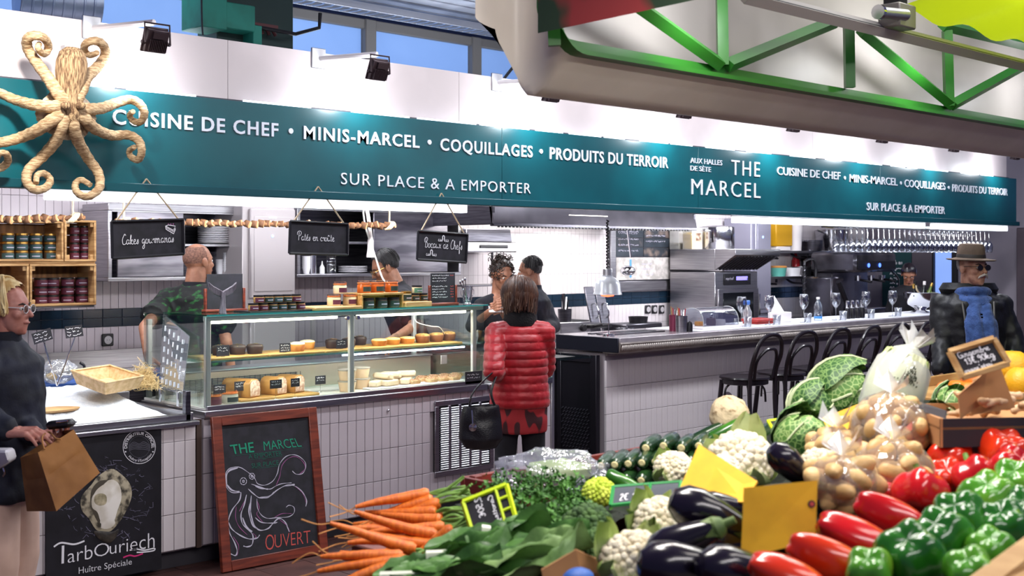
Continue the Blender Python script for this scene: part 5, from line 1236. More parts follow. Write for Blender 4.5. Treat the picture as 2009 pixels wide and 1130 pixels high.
# coffee machine
cmz = .949; cf = thing('coffee_machine','big steel espresso machine with blue lights at the end of the bar','coffee machine',(12.55,7.35,cmz))
cm_d = mat('coffee_steel','8b8890',.25,.9,col2='55535a',ns=3)
MB().box(0,.9,0.05,.55,.0,.12).build('base',cm_d,cf,bevel=.012); MB().box(.05,.85,.32,.55,.12,.55).build('back',cm_d,cf,bevel=.01); MB().box(-.02,.92,-.02,.58,.55,.78).build('head',cm_d,cf,bevel=.03)
MB().box(.02,.88,-.03,-.02,.58,.68).build('control_strip',black_p,cf,bevel=.004)
for x in (.25,.5): MB().sph((x,-.035,.63),(.025,.01,.025),10,8).build('blue_button',mat('blue_glow','4a6cff',.4,emit=2.5,ecol='4a70ff'),cf)
for x in (.2,.5,.75): MB().lathe([(0,0),(.035,0),(.04,.06),(0,.06)],(x,.08,.45),14).build('group_head',chrome,cf); MB().tube([(x,.04,.46),(x,-.1,.44)],.014,8).build('portafilter',black_p,cf)
MB().tube(spline([(.86,0,.55),(.93,-.04,.45),(.92,-.03,.25)],5),.01,7).build('steam_wand',chrome,cf); MB().box(.02,.88,.0,.3,.12,.135).build('drip_tray',chrome,cf,bevel=.003)
for k in range(4): MB().lathe([(0,0),(.03,0),(.035,.06),(0,.06)],(.12 + k * .1,.3,.781),12).build('warming_cup',pl_m,cf)
MB().sph((.55,.35,.8),(.28,.16,.1),14,8,fn=lambda v: 1 + .2 * noise.noise(v * 4)).build('cloth',mat('grey_cloth','b8b8c0',.9),cf)
MB().box(-.32,-.06,.1,.5,0,.5).build('grinder_body',cm_d,cf,bevel=.02)
MB().tube([(-.35,.0,.45),(-.02,.02,.05)],.03,8).build('black_lever',black_p,cf)
# chalk menu, door and window on the end wall
mn = thing('wall_chalkboard','tall dark teal chalkboard menu on the end wall','chalkboard',(0,0,0))
def XP(px,py,X=XR): return PX(px,py,X)
def wallq(px0,px1,py0,py1,th,name,m_,parent,off=0):
    a = XP(px0,HZ); b = XP(px1,HZ); pm = (px0 + px1) / 2; z1 = XP(pm,py0).z; z0 = XP(pm,py1).z
    return MB().box(XR - th - off,XR - off - .0005,b.y,a.y,z0,z1).build(name,m_,parent,bevel=.003)
wallq(1733,1790,478,600,.03,'board',mat('teal_slate','123e42',.6),mn)
mb = MB()
def wfn(x,y): a = XP(x,y,XR - .032); return a
script(mb,'Menu du jour',lambda x,y: wfn(1744 + x * 2.6,518 - y * 4),.012,(1,0,0)); 
for k in range(5): scribble(mb,[(1746,1746 + 24 - k * 2,528 + k * 9,3)],wfn,.01,(1,0,0),rnd=random.Random(k))
mb.build('handwriting',chalk,mn,angle=0)
dw = thing('end_door','brown-grey door with a blue window in the end wall','door',(0,0,0)); wallq(1792,1832,470,780,.04,'leaf',mat('taupe_door','5d545c',.5),dw); wallq(1833,1836,480,780,.06,'frame',black_p,dw); wallq(1871,1880,480,780,.06,'frame',black_p,dw); wallq(1837,1870,492,780,.03,'blue_pane',mat('blue_light_pane','7d9ce0',.5,emit=.7,ecol='86a6ee'),dw)
ls = MB().box(XR - .6,XR - .58,8.0,8.39,1.0,2.2).build('white_screen',mat('pale_divider','b9b4b8',.6),bevel=.003); tag(ls,'pale divider board behind the espresso machine','board')
# things far beyond the end of the shop
fw = tag(MB().box(17.5,17.6,2,14,0,2.25).build('wall_far',mat('far_brown_wall','2b2430',.8,col2='3a2c30',ns=2),angle=0),kind='structure')
tag(MB().box(17.5,17.6,2,14,2.25,4.2).build('window_far_upper',mat('far_daylight_blue','8fa8dc',.6),angle=0),kind='structure')  # daylight of a far window, put in as a brightened pale blue
pc = thing('end_pillar','brown pillar at the end of the shop behind the hat','pillar',(14.3,5.95,0)); MB().box(0,.4,0,.3,0,2.02).build('shaft',mat('brown_pillar','4b3f48',.6),pc,bevel=.01); MB().box(-.02,.42,-.02,.32,0,.1).build('foot',black_p,pc,bevel=.006)
fc = thing('far_counter','white-topped counter of another stall beyond the man with the hat','counter',(15.6,5.2,0)); MB().box(0,1.5,0,1.0,1.0,1.05).build('top',mat('counter_white','eef0f6',.4),fc,bevel=.005); MB().box(.03,1.47,.03,.97,0,1.0).build('body',mat('far_body','3d3a48',.6),fc,angle=0); MB().box(.3,1.2,.3,.7,1.05,1.45).build('glass_case',clear('far_glass','e8f0ff',.2,white=.2),fc,bevel=.004)  # the counter top is plain white
fs = thing('far_shelf','dark shelf of bottles beyond the end of the shop','shelf',(17.0,5.0,0))
for z in (1.45,1.8): MB().box(0,.4,0,2.6,z,z + .03).build('board',wood_r,fs,bevel=.003)
for y in (0,2.57): MB().box(0,.4,y,y + .03,0,2.1).build('side',wood_r,fs,bevel=.003)
fbp = None
for j,z in enumerate((1.4805,1.8305)):
    for k in range(12):
        if fbp is None: fbp = tag(MB().lathe([(0,0),(.045,0),(.045,.17),(.016,.22),(.016,.28),(0,.28)],n=10).build('bottle',mat('amber_glass','8a4a2a',.2,col2='3a2018',ns=3)),'','bottle','bottles on the far shelf'); o = fbp
        else: o = ccopy(fbp)
        o['label'] = 'dark bottle on the %s board of the far shelf' % ('lower','upper')[j]; o.location = (17.2,5.12 + k * .2,z)
# ================================================================== BAR
BX0,BX1,BZ = 6.75,13.3,1.095
bar = thing('bar_counter','long zinc-topped bar with a beaded edge and white tiled front','bar counter',(0,0,0))
pewter = mat('pewter','a69d97',.3,.45,col2='857c77',ns=5,bump=.1,bs=30)
MB().box(BX0 + .03,BX1,6.03,6.45,.12,.97).build('body',grout,bar,angle=0); MB().box(BX0 + .05,BX1,6.08,6.4,0,.12).build('plinth',plinth_m,bar,angle=0)
tiles(bar,BX0 + .02,BX1 - .04,.12,.965,.065,.2,6.03,tile_w,th=.02,limit=168)
MB().box(BX0,BX1,5.86,6.5,1.055,BZ).build('top',mat('pewter_top','b4acb0',.22,.35,col2='9d959a',ns=4),bar,bevel=.004)
MB().prism([(5.86,1.06),(5.845,1.05),(5.87,.985),(5.9,.975),(6.03,.975),(6.03,1.06)],BX1 - BX0,M=Matrix.Translation((BX0,0,0)) @ Matrix(((0,1,0,0),(1,0,0,0),(0,0,1,0),(0,0,0,1)))).build('edge_moulding',pewter,bar,bevel=.001)
bd = MB().sph((0,0,0),(.0105,.012,.021),8,6).mesh('bead',[mat('bead_pewter','b9b0aa',.3,.4)])
for k in range(290):
    o = bpy.data.objects.new('bead',bd); COL.objects.link(o); o.parent = bar; o.location = (BX0 + .02 + k * .0225,5.853,1.022); 
bd.polygons.foreach_set('use_smooth',[True] * len(bd.polygons))
MB().box(BX0 - .012,BX0,5.87,6.5,.985,1.092).build('end_plate',mat('dark_blue_steel','2b2c38',.35,.6),bar,bevel=.003)
MB().box(BX0 + .02,BX1 - .04,6.0,6.02,.955,.975).build('rail',pewter,bar,bevel=.003)
cl_b = MB().box(XA(1365,5.95),BX1 - .02,5.9,6.46,BZ + .0005,BZ + .004).build('white_runner',mat('white_runner','e9ebf2',.55),bevel=.001); tag(cl_b,'white paper runner covering the bar top','runner')
# undercounter fridge at the bar's end, seen from its grilled side
uf = thing('undercounter_fridge','dark steel undercounter fridge with a pierced grille at the bar end','fridge',(6.6,6.5,0)); dks = mat('black_steel','232028',.4,.5)
uf.location = (7.0,6.51,0)
MB().box(-.0,1.5,0,.42,.1,.95).build('body',dks,uf,bevel=.006); MB().box(-.22,1.55,-.0,.44,.95,.985).build('worktop',steel,uf,bevel=.004)
sp = thing('bar_end_unit','dark steel end unit of the bar with a pierced side grille and feet','cabinet',(6.70,6.05,0))
MB().box(0,.045,0,.06,.0,.96).build('post',dks,sp,bevel=.003); MB().box(0,.045,.36,.40,.0,.96).build('post',dks,sp,bevel=.003); MB().box(0,.04,.06,.36,.9,.96).build('top_rail',dks,sp,bevel=.003)
MB().box(.01,.03,.06,.36,.2,.9).build('side_panel',mat('pierced_panel','1a1820',.4,.4),sp,bevel=.002)
pr_ = MB().box(.005,.009,-.012,.012,-.004,.004).mesh('grille_slot',[mat('slot_grey','4d4a54',.4,.6)])
for i in range(9):
    for j in range(12):
        o = bpy.data.objects.new('grille_slot',pr_); COL.objects.link(o); o.parent = sp; o.location = (0,.085 + i * .031 + (j % 2) * .015,.26 + j * .026); o.rotation_euler = (radians(-35),0,0)
MB().tube([(.02,.3,0),(.02,.3,.2)],.022,10).build('foot',steel_dk,sp)
gs = thing('glass_ledge','small glass ledge with a black slate beside the cake counter','ledge',(6.0,5.9,.962)); MB().box(0,.5,0,.3,0,.01).build('glass',glass_g,gs,angle=0); MB().box(.1,.36,.04,.24,.0105,.018).build('slate',black_p,gs,bevel=.002); MB().box(.15,.18,.12,.5,-.08,0).build('bracket',alu,gs,bevel=.003)
sb = thing('soap_bottle','clear pump soap bottle beside the woman in the red jacket','bottle',(*PH(1068,645,.97).xy,.982)); sb.location = (6.16,6.05,.9725); MB().lathe([(0,0),(.03,0),(.032,.01),(.032,.1),(.012,.125),(.012,.14),(0,.14)],n=16).build('body',clear('soap_clear','dfeaf4',.15,white=.15),sb); MB().lathe([(.013,.14),(.013,.155),(.005,.16),(.005,.19),(0,.19)],n=12).tube([(-.02,0,.19),(.02,0,.19)],.007,7).build('pump',white_p,sb); MB().grid(lambda u,v: (.0325 * sin((u - .5) * 2),-.0325 * cos((u - .5) * 2),.02 + .06 * v),8,1).build('label',white_p,sb)

TB = BZ + .0045
def onb(px,py): p = PH(px,py,TB); return (p.x,min(max(p.y,5.93),6.42),TB)
def wine_mesh(s=1.0):
    return MB().lathe([(0,.0),(.033,0),(.033,.003),(.006,.008),(.0035,.02),(.0035,.09),(.012,.1),(.03,.125),(.037,.155),(.034,.19),(.029,.21),(.0275,.21),(.032,.19),(.0345,.155),(.028,.127),(.01,.103),(0,.1)],n=18).mesh('wine_glass',[glass_w])
wgm = wine_mesh(); wgm.polygons.foreach_set('use_smooth',[True] * len(wgm.polygons))
def wine(loc,label,group,rot=None):
    o = bpy.data.objects.new('wine_glass',wgm); COL.objects.link(o); o.location = loc
    if rot: o.rotation_euler = rot
    o.scale = (1.2,1.2,1.2); return tag(o,label,'wine glass',group)
wn = ['beside the pastry dome','in front of the napkin box','beside the plastic water bottle','before the cruets','beyond the cruets','before the ice bucket']
for k,(px,py) in enumerate(((1455,636),(1509,632),(1577,628),(1640,624),(1699,620),(1751,616))):
    p = onb(px,py); wine((XA(px,6.02),6.02,TB),'empty wine glass on the bar ' + wn[k],'wine glasses on the bar')
tm = MB().lathe([(0,0),(.03,0),(.036,.085),(.033,.085),(.028,.008),(0,.008)],n=16).mesh('tumbler',[glass_w]); tm.polygons.foreach_set('use_smooth',[True] * len(tm.polygons))
for k,px in enumerate((1467,1524,1585,1654,1709,1762)):
    o = bpy.data.objects.new('tumbler',tm); COL.objects.link(o); o.location = (XA(px,5.98),5.98,TB); tag(o,'water tumbler on the bar beside the wine glass ' + wn[k],'tumbler','tumblers on the bar')
wbt = thing('water_bottle','clear plastic water bottle with a blue cap standing on the bar','bottle',(XA(1605,6.1),6.1,TB)); MB().lathe([(0,0),(.036,0),(.038,.01),(.038,.05),(.034,.06),(.038,.07),(.038,.13),(.032,.15),(.014,.185),(.014,.2),(0,.2)],n=18).build('body',clear('pet_plastic','eaf2fa',.2,rough=.06,bump=.4,bs=40),wbt); MB().lathe([(.016,.195),(.016,.215),(0,.215)],n=12).build('cap',white_p,wbt); MB().lathe([(.0385,.02),(.0385,.04)],n=18).build('label',mat('blue_label','3f86c8',.5),wbt)
k = 0
for i in range(4):
    for j in range(2):
        t = thing('cruet_bottle','black cruet bottle with a steel top, %s row, %s in the bar cluster' % (('front','back')[j],('first','second','third','fourth')[i]),'cruet',(XA(1663 + i * 9.5,6.08 + j * .09),6.08 + j * .09,TB),group='cruet bottles clustered on the bar')
        MB().lathe([(0,0),(.026,0),(.028,.05),(.022,.08),(.016,.1)],n=14).build('body',black_p,t); MB().lathe([(.018,.1),(.02,.105),(.018,.16),(.01,.165),(0,.165)],n=14).build('cap',chrome,t)
nb = thing('napkin_box','white napkin box with one napkin standing up on the bar','napkin box',(XA(1530,6.2),6.2,TB)); MB().box(-.1,.1,-.06,.06,0,.09).build('box',white_p,nb,bevel=.006); MB().add([(-.09,0,.09),(.07,0,.09),(-.06,.02,.24),(-.09,.03,.09)],[[0,1,2],[1,3,2],[0,2,3]]).build('napkin',mat('napkin','f0eef2',.8),nb,angle=0)
rt = thing('red_tray','small red plastic tray on the bar beside the pastry dome','tray',(XA(1488,6.2),6.2,TB)); MB().box(-.13,.13,-.08,.08,0,.02).box(-.14,.14,-.09,.09,.02,.045).build('tray',mat('red_plastic','a5231f',.4),rt,bevel=.006)
pd_ = thing('pastry_dome','clear domed pastry cover on a white tray on the bar','pastry dome',(XA(1392,6.15),6.15,BZ + .0005)); dw_ = .22
MB().box(-.29,.29,-.15,.15,0,.022).build('tray',white_p,pd_,bevel=.006)
dm = MB(); prof = [(dw_ * cos(a),.13 * sin(a)) for a in [pi * k / 16 for k in range(17)]]
dm.grid(lambda u,v: (lerp(-.24,.24,v),-.12 * cos(pi * u),.024 + .15 * sin(pi * u) ** .7),20,1); dm.add([(-.24,-.12 * cos(pi * k / 20),.024 + .15 * sin(pi * k / 20) ** .7) for k in range(21)],[list(range(21))]); dm.add([(.24,-.12 * cos(pi * k / 20),.024 + .15 * sin(pi * k / 20) ** .7) for k in range(21)],[list(range(21))[::-1]])
dm.build('cover',clear('dome_clear','f0f4fa',.14),pd_); 
for s in (-1,1): MB().tube([(s * .24,-.12 * cos(pi * k / 16),.024 + .15 * sin(pi * k / 16) ** .7) for k in range(17)],.004,6).build('rim',clear('rim_clear','ffffff',.5,white=.3),pd_)
def dome_item(name,label,x,y,m_,r,h,lid=None):
    t = thing(name,label,'food',(pd_.location.x + x,6.15 + y,BZ + .0235)); MB().lathe([(0,0),(r * .9,0),(r,h * .5),(r * .9,h),(0,h)],n=16).build('body',m_,t)
    if lid: MB().sph((0,0,h + .02),(.018,.018,.022),10,8).build('knob',lid,t)
dome_item('spice_pot','dark spice pot with a knob under the pastry dome',-.02,-.03,mat('mustard_brown','5d3d20',.4),.042,.06,chrome); dome_item('butter_dish','small white pot under the pastry dome',.1,-.03,white_p,.05,.045); dome_item('cake_piece','golden cake piece under the pastry dome end',-.14,0,goldc,.04,.035)
for k,(px,nm,m_) in enumerate(((1324,'violet-red',mat('plum_pot','8d3d57',.35,.4)),(1337,'steel',steel))):
    t = thing('cutlery_pot','%s cutlery pot on the bar beside the pastry dome' % nm,'pot',(XA(px,6.1 - .1 * k),6.1 - .1 * k,BZ + .0005)); MB().lathe([(0,0),(.045,0),(.048,.125),(.052,.128),(.044,.128),(.04,.01),(0,.01)],n=18).build('pot',m_,t)
    for q in range(5): MB().tube([(.015 * cos(q * 1.3),.015 * sin(q * 1.3),.02),(.035 * cos(q * 1.3),.03 * sin(q * 1.3),.17 + .012 * (q % 3))],.004,5).build('cutlery',(chrome,mat('red_handle','b5303a',.4),wood_b)[q % 3],t)
bl = thing('pepper_bell','small black rounded stand on the bar before the pastry dome','stand',(XA(1353,5.96),5.96,BZ + .0005)); MB().lathe([(0,0),(.024,0),(.024,.05),(.016,.075),(0,.085)],n=14).build('body',black_p,bl)
ts = thing('ticket_spike','thin steel ticket spike on a round base at the bar end','ticket spike',(XA(1194,6.05),6.05,BZ + .0005)); MB().lathe([(0,0),(.045,0),(.045,.016),(.01,.022),(.003,.03),(.002,.2),(0,.2)],n=18).build('spike',chrome,ts)
for k in range(3): tag(MB().box(XA(1215,6),XA(1325,6),6.1 + k * .09,6.14 + k * .09,BZ + .0005,BZ + .009).build('steel_strip',steel_dk,bevel=.002),'thin steel strip lying on the bar end, %s' % ('nearest the beaded edge','middle one','nearest the cooks')[k],'strip','steel strips on the bar end')
sbx = thing('spray_bottle','spray bottle with blue trigger behind the wine glass by the dome','bottle',(XA(1466,6.3),6.3,TB)); MB().lathe([(0,0),(.04,0),(.04,.1),(.015,.16),(0,.16)],n=14).build('body',clear('soap_clear'),sbx); MB().box(-.05,.03,-.012,.012,.16,.2).build('trigger',mat('blue_trigger','3f6fc0',.4),sbx,bevel=.005)
# ice bucket with bottles
ib = thing('ice_bucket','large polished footed ice bucket full of bottles at the bar end','ice bucket',(XA(1806,6.15),6.15,TB)); MB().lathe([(0,0),(.1,0),(.1,.012),(.05,.03),(.06,.05),(.13,.09),(.165,.16),(.175,.21),(.185,.215),(.165,.215),(.15,.15),(.1,.08),(0,.07)],n=30).build('bowl',chrome,ib)
for k,(dx,dy,tl,mm,nm) in enumerate(((-.08,0,(.1,-.5),'dark_wine','tilted towards the espresso machine'),(-.01,.04,(0,-.1),'white_wine','with a pale neck'),(.05,0,(0,.15),'dark_wine','standing upright'),(.1,.0,(.1,.45),'green_wine','leaning out with a green neck'))):
    mm_ = {'dark_wine': mat('dark_wine_glass','15191a',.15),'white_wine': mat('pale_wine','b9a98a',.2),'green_wine': mat('green_wine_glass','55682a',.15)}[mm]
    t = thing('wine_bottle','wine bottle in the ice bucket ' + nm,'bottle',(ib.location.x + dx,6.15 + dy,TB + .09),(tl[0],tl[1],0),'bottles in the ice bucket'); MB().lathe([(0,0),(.036,0),(.036,.12),(.015,.17),(.014,.235),(0,.235)],n=14).build('body',mm_,t); MB().lathe([(.0155,.2),(.0155,.24),(0,.24)],n=12).build('capsule',(gold,blk_lid,white_p,gold)[k],t)
# hanging glass rack
rk_ = thing('glass_rack','dark wire glass rack hanging under the sign at the bar end','rack',(XA(1690,6.3),6.2,1.985)); rw = XA(1955,6.2) - rk_.location.x
for j in range(6): MB().tube([(0,.05 + j * .09,0),(rw,.05 + j * .09,0)],.006,5).build('bar',black_p,rk_)
for x in (0,rw * .33,rw * .66,rw): MB().tube([(x,.0,0),(x,.55,0)],.008,5).tube([(x,.27,0),(x,.27,.1305)],.008,5).build('hanger',black_p,rk_)
MB().box(0,rw * .7,.0,.02,-.012,.012).build('teal_edge',mat('teal_edge','1d8c8c',.3),rk_,bevel=.002)
ORD = 'first second third fourth fifth sixth seventh eighth ninth tenth eleventh twelfth thirteenth fourteenth fifteenth sixteenth seventeenth eighteenth nineteenth twentieth twenty-first twenty-second twenty-third twenty-fourth twenty-fifth twenty-sixth twenty-seventh twenty-eighth'.split()
for j in range(3):
    nn = int(rw / .105)
    for i in range(nn):
        wine((rk_.location.x + .06 + i * (rw - .1) / (nn - 1),6.27 + j * .18,1.9785),'upside-down wine glass in the hanging rack, %s row, %s from the kitchen end' % (('front','middle','back')[j],ORD[i]),'wine glasses in the hanging rack',(pi,0,0))
# ------------------------------------------------------------------ bentwood bar stools
bent = mat('dark_bentwood','1d161b',.3,coat=.3)
def stool(loc,label):
    t = thing('bar_stool',label,'bar stool',loc,group='bentwood bar stools along the bar'); SH = .755
    MB().lathe([(0,SH - .022),(.185,SH - .022),(.2,SH - .012),(.195,SH),(.16,SH - .004),(0,SH - .006)],n=26).build('seat',bent,t)
    MB().lathe([(.165,SH - .06),(.18,SH - .055),(.18,SH - .022),(.165,SH - .022)],n=26).build('seat_ring',bent,t)
    for s in (-1,1): MB().tube(spline([(s * .12,.13,SH - .03),(s * .14,.16,.4),(s * .17,.2,0)],5),[.019] * 6 + [.014] * 5,8).build('leg',bent,t)
    # rear legs run up into the hoop back
    hoop = spline([(-.19,-.21,0),(-.17,-.17,.4),(-.165,-.165,SH),(-.175,-.215,SH + .18),(-.12,-.245,SH + .30),(0,-.255,SH + .335),(.12,-.245,SH + .30),(.175,-.215,SH + .18),(.165,-.165,SH),(.17,-.17,.4),(.19,-.21,0)],6)
    MB().tube(hoop,.0165,9).build('hoop_back',bent,t)
    MB().tube(spline([(-.12,-.17,SH - .01),(-.13,-.2,SH + .13),(-.07,-.235,SH + .21),(0,-.24,SH + .225),(.07,-.235,SH + .21),(.13,-.2,SH + .13),(.12,-.17,SH - .01)],6),.013,8).build('inner_hoop',bent,t)
    MB().tube([(.165 * cos(a),.165 * sin(a),.28) for a in [2 * pi * k / 24 for k in range(24)]],.011,7,closed=True).build('foot_ring',bent,t)
    for a in (45,135,225,315): MB().tube(spline([(.1 * cos(radians(a)),.1 * sin(radians(a)),SH - .05),(.15 * cos(radians(a)),.15 * sin(radians(a)),SH - .1),(.16 * cos(radians(a)),.16 * sin(radians(a)),SH - .2)],4),.009,6).build('brace',bent,t)
    return t
nm = ['nearest the cake case, standing clear of the others','second from the cake case','third from the cake case','fourth from the cake case','fifth from the cake case','sixth from the cake case, beside the man in the hat','seventh from the cake case, mostly hidden by the man']
s0 = stool((7.93,5.6,0),'dark bentwood bar stool ' + nm[0])
for k in range(1,7): ccopy(s0,None,(7.93 + .5 * k,5.6,0),(0,0,random.uniform(-.08,.08)),'dark bentwood bar stool ' + nm[k])
tag(MB().lathe([(0,0),(.09,0),(.09,.008),(0,.008)],(0,0,0),28,M=Matrix.Rotation(pi / 2,4,'X')).build('niche_disc',mat('dark_glass_disc','6b5f68',.2),None,(*P(1425,790,5.995).xy,P(1425,790,5.995).z)),'dark round mirror on the tiled bar front behind the first stool','mirror')
# ------------------------------------------------------------------ chalkboard leaning on the counter
A_ = P(410,818,5.965); cbx0,cbx1 = 3.43,4.08
cb = thing('leaning_chalkboard','large red-brown framed chalkboard with a drawn octopus leaning on the counter','chalkboard',(0,0,0))
p_bl = PH(432,1124,.0); p_br = PH(640,1084,.0); p_tl = P(411,819,5.955); p_tr = P(611,798,5.955)
p_tr = p_tl + (p_br - p_bl) * 1.0; p_tr.z = p_tl.z
n_ = (p_br - p_bl).cross(p_tl - p_bl).normalized()
if n_.y > 0: n_ = -n_
def cbp(s,t,o=0): return p_bl.lerp(p_br,s).lerp(p_tl.lerp(p_tr,s),t) + n_ * o
def cbbar(s0,s1,t0,t1,o0,o1):
    q = [cbp(s0,t0,o0),cbp(s1,t0,o0),cbp(s1,t1,o0),cbp(s0,t1,o0),cbp(s0,t0,o1),cbp(s1,t0,o1),cbp(s1,t1,o1),cbp(s0,t1,o1)]
    return MB().add(q,[[3,2,1,0],[4,5,6,7],[0,1,5,4],[1,2,6,5],[2,3,7,6],[3,0,4,7]])
fw_,fh_ = .085,.065
cbbar(.04,.96,.03,.97,.004,.014).build('board',slate,cb,angle=0)
for b in ((0,fw_,0,1),(1 - fw_,1,0,1),(fw_,1 - fw_,0,fh_),(fw_,1 - fw_,1 - fh_,1)): cbbar(*b,.002,.028).build('frame_rail',wood_r,cb,bevel=.003)
# drawing: picture coordinates of the close view -> board coordinates
def zc(x,y):
    px = 380 + x / 3.229; py = 780 + y / 3.229
    o = Vector((0,0,CAMZ)); d = ray(px,py); pt = p_bl + n_ * .0155
    return o + d * ((pt - o).dot(n_) / d.dot(n_))
def stroke(mb,pts,w=.0045,closed=False):
    q = spline([zc(*p) for p in pts],6,closed); ribbon(mb,q + ([q[0]] if closed else []),[w * (.35 + .6 * abs(sin(i * .35))) for i in range(len(q) + (1 if closed else 0))],n_)
mb = MB()
for pts,w in (([(300,600),(240,600),(205,560),(198,500),(225,450),(285,440),(340,470),(385,510),(405,545),(450,555),(500,530),(530,480),(545,420),(590,370),(650,365),(700,400),(710,440),(690,480),(650,485),(625,465)],.005),
    ([(210,560),(205,500),(230,460),(280,445)],.012),([(205,545),(240,585),(290,597)],.011),
    ([(300,600),(290,650),(245,710),(220,780),(225,850),(260,920),(275,970),(265,1000),(235,990)],.008),
    ([(335,615),(320,680),(300,740),(310,800),(350,840),(375,875),(370,930),(340,945),(315,940)],.008),
    ([(365,620),(360,690),(365,750),(385,810),(420,840),(470,830),(500,800),(540,765),(580,790),(605,850)],.008),
    ([(400,640),(405,700),(430,745),(470,765),(530,760),(600,755),(635,730),(635,695),(605,682),(585,695)],.005),
    ([(345,578),(380,610),(420,635),(480,625),(530,585),(590,555),(640,560),(690,600),(715,650),(710,690)],.007),
    ([(365,548),(420,565),(480,580),(520,560),(560,545),(620,540)],.005),([(390,560),(430,575),(470,580)],.01),([(420,632),(470,630),(510,600)],.011),([(580,560),(640,550)],.009),
    ([(222,790),(240,830),(290,870),(350,895),(400,890),(418,870)],.008),([(390,760),(430,790),(500,795),(530,790)],.007),([(365,650),(350,720),(370,800),(400,830)],.01),([(310,760),(330,810),(370,850)],.01)):
    stroke(mb,pts,w)
for c,r in (((315,530),20),((369,498),17)):
    stroke(mb,[(c[0] + r * cos(a),c[1] + r * 1.1 * sin(a)) for a in [2 * pi * k / 10 for k in range(10)]],.005,True); stroke(mb,[(c[0] + 6 * cos(a),c[1] + 7 * sin(a)) for a in [2 * pi * k / 6 for k in range(6)]],.006,True)
mb.build('octopus_drawing',chalk_s,cb,angle=0)
mb = MB()
for pts in ([(520,560),(545,500),(560,430),(600,385),(650,375),(695,410),(705,450),(670,485)],[(640,560),(690,605),(712,665)],[(270,690),(265,760),(290,820),(340,870)],[(400,650),(415,700),(400,740),(440,790)],[(510,760),(560,735),(620,735)],[(540,770),(590,810),(610,850)],[(250,880),(285,940),(275,1000)],[(375,900),(395,880),(375,860)],[(330,640),(290,720)]): stroke(mb,pts,.0035)
mb.build('pink_drawing',pink_chalk,cb,angle=0)
def cbtext(body,a,b,c,d,name,m_,bold=.0):
    mb = MB(); letter(mb,body,lambda s,t,h: zc(lerp(lerp(a[0],b[0],s),lerp(c[0],d[0],s),t),lerp(lerp(a[1],b[1],s),lerp(c[1],d[1],s),t)),bold=bold); mb.build(name,m_,cb,angle=0)
cbtext('THE',(243,358),(384,345),(228,302),(377,282),'green_lettering',grn_chalk,.01); cbtext('MARCEL',(446,335),(686,310),(441,278),(660,256),'green_lettering',grn_chalk,-.005)
dg_ = mat('dim_green_chalk','145a4a',.9)
cbtext('A EMPORTER',(348,388),(560,365),(345,360),(556,337),'green_lettering',dg_); cbtext('ou',(437,395),(456,392),(435,383),(455,380),'green_lettering',dg_,-.01); cbtext('SUR PLACE',(368,447),(540,425),(366,418),(537,396),'green_lettering',dg_)
mb = MB(); [stroke(mb,p,.002) for p in ([(245,369),(420,352),(695,318)],[(385,451),(545,432)],[(350,395),(560,370)])]; mb.build('underline',dg_,cb,angle=0)
cbtext('O',(455,968),(512,962),(453,870),(508,862),'red_lettering',red_chalk,-.01); cbtext('UVERT',(515,953),(742,920),(512,868),(738,840),'red_lettering',red_chalk,-.012)
# ================================================================== PEOPLE
def hand(wr,d,n,side,curl=.5):
    """palm and five bent fingers; d: finger direction, n: towards the palm's inside, side: +1 thumb along d x n"""
    d = Vector(d).normalized(); n = Vector(n); n = (n - d * n.dot(d)).normalized(); u = d.cross(n) * side; wr = Vector(wr); mb = MB()
    for k,(o,L,pl) in enumerate(((.030,.072,.088),(.010,.080,.092),(-.010,.074,.088),(-.029,.058,.080))):
        a = wr + u * o * .55; b = wr + d * pl + u * o
        mb.cap(a,b,.017,.0125,8); p = b; ang = .15 + .1 * k
        for j,f in enumerate((.45,.32,.26)):
            ang += curl * (1.0,.9,.6)[j]; q = p + (d * cos(ang) + n * sin(ang)) * L * f; mb.cap(p,q,.0092 - j * .0008,.0085 - j * .0008,8); p = q
    a = wr + d * .02 + u * .022; b = wr + d * .055 + u * .05 + n * .018; c = b + d * .03 + u * .008 + n * .02; e = c + d * .024 - u * .004 + n * .012
    mb.cap(a,b,.018,.0125,8); mb.cap(b,c,.0115,.0105,8); mb.cap(c,e,.0102,.008,8)
    mb.cap(wr - d * .03,wr + d * .02,.024,.022,10)
    return remesh(mb,.0036,2)
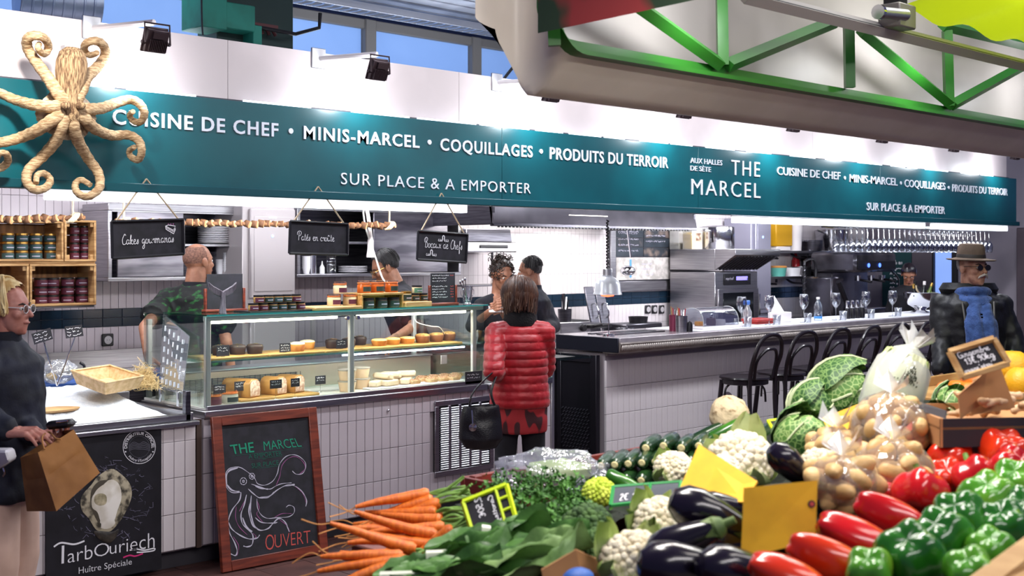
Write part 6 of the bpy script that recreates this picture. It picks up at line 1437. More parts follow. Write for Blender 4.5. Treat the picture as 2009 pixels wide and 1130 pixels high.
def person(label,loc,rz,H=1.7,lean=0,yaw=0,pitch=0,roll=0,elbows=None,wrists=None,hands=((0,0,0),(0,0,0)),skin=None,wide=1.0,name='person',seat=False,nose=1.0,curl=(.5,.5)):
    """faces local +y; returns root, head matrix, lean matrix, joints"""
    s = H / 1.7
    root = thing(name,label,'person',loc,(0,0,rz))
    Rz = Matrix.Rotation(rz,4,'Z'); W2L = (Matrix.Translation(loc) @ Rz).inverted()
    pv = Vector((0,0,.93 * s)); LM = Matrix.Translation(pv) @ Matrix.Rotation(-lean,4,'X') @ Matrix.Translation(-pv)
    J = {}
    for k,sd in ((0,1),(1,-1)):      # 0: right side (+x), 1: left
        J['sh',k] = LM @ (Vector((sd * .165 * wide,-.01,1.345)) * s)
        J['el',k] = Vector(elbows[k]) if elbows and elbows[k] else LM @ (Vector((sd * .225 * wide,-.03,1.09)) * s)
        J['wr',k] = Vector(wrists[k]) if wrists and wrists[k] else LM @ (Vector((sd * .235 * wide,.05,.86)) * s)
        for q in ('el','wr'):
            src = (elbows if q == 'el' else wrists)
            if src and src[k] and len(src[k]) == 4: J[q,k] = W2L @ Vector(src[k][:3])
    neck = LM @ (Vector((0,-.01,1.43)) * s); hc = LM @ (Vector((0,.03,1.585)) * s)
    HM = Matrix.Translation(hc) @ Matrix.Rotation(yaw,4,'Z') @ Matrix.Rotation(-pitch,4,'X') @ Matrix.Rotation(roll,4,'Y') @ Matrix.Scale(s,4)
    b = MB()
    b.lathe([(0,.85),(.14,.87),(.135,1.0),(.12,1.1),(.135,1.25),(.14,1.35),(.09,1.42),(0,1.44)],n=18,M=LM @ Matrix.Scale(s,4),sx=wide,sy=.68)
    b.cap(neck - (neck - pv) * .04,LM @ (Vector((0,.015,1.53)) * s),.058 * s * wide,.054 * s * wide)
    for k in (0,1):
        b.cap(LM @ (Vector((0,0,1.35)) * s),J['sh',k],.06 * s,.05 * s); b.cap(J['sh',k],J['el',k],.046 * s,.038 * s); b.cap(J['el',k],J['wr',k],.039 * s,.026 * s)
        sd = 1 - 2 * k
        b.cap((sd * .09 * s,0,.9 * s),(sd * .1 * s,.02,.49 * s),.085 * s,.055 * s); b.cap((sd * .1 * s,.02,.49 * s),(sd * .1 * s,-.02,.08 * s),.055 * s,.036 * s); b.cap((sd * .1 * s,-.03,.045 * s),(sd * .115 * s,.15 * s,.035 * s),.036 * s,.03 * s)
    me = remesh(b,.013,3)
    h = MB(); T = lambda x,y,z: HM @ Vector((x,y,z))
    def el(c,r,fn=None): h.sph(T(*c),tuple(a * s for a in r),18,12,M=HM.to_3x3().normalized().to_4x4(),fn=fn)
    el((0,-.012,.03),(.075,.094,.088)); el((0,.028,-.03),(.06,.062,.082)); el((0,.044,-.082),(.04,.042,.032)); el((0,.02,.02),(.07,.07,.06))
    for sd in (-1,1):
        h.cap(T(sd * .018,.078,.024),T(sd * .042,.068,.024),.010 * s,.008 * s,8); el((sd * .036,.058,-.022),(.024,.026,.024)); el((sd * .079,-.006,-.004),(.010,.020,.031)); el((sd * .083,-.012,.006),(.007,.016,.02))
    h.cap(T(0,.083,.012),T(0,.083 + .022 * nose,-.026),.007 * s,.0115 * s,8); 
    for sd in (-1,1): h.cap(T(sd * .008,.09,-.03),T(sd * .012,.086,-.03),.008 * s,.007 * s,8)
    h.cap(T(-.014,.083,-.056),T(.014,.083,-.056),.0085 * s,.0085 * s,8); h.cap(T(-.012,.08,-.067),T(.012,.08,-.067),.009 * s,.009 * s,8); el((0,.07,-.1),(.018,.014,.012))
    h.cap(T(0,-.02,-.05),neck,.055 * s * wide,.056 * s * wide)
    me = joinmesh(me,remesh(h,.0055,2))
    for k in (0,1):
        hd_ = hands[k]
        if hd_: 
            dd,nn = (hd_ if len(hd_) == 2 else ((J['wr',k] - J['el',k]),Vector((-(1 - 2 * k),.2,0))))
            me = joinmesh(me,hand(J['wr',k],dd,nn,(1 if k == 0 else -1),curl[k]))
    me.materials.append(skin); link('body',me,root)
    eye_w = mat('eye_white','e2dcd6',.2); iris = mat('iris','2a1a12',.2); lip = mat('lip','9c5a50',.5); 
    for sd in (-1,1):
        MB().sph(T(sd * .03,.0745,.004),.0105 * s,10,8).build('eye',eye_w,root); MB().sph(T(sd * .03,.0815,.003),.0055 * s,8,6).build('iris',iris,root)
        MB().tube([T(sd * .016,.0875,.021),T(sd * .032,.085,.026),T(sd * .047,.073,.021)],[.0035,.004,.002],6).build('eyebrow',mat('brow','2b1d16',.8),root)
    MB().tube(spline([T(-.022,.084,-.059),T(-.008,.0935,-.058),T(.008,.0935,-.058),T(.022,.084,-.059)],4),.0045 * s,6).build('lips',lip,root)
    return root,HM,LM,J,s,T
def dressed(root,name,m_,torso,LM,J,s,sleeves=1.0,sl_r=(.062,.056,.044),hem=None,ridge=None,vox=.011,wide=1.0,deep=.72,collar=None,smooth=3,stop=0.0,fold=.004):
    """upper garment: torso profile plus sleeves; sleeves is the share of the arm covered (0-2)"""
    b = MB(); b.lathe(torso,n=26,M=LM @ Matrix.Scale(s,4),sx=wide,sy=deep)
    for k in (0,1):
        b.cap(LM @ (Vector((0,-.005,1.375)) * s),J['sh',k],.075 * s,.065 * s * (sl_r[0] / .062))
        q = J['sh',k].lerp(J['el',k],min(1,sleeves)); b.cap(J['sh',k],q,sl_r[0] * s,lerp(sl_r[0],sl_r[1],min(1,sleeves)) * s)
        if sleeves < 1: b.tube([J['sh',k].lerp(J['el',k],sleeves * .6),q + (q - J['sh',k]) * .1],sl_r[0] * s * 1.12,14)
        if sleeves > 1: b.cap(J['el',k],J['el',k].lerp(J['wr',k],sleeves - 1 - .04),sl_r[1] * s,sl_r[2] * s); e = J['el',k].lerp(J['wr',k],sleeves - 1); b.tube([J['el',k].lerp(J['wr',k],sleeves - 1.2),e],sl_r[2] * s * 1.08,14)
    if collar: b.lathe(collar,n=20,M=LM @ Matrix.Scale(s,4),sx=1,sy=.95)
    me = remesh(b,vox,smooth)
    LI = LM.inverted()
    puff(me,lambda c: ridge[1] * (abs(sin(pi * (LI @ c).z / s / ridge[0])) ** .5 - .5) + .002 * noise.noise(c * 40) if ridge else fold * (noise.noise(c * 9) + .6 * noise.noise(c * 22)))
    me.materials.append(m_); return link(name,me,root)
def trousers(root,m_,s,top=.98,bot=.06,r=(.115,.085,.075),wide=1.0,name='trousers'):
    b = MB(); b.lathe([(0,.8),(.13,.82),(.165,.9),(.155,top),(0,top)],n=22,M=Matrix.Scale(s,4),sx=wide,sy=.72)
    for sd in (-1,1): b.cap((sd * .088 * s,0,.86 * s),(sd * .1 * s,.02,.49 * s),r[0] * s,r[1] * s); b.tube([(sd * .1 * s,.02,.5 * s),(sd * .1 * s,-.01,.3 * s),(sd * .1 * s,-.02,bot * s)],[r[1] * s,r[1] * .97 * s,r[2] * s],16)
    me = remesh(b,.013,3)
    puff(me,lambda c: .004 * noise.noise(c * 10))
    me.materials.append(m_); link(name,me,root)
    for sd in (-1,1):
        q = MB(); q.cap((sd * .1 * s,-.035,.05),(sd * .118 * s,.16 * s,.04),.045,.04); q.box(sd * .1 * s - .04,sd * .1 * s + .055,-.08,.2 * s,.001,.02)
        m2 = remesh(q,.009,2); m2.materials.append(black_p); 
        for v in m2.vertices: v.co.z = max(v.co.z,.001)
        link('shoe',m2,root)
def shell(T,keep,m_,root,r=(.079,.099,.094),c=(0,-.012,.031),name='hair',fn=None,nu=48,nv=30):
    mb = MB(); mb.sph((0,0,0),1,nu,nv); vs = [Vector(v) for v in mb.v]; out = MB()
    f = [q for q in mb.f if all(keep(vs[i]) for i in q)]
    pos = []
    for v in vs:
        k = 1 + (fn(v) if fn else 0); pos.append(T(c[0] + v.x * r[0] * k,c[1] + v.y * r[1] * k,c[2] + v.z * r[2] * k))
    used = sorted({i for q in f for i in q}); re = {i: n for n,i in enumerate(used)}
    out.add([pos[i] for i in used],[[re[i] for i in q] for q in f]); return out.build(name,m_,root,angle=75)
def strands(T,n,m_,root,th1,az,length=0,r=(.083,.103,.098),c=(0,-.012,.031),w=.004,seed=1,flick=.0,crown=(.0,-.25)):
    rnd = random.Random(seed); mb = MB()
    for k in range(n):
        a = radians(rnd.uniform(*az)); t0 = rnd.uniform(.0,.7); te = radians(th1 + rnd.uniform(-14,8)); pts = []; rr = rnd.uniform(.98,1.06); wob = rnd.uniform(-.12,.12)
        for j in range(8):
            t = lerp(t0,te,j / 7); aa = a + wob * j / 7
            v = Vector((sin(t) * sin(aa),sin(t) * cos(aa) + crown[1] * (1 - j / 7) * .3,cos(t))); k2 = rr + .02 * sin(j + k); pts.append(T(c[0] + v.x * r[0] * k2,c[1] + v.y * r[1] * k2,c[2] + v.z * r[2] * k2))
        if length:
            l = length * rnd.uniform(.7,1.1); d = (pts[-1] - pts[-2]).normalized()
            for j in (1,2,3): d = (d + Vector((0,0,-.5))).normalized(); pts.append(pts[-1] + d * l / 3 + Vector((rnd.uniform(-1,1),rnd.uniform(-1,1),0)) * flick * l)
        mb.tube(pts,[w * lerp(1,.5,i / len(pts)) for i in range(len(pts))],4,flat=.6)
    return tag(mb.build('hair_strands',m_,root),kind='stuff')
def rim(root,T,m_,col='frame',dark=None):
    for sd in (-1,1):
        MB().tube([T(sd * .032 + .022 * cos(a),.1,.002 + .018 * sin(a)) for a in [2 * pi * k / 16 for k in range(16)]],.0014,5,closed=True).tube([T(sd * .054,.099,.008),T(sd * .08,.03,.012),T(sd * .082,-.01,.006)],.0018,5).build('glasses_rim',m_,root)
        MB().lathe([(.021,0),(0,.001)],T(sd * .032,.1,.002),16,M=T.__closure__ and HM_now[0].to_3x3().to_4x4() @ Matrix.Rotation(-pi / 2,4,'X'),sx=1,sy=.85).build('lens',dark or glass,root)
    MB().tube([T(-.011,.1,.006),T(.011,.1,.006)],.0018,5).build('bridge',m_,root)
HM_now = [None]
skin_f = mat('skin_fair','c08a72',.5,col2='ad7460',ns=18,sss=.1); skin_p = mat('skin_pink','c4887a',.5,col2='a96a5c',ns=16,sss=.1); skin_t = mat('skin_tan','b07a60',.5,col2='97634b',ns=16,sss=.1); skin_o = mat('skin_weathered','cc9c84',.55,col2='b07a64',ns=22,sss=.1,bump=.1,bs=60)
TORSO = [(0,.84),(.165,.85),(.17,.95),(.16,1.08),(.175,1.25),(.18,1.34),(.12,1.42),(.07,1.45),(0,1.45)]
navy = mat('navy_quilt','11162a',.75,col2='0b0f1d',ns=10,bump=.25,bs=30); black_c = mat('black_cloth','14131a',.85,col2='1c1b25',ns=8,bump=.15,bs=90); navy_c = mat('navy_cloth','171b2c',.85,col2='10131f',ns=8,bump=.15,bs=90)
def W4(v): return (v.x,v.y,v.z,1)

# ---- the man in the hat, nearest the stall
Zh = 8.0; ph = PZ(1905,HZ,Zh)
rt_,HM,LM,J,s,T = person('man in a brown felt hat, sunglasses and blue scarf standing behind the ginger',(ph.x,ph.y,0),radians(133),1.73,yaw=radians(27),pitch=-.02,wide=1.1,skin=skin_o,nose=1.25,
    elbows=(W4(PZ(1850,672,7.95)),W4(PZ(1990,672,7.95))),wrists=(W4(PZ(1843,728,7.8)),W4(PZ(1985,770,7.75))),hands=((( 0,.1,-1),(1,.2,0)),((0,.1,-1),(1,.2,0))))
HM_now[0] = HM
parka = mat('black_parka','1d1d22',.5,col2='131318',ns=9,bump=.35,bs=26,spec=.4)
dressed(rt_,'parka',parka,[(0,.72),(.215,.73),(.215,.95),(.205,1.1),(.215,1.25),(.205,1.36),(.13,1.43),(.09,1.455),(0,1.455)],LM,J,s,1.95,(.078,.07,.056),fold=.012,wide=1.05,deep=.75)
MB().lathe([(.085,1.36),(.13,1.40),(.15,1.45),(.13,1.49),(.105,1.46),(.09,1.42)],n=24,M=LM @ Matrix.Translation((0,-.05,0)) @ Matrix.Scale(s,4),sx=1.25,sy=.85).build('hood',parka,rt_)
for sd in (-1,1): MB().tube(spline([LM @ Vector((sd * .1,.14,1.40)),LM @ Vector((sd * .085,.185,1.2)),LM @ Vector((sd * .06,.18,.95)),LM @ Vector((sd * .05,.175,.76))],5),.007,6).build('zip',mat('zip_metal','8a8880',.35,.7),rt_)
scarf = mat('blue_wool','4565a8',.9,col2='34508a',ns=30,nd=4,bump=.5,bs=140,sheen=.3)
b = MB(); b.tube([(.095 * sin(a),.012 + .085 * cos(a),1.425 + .018 * cos(a) ) for a in [2 * pi * k / 20 for k in range(20)]],.03,10,closed=True); b.tube([(.1 * sin(a),.03 + .085 * cos(a),1.39 - .02 * cos(a)) for a in [2 * pi * k / 20 for k in range(20)]],.036,10,closed=True)
for x0,x1,zz in ((-.06,-.075,.87),(.045,.03,.82)): b.tube(spline([(x0 * .6,.12,1.39),(x0,.185,1.25),(x1,.2,1.05),(x1,.19,zz)],4),[.045] * 4 + [.055] * 9,12,flat=.4)
me = remesh(b,.008,2)
puff(me,lambda c: .006 * sin(c.x * 80 + 3 * noise.noise(c * 5)) * (c.z < 1.36) + .003 * noise.noise(c * 25))
for v in me.vertices: v.co *= s
me.materials.append(scarf); link('scarf',me,rt_)
b = MB(); b.box(-.06,.06,.155,.17,.8,1.3); me = remesh(b,.01,2); me.materials.append(navy_c); link('sweater',me,rt_)
trousers(rt_,mat('dark_denim','20283c',.8,col2='182030',ns=20),s)
hatm = mat('brown_felt','6b5a4c',.85,col2='58493d',ns=8,bump=.2,bs=80); hatb = mat('dark_hat_band','2a2421',.7)
Hm = HM @ Matrix.Translation((0,-.012,.062)) @ Matrix.Rotation(-.06,4,'X')
MB().lathe([(.088,0),(.105,-.006),(.14,-.012),(.152,-.008),(.152,-.004),(.14,-.006),(.105,.002),(.088,.006)],n=34,M=Hm,sx=.92,sy=1.08).build('hat_brim',hatm,rt_)
q = MB().lathe([(.088,0),(.087,.03),(.082,.07),(.072,.092),(.05,.098),(.02,.088),(0,.084)],n=34,M=Hm,sx=.92,sy=1.08); q.build('hat_crown',hatm,rt_)
MB().lathe([(.0885,.002),(.0905,.004),(.0885,.026),(.087,.028)],n=34,M=Hm,sx=.92,sy=1.08).build('hat_band',hatb,rt_)
rim(rt_,T,mat('brown_frame','2b1a12',.3),dark=mat('dark_lens','1a120f',.08))
gh = mat('grey_hair','b9b2ae',.8,col2='8f8784',ns=60); 
mo = MB(); [mo.cap(T(sd * .006,.106,-.042),T(sd * .032,.092,-.056),.0095,.0075,8) for sd in (-1,1)]; [mo.cap(T(sd * .032,.092,-.056),T(sd * .038,.086,-.066),.0075,.004,8) for sd in (-1,1)]; me = remesh(mo,.004,1); me.materials.append(mat('white_moustache','d0c6bf',.85,bump=.5,bs=200)); link('moustache',me,rt_)
shell(T,lambda v: v.z < .35 and v.z > -.45 and v.y < -.15,gh,rt_)

# ---- the woman in the red quilted jacket, seen from behind
pw = P(1020,HZ,5.45)
rt_,HM,LM,J,s,T = person('woman with a brown bob in a red quilted jacket, seen from behind at the case',(pw.x,pw.y,0),radians(-38),1.53,yaw=radians(-6),pitch=.38,wide=1.02,skin=skin_f,
    elbows=(W4(P(1070,722,5.42)),W4(P(968,728,5.40))),wrists=(W4(P(1062,715,5.70)),W4(P(985,735,5.66))))
redq = mat('red_quilt','b81722',.42,col2='9c101c',ns=6,bump=.2,bs=40,sheen=.15)
tq = [(0,.83),(.2,.835),(.205,.9),(.19,1.02),(.19,1.2),(.18,1.30),(.14,1.38),(.09,1.43),(0,1.43)]
dressed(rt_,'quilted_jacket',redq,tq,LM,J,s,1.95,(.076,.07,.054),ridge=(.056,.008),vox=.0085,wide=1.02,deep=.78,smooth=3)
b = MB(); b.lathe([(0,.66),(.178,.665),(.185,.75),(.18,.86),(0,.87)],n=26,M=Matrix.Scale(s,4),sx=1.06,sy=.78); me = remesh(b,.01,2); 
puff(me,lambda c: .006 * noise.noise(c * 11))
me.materials.append(mat('red_print_skirt','9c2026',.8,col2='3a1219',ns=17,nd=0,ramp=(.53,.58),stretch=(1,1,.55))); link('tunic_hem',me,rt_)
trousers(rt_,black_c,s,.8,.06,(.1,.078,.06))
b = MB(); b.lathe([(.0,1.40),(.105,1.40),(.112,1.44),(.1,1.49),(.07,1.51),(0,1.51)],n=20,M=LM @ Matrix.Scale(s,4),sx=1.05,sy=.95); b.build('scarf',mat('black_wool','100e12',.95,bump=.6,bs=100),rt_)
bob = mat('brown_hair','3a221a',.45,col2='5d3a26',ns=30,nd=3,stretch=(1,1,.12),bump=.35,bs=60)
shell(T,lambda v: v.y < .5 + .6 * v.z or v.z > .5,bob,rt_,r=(.118,.132,.112),fn=lambda v: (.24 * max(0,-v.z) ** .7 if v.z < 0 else 0) + .012 * noise.noise(v * 7))
strands(T,260,bob,rt_,118,(75,285),.10,r=(.122,.137,.116),w=.006,seed=3,flick=.08)

# ---- the blond woman with the wallet
Zb = 5.0; pb = PZ(2,HZ,Zb)
rt_,HM,LM,J,s,T = person('blond woman in glasses and navy jacket holding a wallet and paper bag',(pb.x,pb.y,0),radians(-137),1.585,yaw=radians(-2),pitch=.0,wide=1.08,skin=skin_p,nose=1.15,
    elbows=(W4(PZ(-62,800,4.75)),W4(PZ(-5,800,5.1))),wrists=(W4(PZ(22,848,4.72)),W4(PZ(72,856,4.86))),hands=(((0.15,1,.05),(-.2,0,-1)),((0.1,1,-.1),(.3,0,1))),curl=(.25,.55))
HM_now[0] = HM
dressed(rt_,'navy_jacket',navy,[(0,.76),(.215,.765),(.215,.95),(.2,1.1),(.205,1.25),(.195,1.36),(.12,1.43),(.085,1.46),(0,1.46)],LM,J,s,1.93,(.082,.07,.052),fold=.012,wide=1.0,deep=.88)
MB().lathe([(.078,1.41),(.088,1.43),(.084,1.485),(.076,1.49),(.07,1.44)],n=22,M=LM @ Matrix.Scale(s,4)).build('collar',navy_c,rt_)
trousers(rt_,mat('pale_pink_trousers','cfae9f',.8,col2='c0a091',ns=7),s,.95,.06,(.125,.1,.095),1.1)
bl_ = mat('blond_hair','e6cf98',.5,col2='c09a5c',ns=30,stretch=(1,1,.15),bump=.3,bs=60)
shell(T,lambda v: (v.y < .25 + .7 * v.z) and v.z > -.75,bl_,rt_,r=(.088,.108,.104),fn=lambda v: .05 * noise.noise(v * 4) + .03)
strands(T,380,bl_,rt_,96,(68,292),.03,r=(.094,.114,.112),w=.0052,seed=4,flick=.15)
rim(rt_,T,mat('clear_frame','d5d5da',.2))
gw = PZ(118,832,4.78)
wl = thing('wallet','black leather wallet in the hand of the blond woman','wallet',gw,(0,radians(-6),radians(-48))); MB().box(-.05,.055,-.03,.03,-.016,.016).build('cover',mat('black_leather','17151a',.35,bump=.2,bs=120),wl,bevel=.012); MB().tube([(.0,-.031,.012),(.045,-.031,.012)],.004,6).build('clasp',chrome,wl); MB().box(-.045,.057,-.026,.026,-.002,.002).build('lining',mat('grey_lining','55525a',.7),wl)
# kraft paper bag
kp = mat('kraft_paper','a9743f',.75,col2='8f5f32',ns=5,bump=.25,bs=14)
pbg = thing('paper_bag','crumpled brown kraft paper bag hanging from the hand of the blond woman','bag',(0,0,0))
def zp(x,y,Z): return PZ(x / 2.756,720 + y / 2.756,Z)
F = [zp(205,462,4.62),zp(398,338,4.70),zp(540,572,4.70),zp(305,780,4.60)]; Bk = [zp(110,490,4.74),zp(330,345,4.84),zp(505,560,4.86),zp(145,780,4.74)]
def wrinkled(a,b,c,d,nme,amp=.006,nu=14,nv=14):
    n = (b - a).cross(d - a).normalized()
    def fn(u,v):
        p = a.lerp(b,u).lerp(d.lerp(c,u),v); e = min(1,8 * min(u,1 - u,v,1 - v)) ; k = noise.noise(p * 14) + .5 * noise.noise(p * 31)
        return p + n * amp * e * k + n * .006 * (abs(v - .45) < .04) * e
    MB().grid(fn,nu,nv).build(nme,kp,pbg,angle=30)
wrinkled(F[0],F[1],F[2],F[3],'front_side'); wrinkled(Bk[0],F[0],F[3],Bk[3],'gusset',.004); wrinkled(F[1],Bk[1],Bk[2],F[2],'gusset',.004); wrinkled(Bk[1],Bk[0],Bk[3],Bk[2],'back_side',.004); wrinkled(F[3],F[2],Bk[2],Bk[3],'base',.002)
MB().tube(spline([zp(240,445,4.62),zp(228,380,4.66),zp(265,352,4.76),zp(300,385,4.66),zp(330,390,4.65)],5),.0035,6).build('handle',kp,pbg)
wb2 = thing('shoulder_bag','white bag with a grey strap hanging at the hip of the blond woman','bag',(0,0,0)); q = [PZ(-40,884,4.6),PZ(12,884,4.55),PZ(18,905,4.55),PZ(-10,924,4.6),PZ(-40,924,4.65)]; n_ = FW * .08
MB().add(q + [a + n_ for a in q],[[4,3,2,1,0],[5,6,7,8,9]] + [[i,(i + 1) % 5,5 + (i + 1) % 5,5 + i] for i in range(5)]).build('flap',mat('white_leather','d6d4da',.4),wb2,bevel=.008); MB().tube(spline([PZ(6,918,4.55),PZ(9,928,4.55),PZ(6,934,4.56)],4),.004,6).build('ring',chrome,wb2)

# ---- the bald man in the leaf-print shirt
pm = P(378,HZ,7.3)
rt_,HM,LM,J,s,T = person('bald man in a black shirt printed with green leaves, back turned behind the ice',(pm.x,pm.y,0),radians(-62),1.775,yaw=radians(-22),pitch=-.05,wide=1.12,lean=.06,skin=skin_t,
    elbows=(None,W4(P(284,642,7.15))),wrists=(None,W4(P(290,700,7.0))),hands=((0,0,0),((0,.4,-1),(1,.3,0))))
leafm = mat('leaf_print','0b0e10',.75,col2='1f6a2c',ns=17,nd=5,ramp=(.56,.70),stretch=(1,1,1.6))
dressed(rt_,'leaf_shirt',leafm,TORSO,LM,J,s,.62,(.075,.07,.05),wide=1.15,deep=.78,fold=.007)
MB().lathe([(.068,1.42),(.082,1.42),(.078,1.455),(.068,1.45)],n=20,M=LM @ Matrix.Scale(s,4)).build('collar',black_c,rt_)
trousers(rt_,black_c,s); shell(T,lambda v: v.y < .4 - .2 * v.z and v.z > -.5 and v.z < .8,mat('stubble','6b4b40',.8,col2='8d6353',ns=90),rt_,r=(.0765,.0955,.0895))

# ---- the cook in glasses bending over the case
pg = P(812,HZ,7.05)
rt_,HM,LM,J,s,T = person('cook in round gold glasses and black shirt bending over the cake case',(pg.x + .02,pg.y,0),radians(58),1.76,lean=.30,pitch=.42,yaw=.1,wide=1.1,skin=skin_t,
    elbows=(None,W4(P(812,640,6.75))),wrists=(None,W4(P(772,664,6.6))),hands=((0,0,0),((-1,.4,-.4),(0,.3,-1))))
HM_now[0] = HM
dressed(rt_,'black_shirt',black_c,TORSO,LM,J,s,.7,(.072,.062,.05),wide=1.15,deep=.8,collar=[(.072,1.41),(.085,1.41),(.082,1.47),(.07,1.46)])
trousers(rt_,black_c,s); hk_ = mat('black_hair','120f12',.5,col2='1e191b',ns=50,bump=.4,bs=90)
shell(T,lambda v: v.y < .35 + .9 * (v.z - .15) and v.z > -.62,hk_,rt_,r=(.083,.104,.102),fn=lambda v: .03 * noise.noise(v * 9)); strands(T,160,hk_,rt_,98,(70,290),0,r=(.084,.106,.103),w=.004,seed=7); rim(rt_,T,mat('gold_frame','b58c4a',.25,.9))

# ---- the woman with curly hair behind the counter
pc_ = P(972,HZ,6.95)
rt_,HM,LM,J,s,T = person('woman with dark curly pinned-up hair and earrings looking down behind the case',(pc_.x,pc_.y,0),radians(168),1.66,pitch=.32,yaw=.05,lean=.1,skin=skin_t,wide=.95,
    elbows=(W4(P(925,640,6.85)),None),wrists=(W4(P(965,608,6.55)),W4(P(985,612,6.55))))
dressed(rt_,'black_top',black_c,[(0,.84),(.16,.85),(.165,.95),(.14,1.08),(.16,1.22),(.165,1.31),(.135,1.36),(0,1.365)],LM,J,s,1.4,(.055,.052,.045),wide=1.1,deep=.78)
trousers(rt_,black_c,s); cur = mat('curly_hair','1d1512',.45,col2='3a281f',ns=60)
shell(T,lambda v: v.y < .3 + .8 * v.z and v.z > -.5,cur,rt_,r=(.082,.102,.1),fn=lambda v: .05 * noise.noise(v * 8))
mb = MB(); rnd = random.Random(11)
for k in range(150):
    if k < 60: c = T(rnd.gauss(0,.035),-.045 + rnd.gauss(0,.03),.118 + rnd.gauss(0,.02))
    else:
        a = rnd.uniform(-2.6,2.6); e = rnd.uniform(-.5,1.2); c = T(.085 * sin(a + pi) * cos(e),-.012 + .106 * cos(a + pi) * cos(e),.03 + .1 * sin(e))
    R = rnd.uniform(.009,.017); ax = Vector((rnd.gauss(0,1),rnd.gauss(0,1),rnd.gauss(0,1))).normalized(); u_,w_ = frame(ax)
    mb.tube([c + (u_ * cos(t * .7) + w_ * sin(t * .7)) * R + ax * (t - 6) * .0022 for t in range(13)],.003,4)
tag(mb.build('curls',cur,rt_),kind='stuff')
for sd in (-1,1): MB().sph(T(sd * .088,-.0,-.05),(.012,.006,.02),8,6).sph(T(sd * .088,0,-.03),.007,8,6).build('earring',mat('pale_earring','e2d4d0',.3),rt_)
pad = MB().box(-.06,.06,0,.004,-.04,.04).build('order_pad',white_p,None,P(975,606,6.5),(radians(-60),0,radians(-40))); tag(pad,'small white order pad in the hands of the curly haired woman','notepad')

# ---- the cook facing the other way, in black
pk_ = P(1046,HZ,7.2)
rt_,HM,LM,J,s,T = person('cook with short dark hair and black jacket turned aside behind the red-jacket woman',(pk_.x,pk_.y,0),radians(30),1.675,pitch=.12,yaw=.12,wide=1.1,skin=skin_t,elbows=(W4(P(1086,640,7.1)),None),wrists=(W4(P(1050,655,6.95)),None))
dressed(rt_,'cook_jacket',navy_c,TORSO,LM,J,s,1.9,(.075,.066,.052),wide=1.15,deep=.8,collar=[(.07,1.41),(.083,1.41),(.08,1.48),(.069,1.47)],fold=.008)
trousers(rt_,black_c,s); b = MB(); b.lathe([(0,.35),(.2,.36),(.185,.9),(0,.92)],n=22,M=Matrix.Scale(s,4),sy=.75); me = remesh(b,.013,2); me.materials.append(black_c); link('apron',me,rt_)
shell(T,lambda v: v.y < .3 + .9 * (v.z - .2) and v.z > -.62,hk_,rt_,r=(.0795,.1,.097),fn=lambda v: .02 * noise.noise(v * 10) - .012 * (v.z < -.1)); strands(T,160,hk_,rt_,85,(60,300),0,r=(.081,.102,.098),w=.004,seed=8)

# ---- the dark figure working behind the ice bucket
pi_ = P(1782,HZ,6.95)
rt_,HM,LM,J,s,T = person('dark-haired person in black bending behind the ice bucket at the bar end',(pi_.x,pi_.y,0),radians(120),1.6,pitch=.6,lean=.15,skin=skin_t)
dressed(rt_,'black_top',black_c,TORSO,LM,J,s,1.5,(.06,.055,.05),wide=1.1,deep=.78); trousers(rt_,black_c,s)
shell(T,lambda v: v.y < .5 + .8 * v.z,mat('glossy_dark_hair','241c22',.2),rt_,r=(.09,.11,.108),fn=lambda v: .04 * noise.noise(v * 5))

# ---- handbag of the woman in red
hbm = mat('black_leather','17151a',.35,bump=.2,bs=120); hb0 = P(944,835,5.38)
hbg = thing('handbag','black leather handbag with a round charm hanging from the arm of the red-jacket woman','handbag',hb0,(0,0,radians(-38)))
b = MB(); b.lathe([(0,-.14),(.09,-.135),(.135,-.08),(.13,0),(.115,.09),(.11,.12),(.095,.12),(.1,.08),(0,.06)],n=24,sx=1.0,sy=.5)
me = remesh(b,.008,2)
puff(me,lambda c: .008 * noise.noise(c * 13))
me.materials.append(hbm); link('pouch',me,hbg)
L = (Matrix.Translation(hb0) @ Matrix.Rotation(radians(-38),4,'Z')).inverted(); e1 = L @ P(966,735,5.38)
MB().tube(spline([(-.075,-.02,.11),(-.05,-.02,.2),e1 + Vector((-.02,-.03,0)),e1 + Vector((.03,.0,.02)),(.06,-.0,.2),(.085,-.01,.11)],6),.011,8,flat=.5).build('strap',hbm,hbg)
MB().tube([(-.06,-.055,.1),(-.055,-.06,.02)],.004,6).lathe([(0,0),(.022,0),(.024,.005),(0,.008)],(-.055,-.066,-.0),14,M=Matrix.Rotation(pi / 2,4,'X')).build('charm',chrome,hbg)
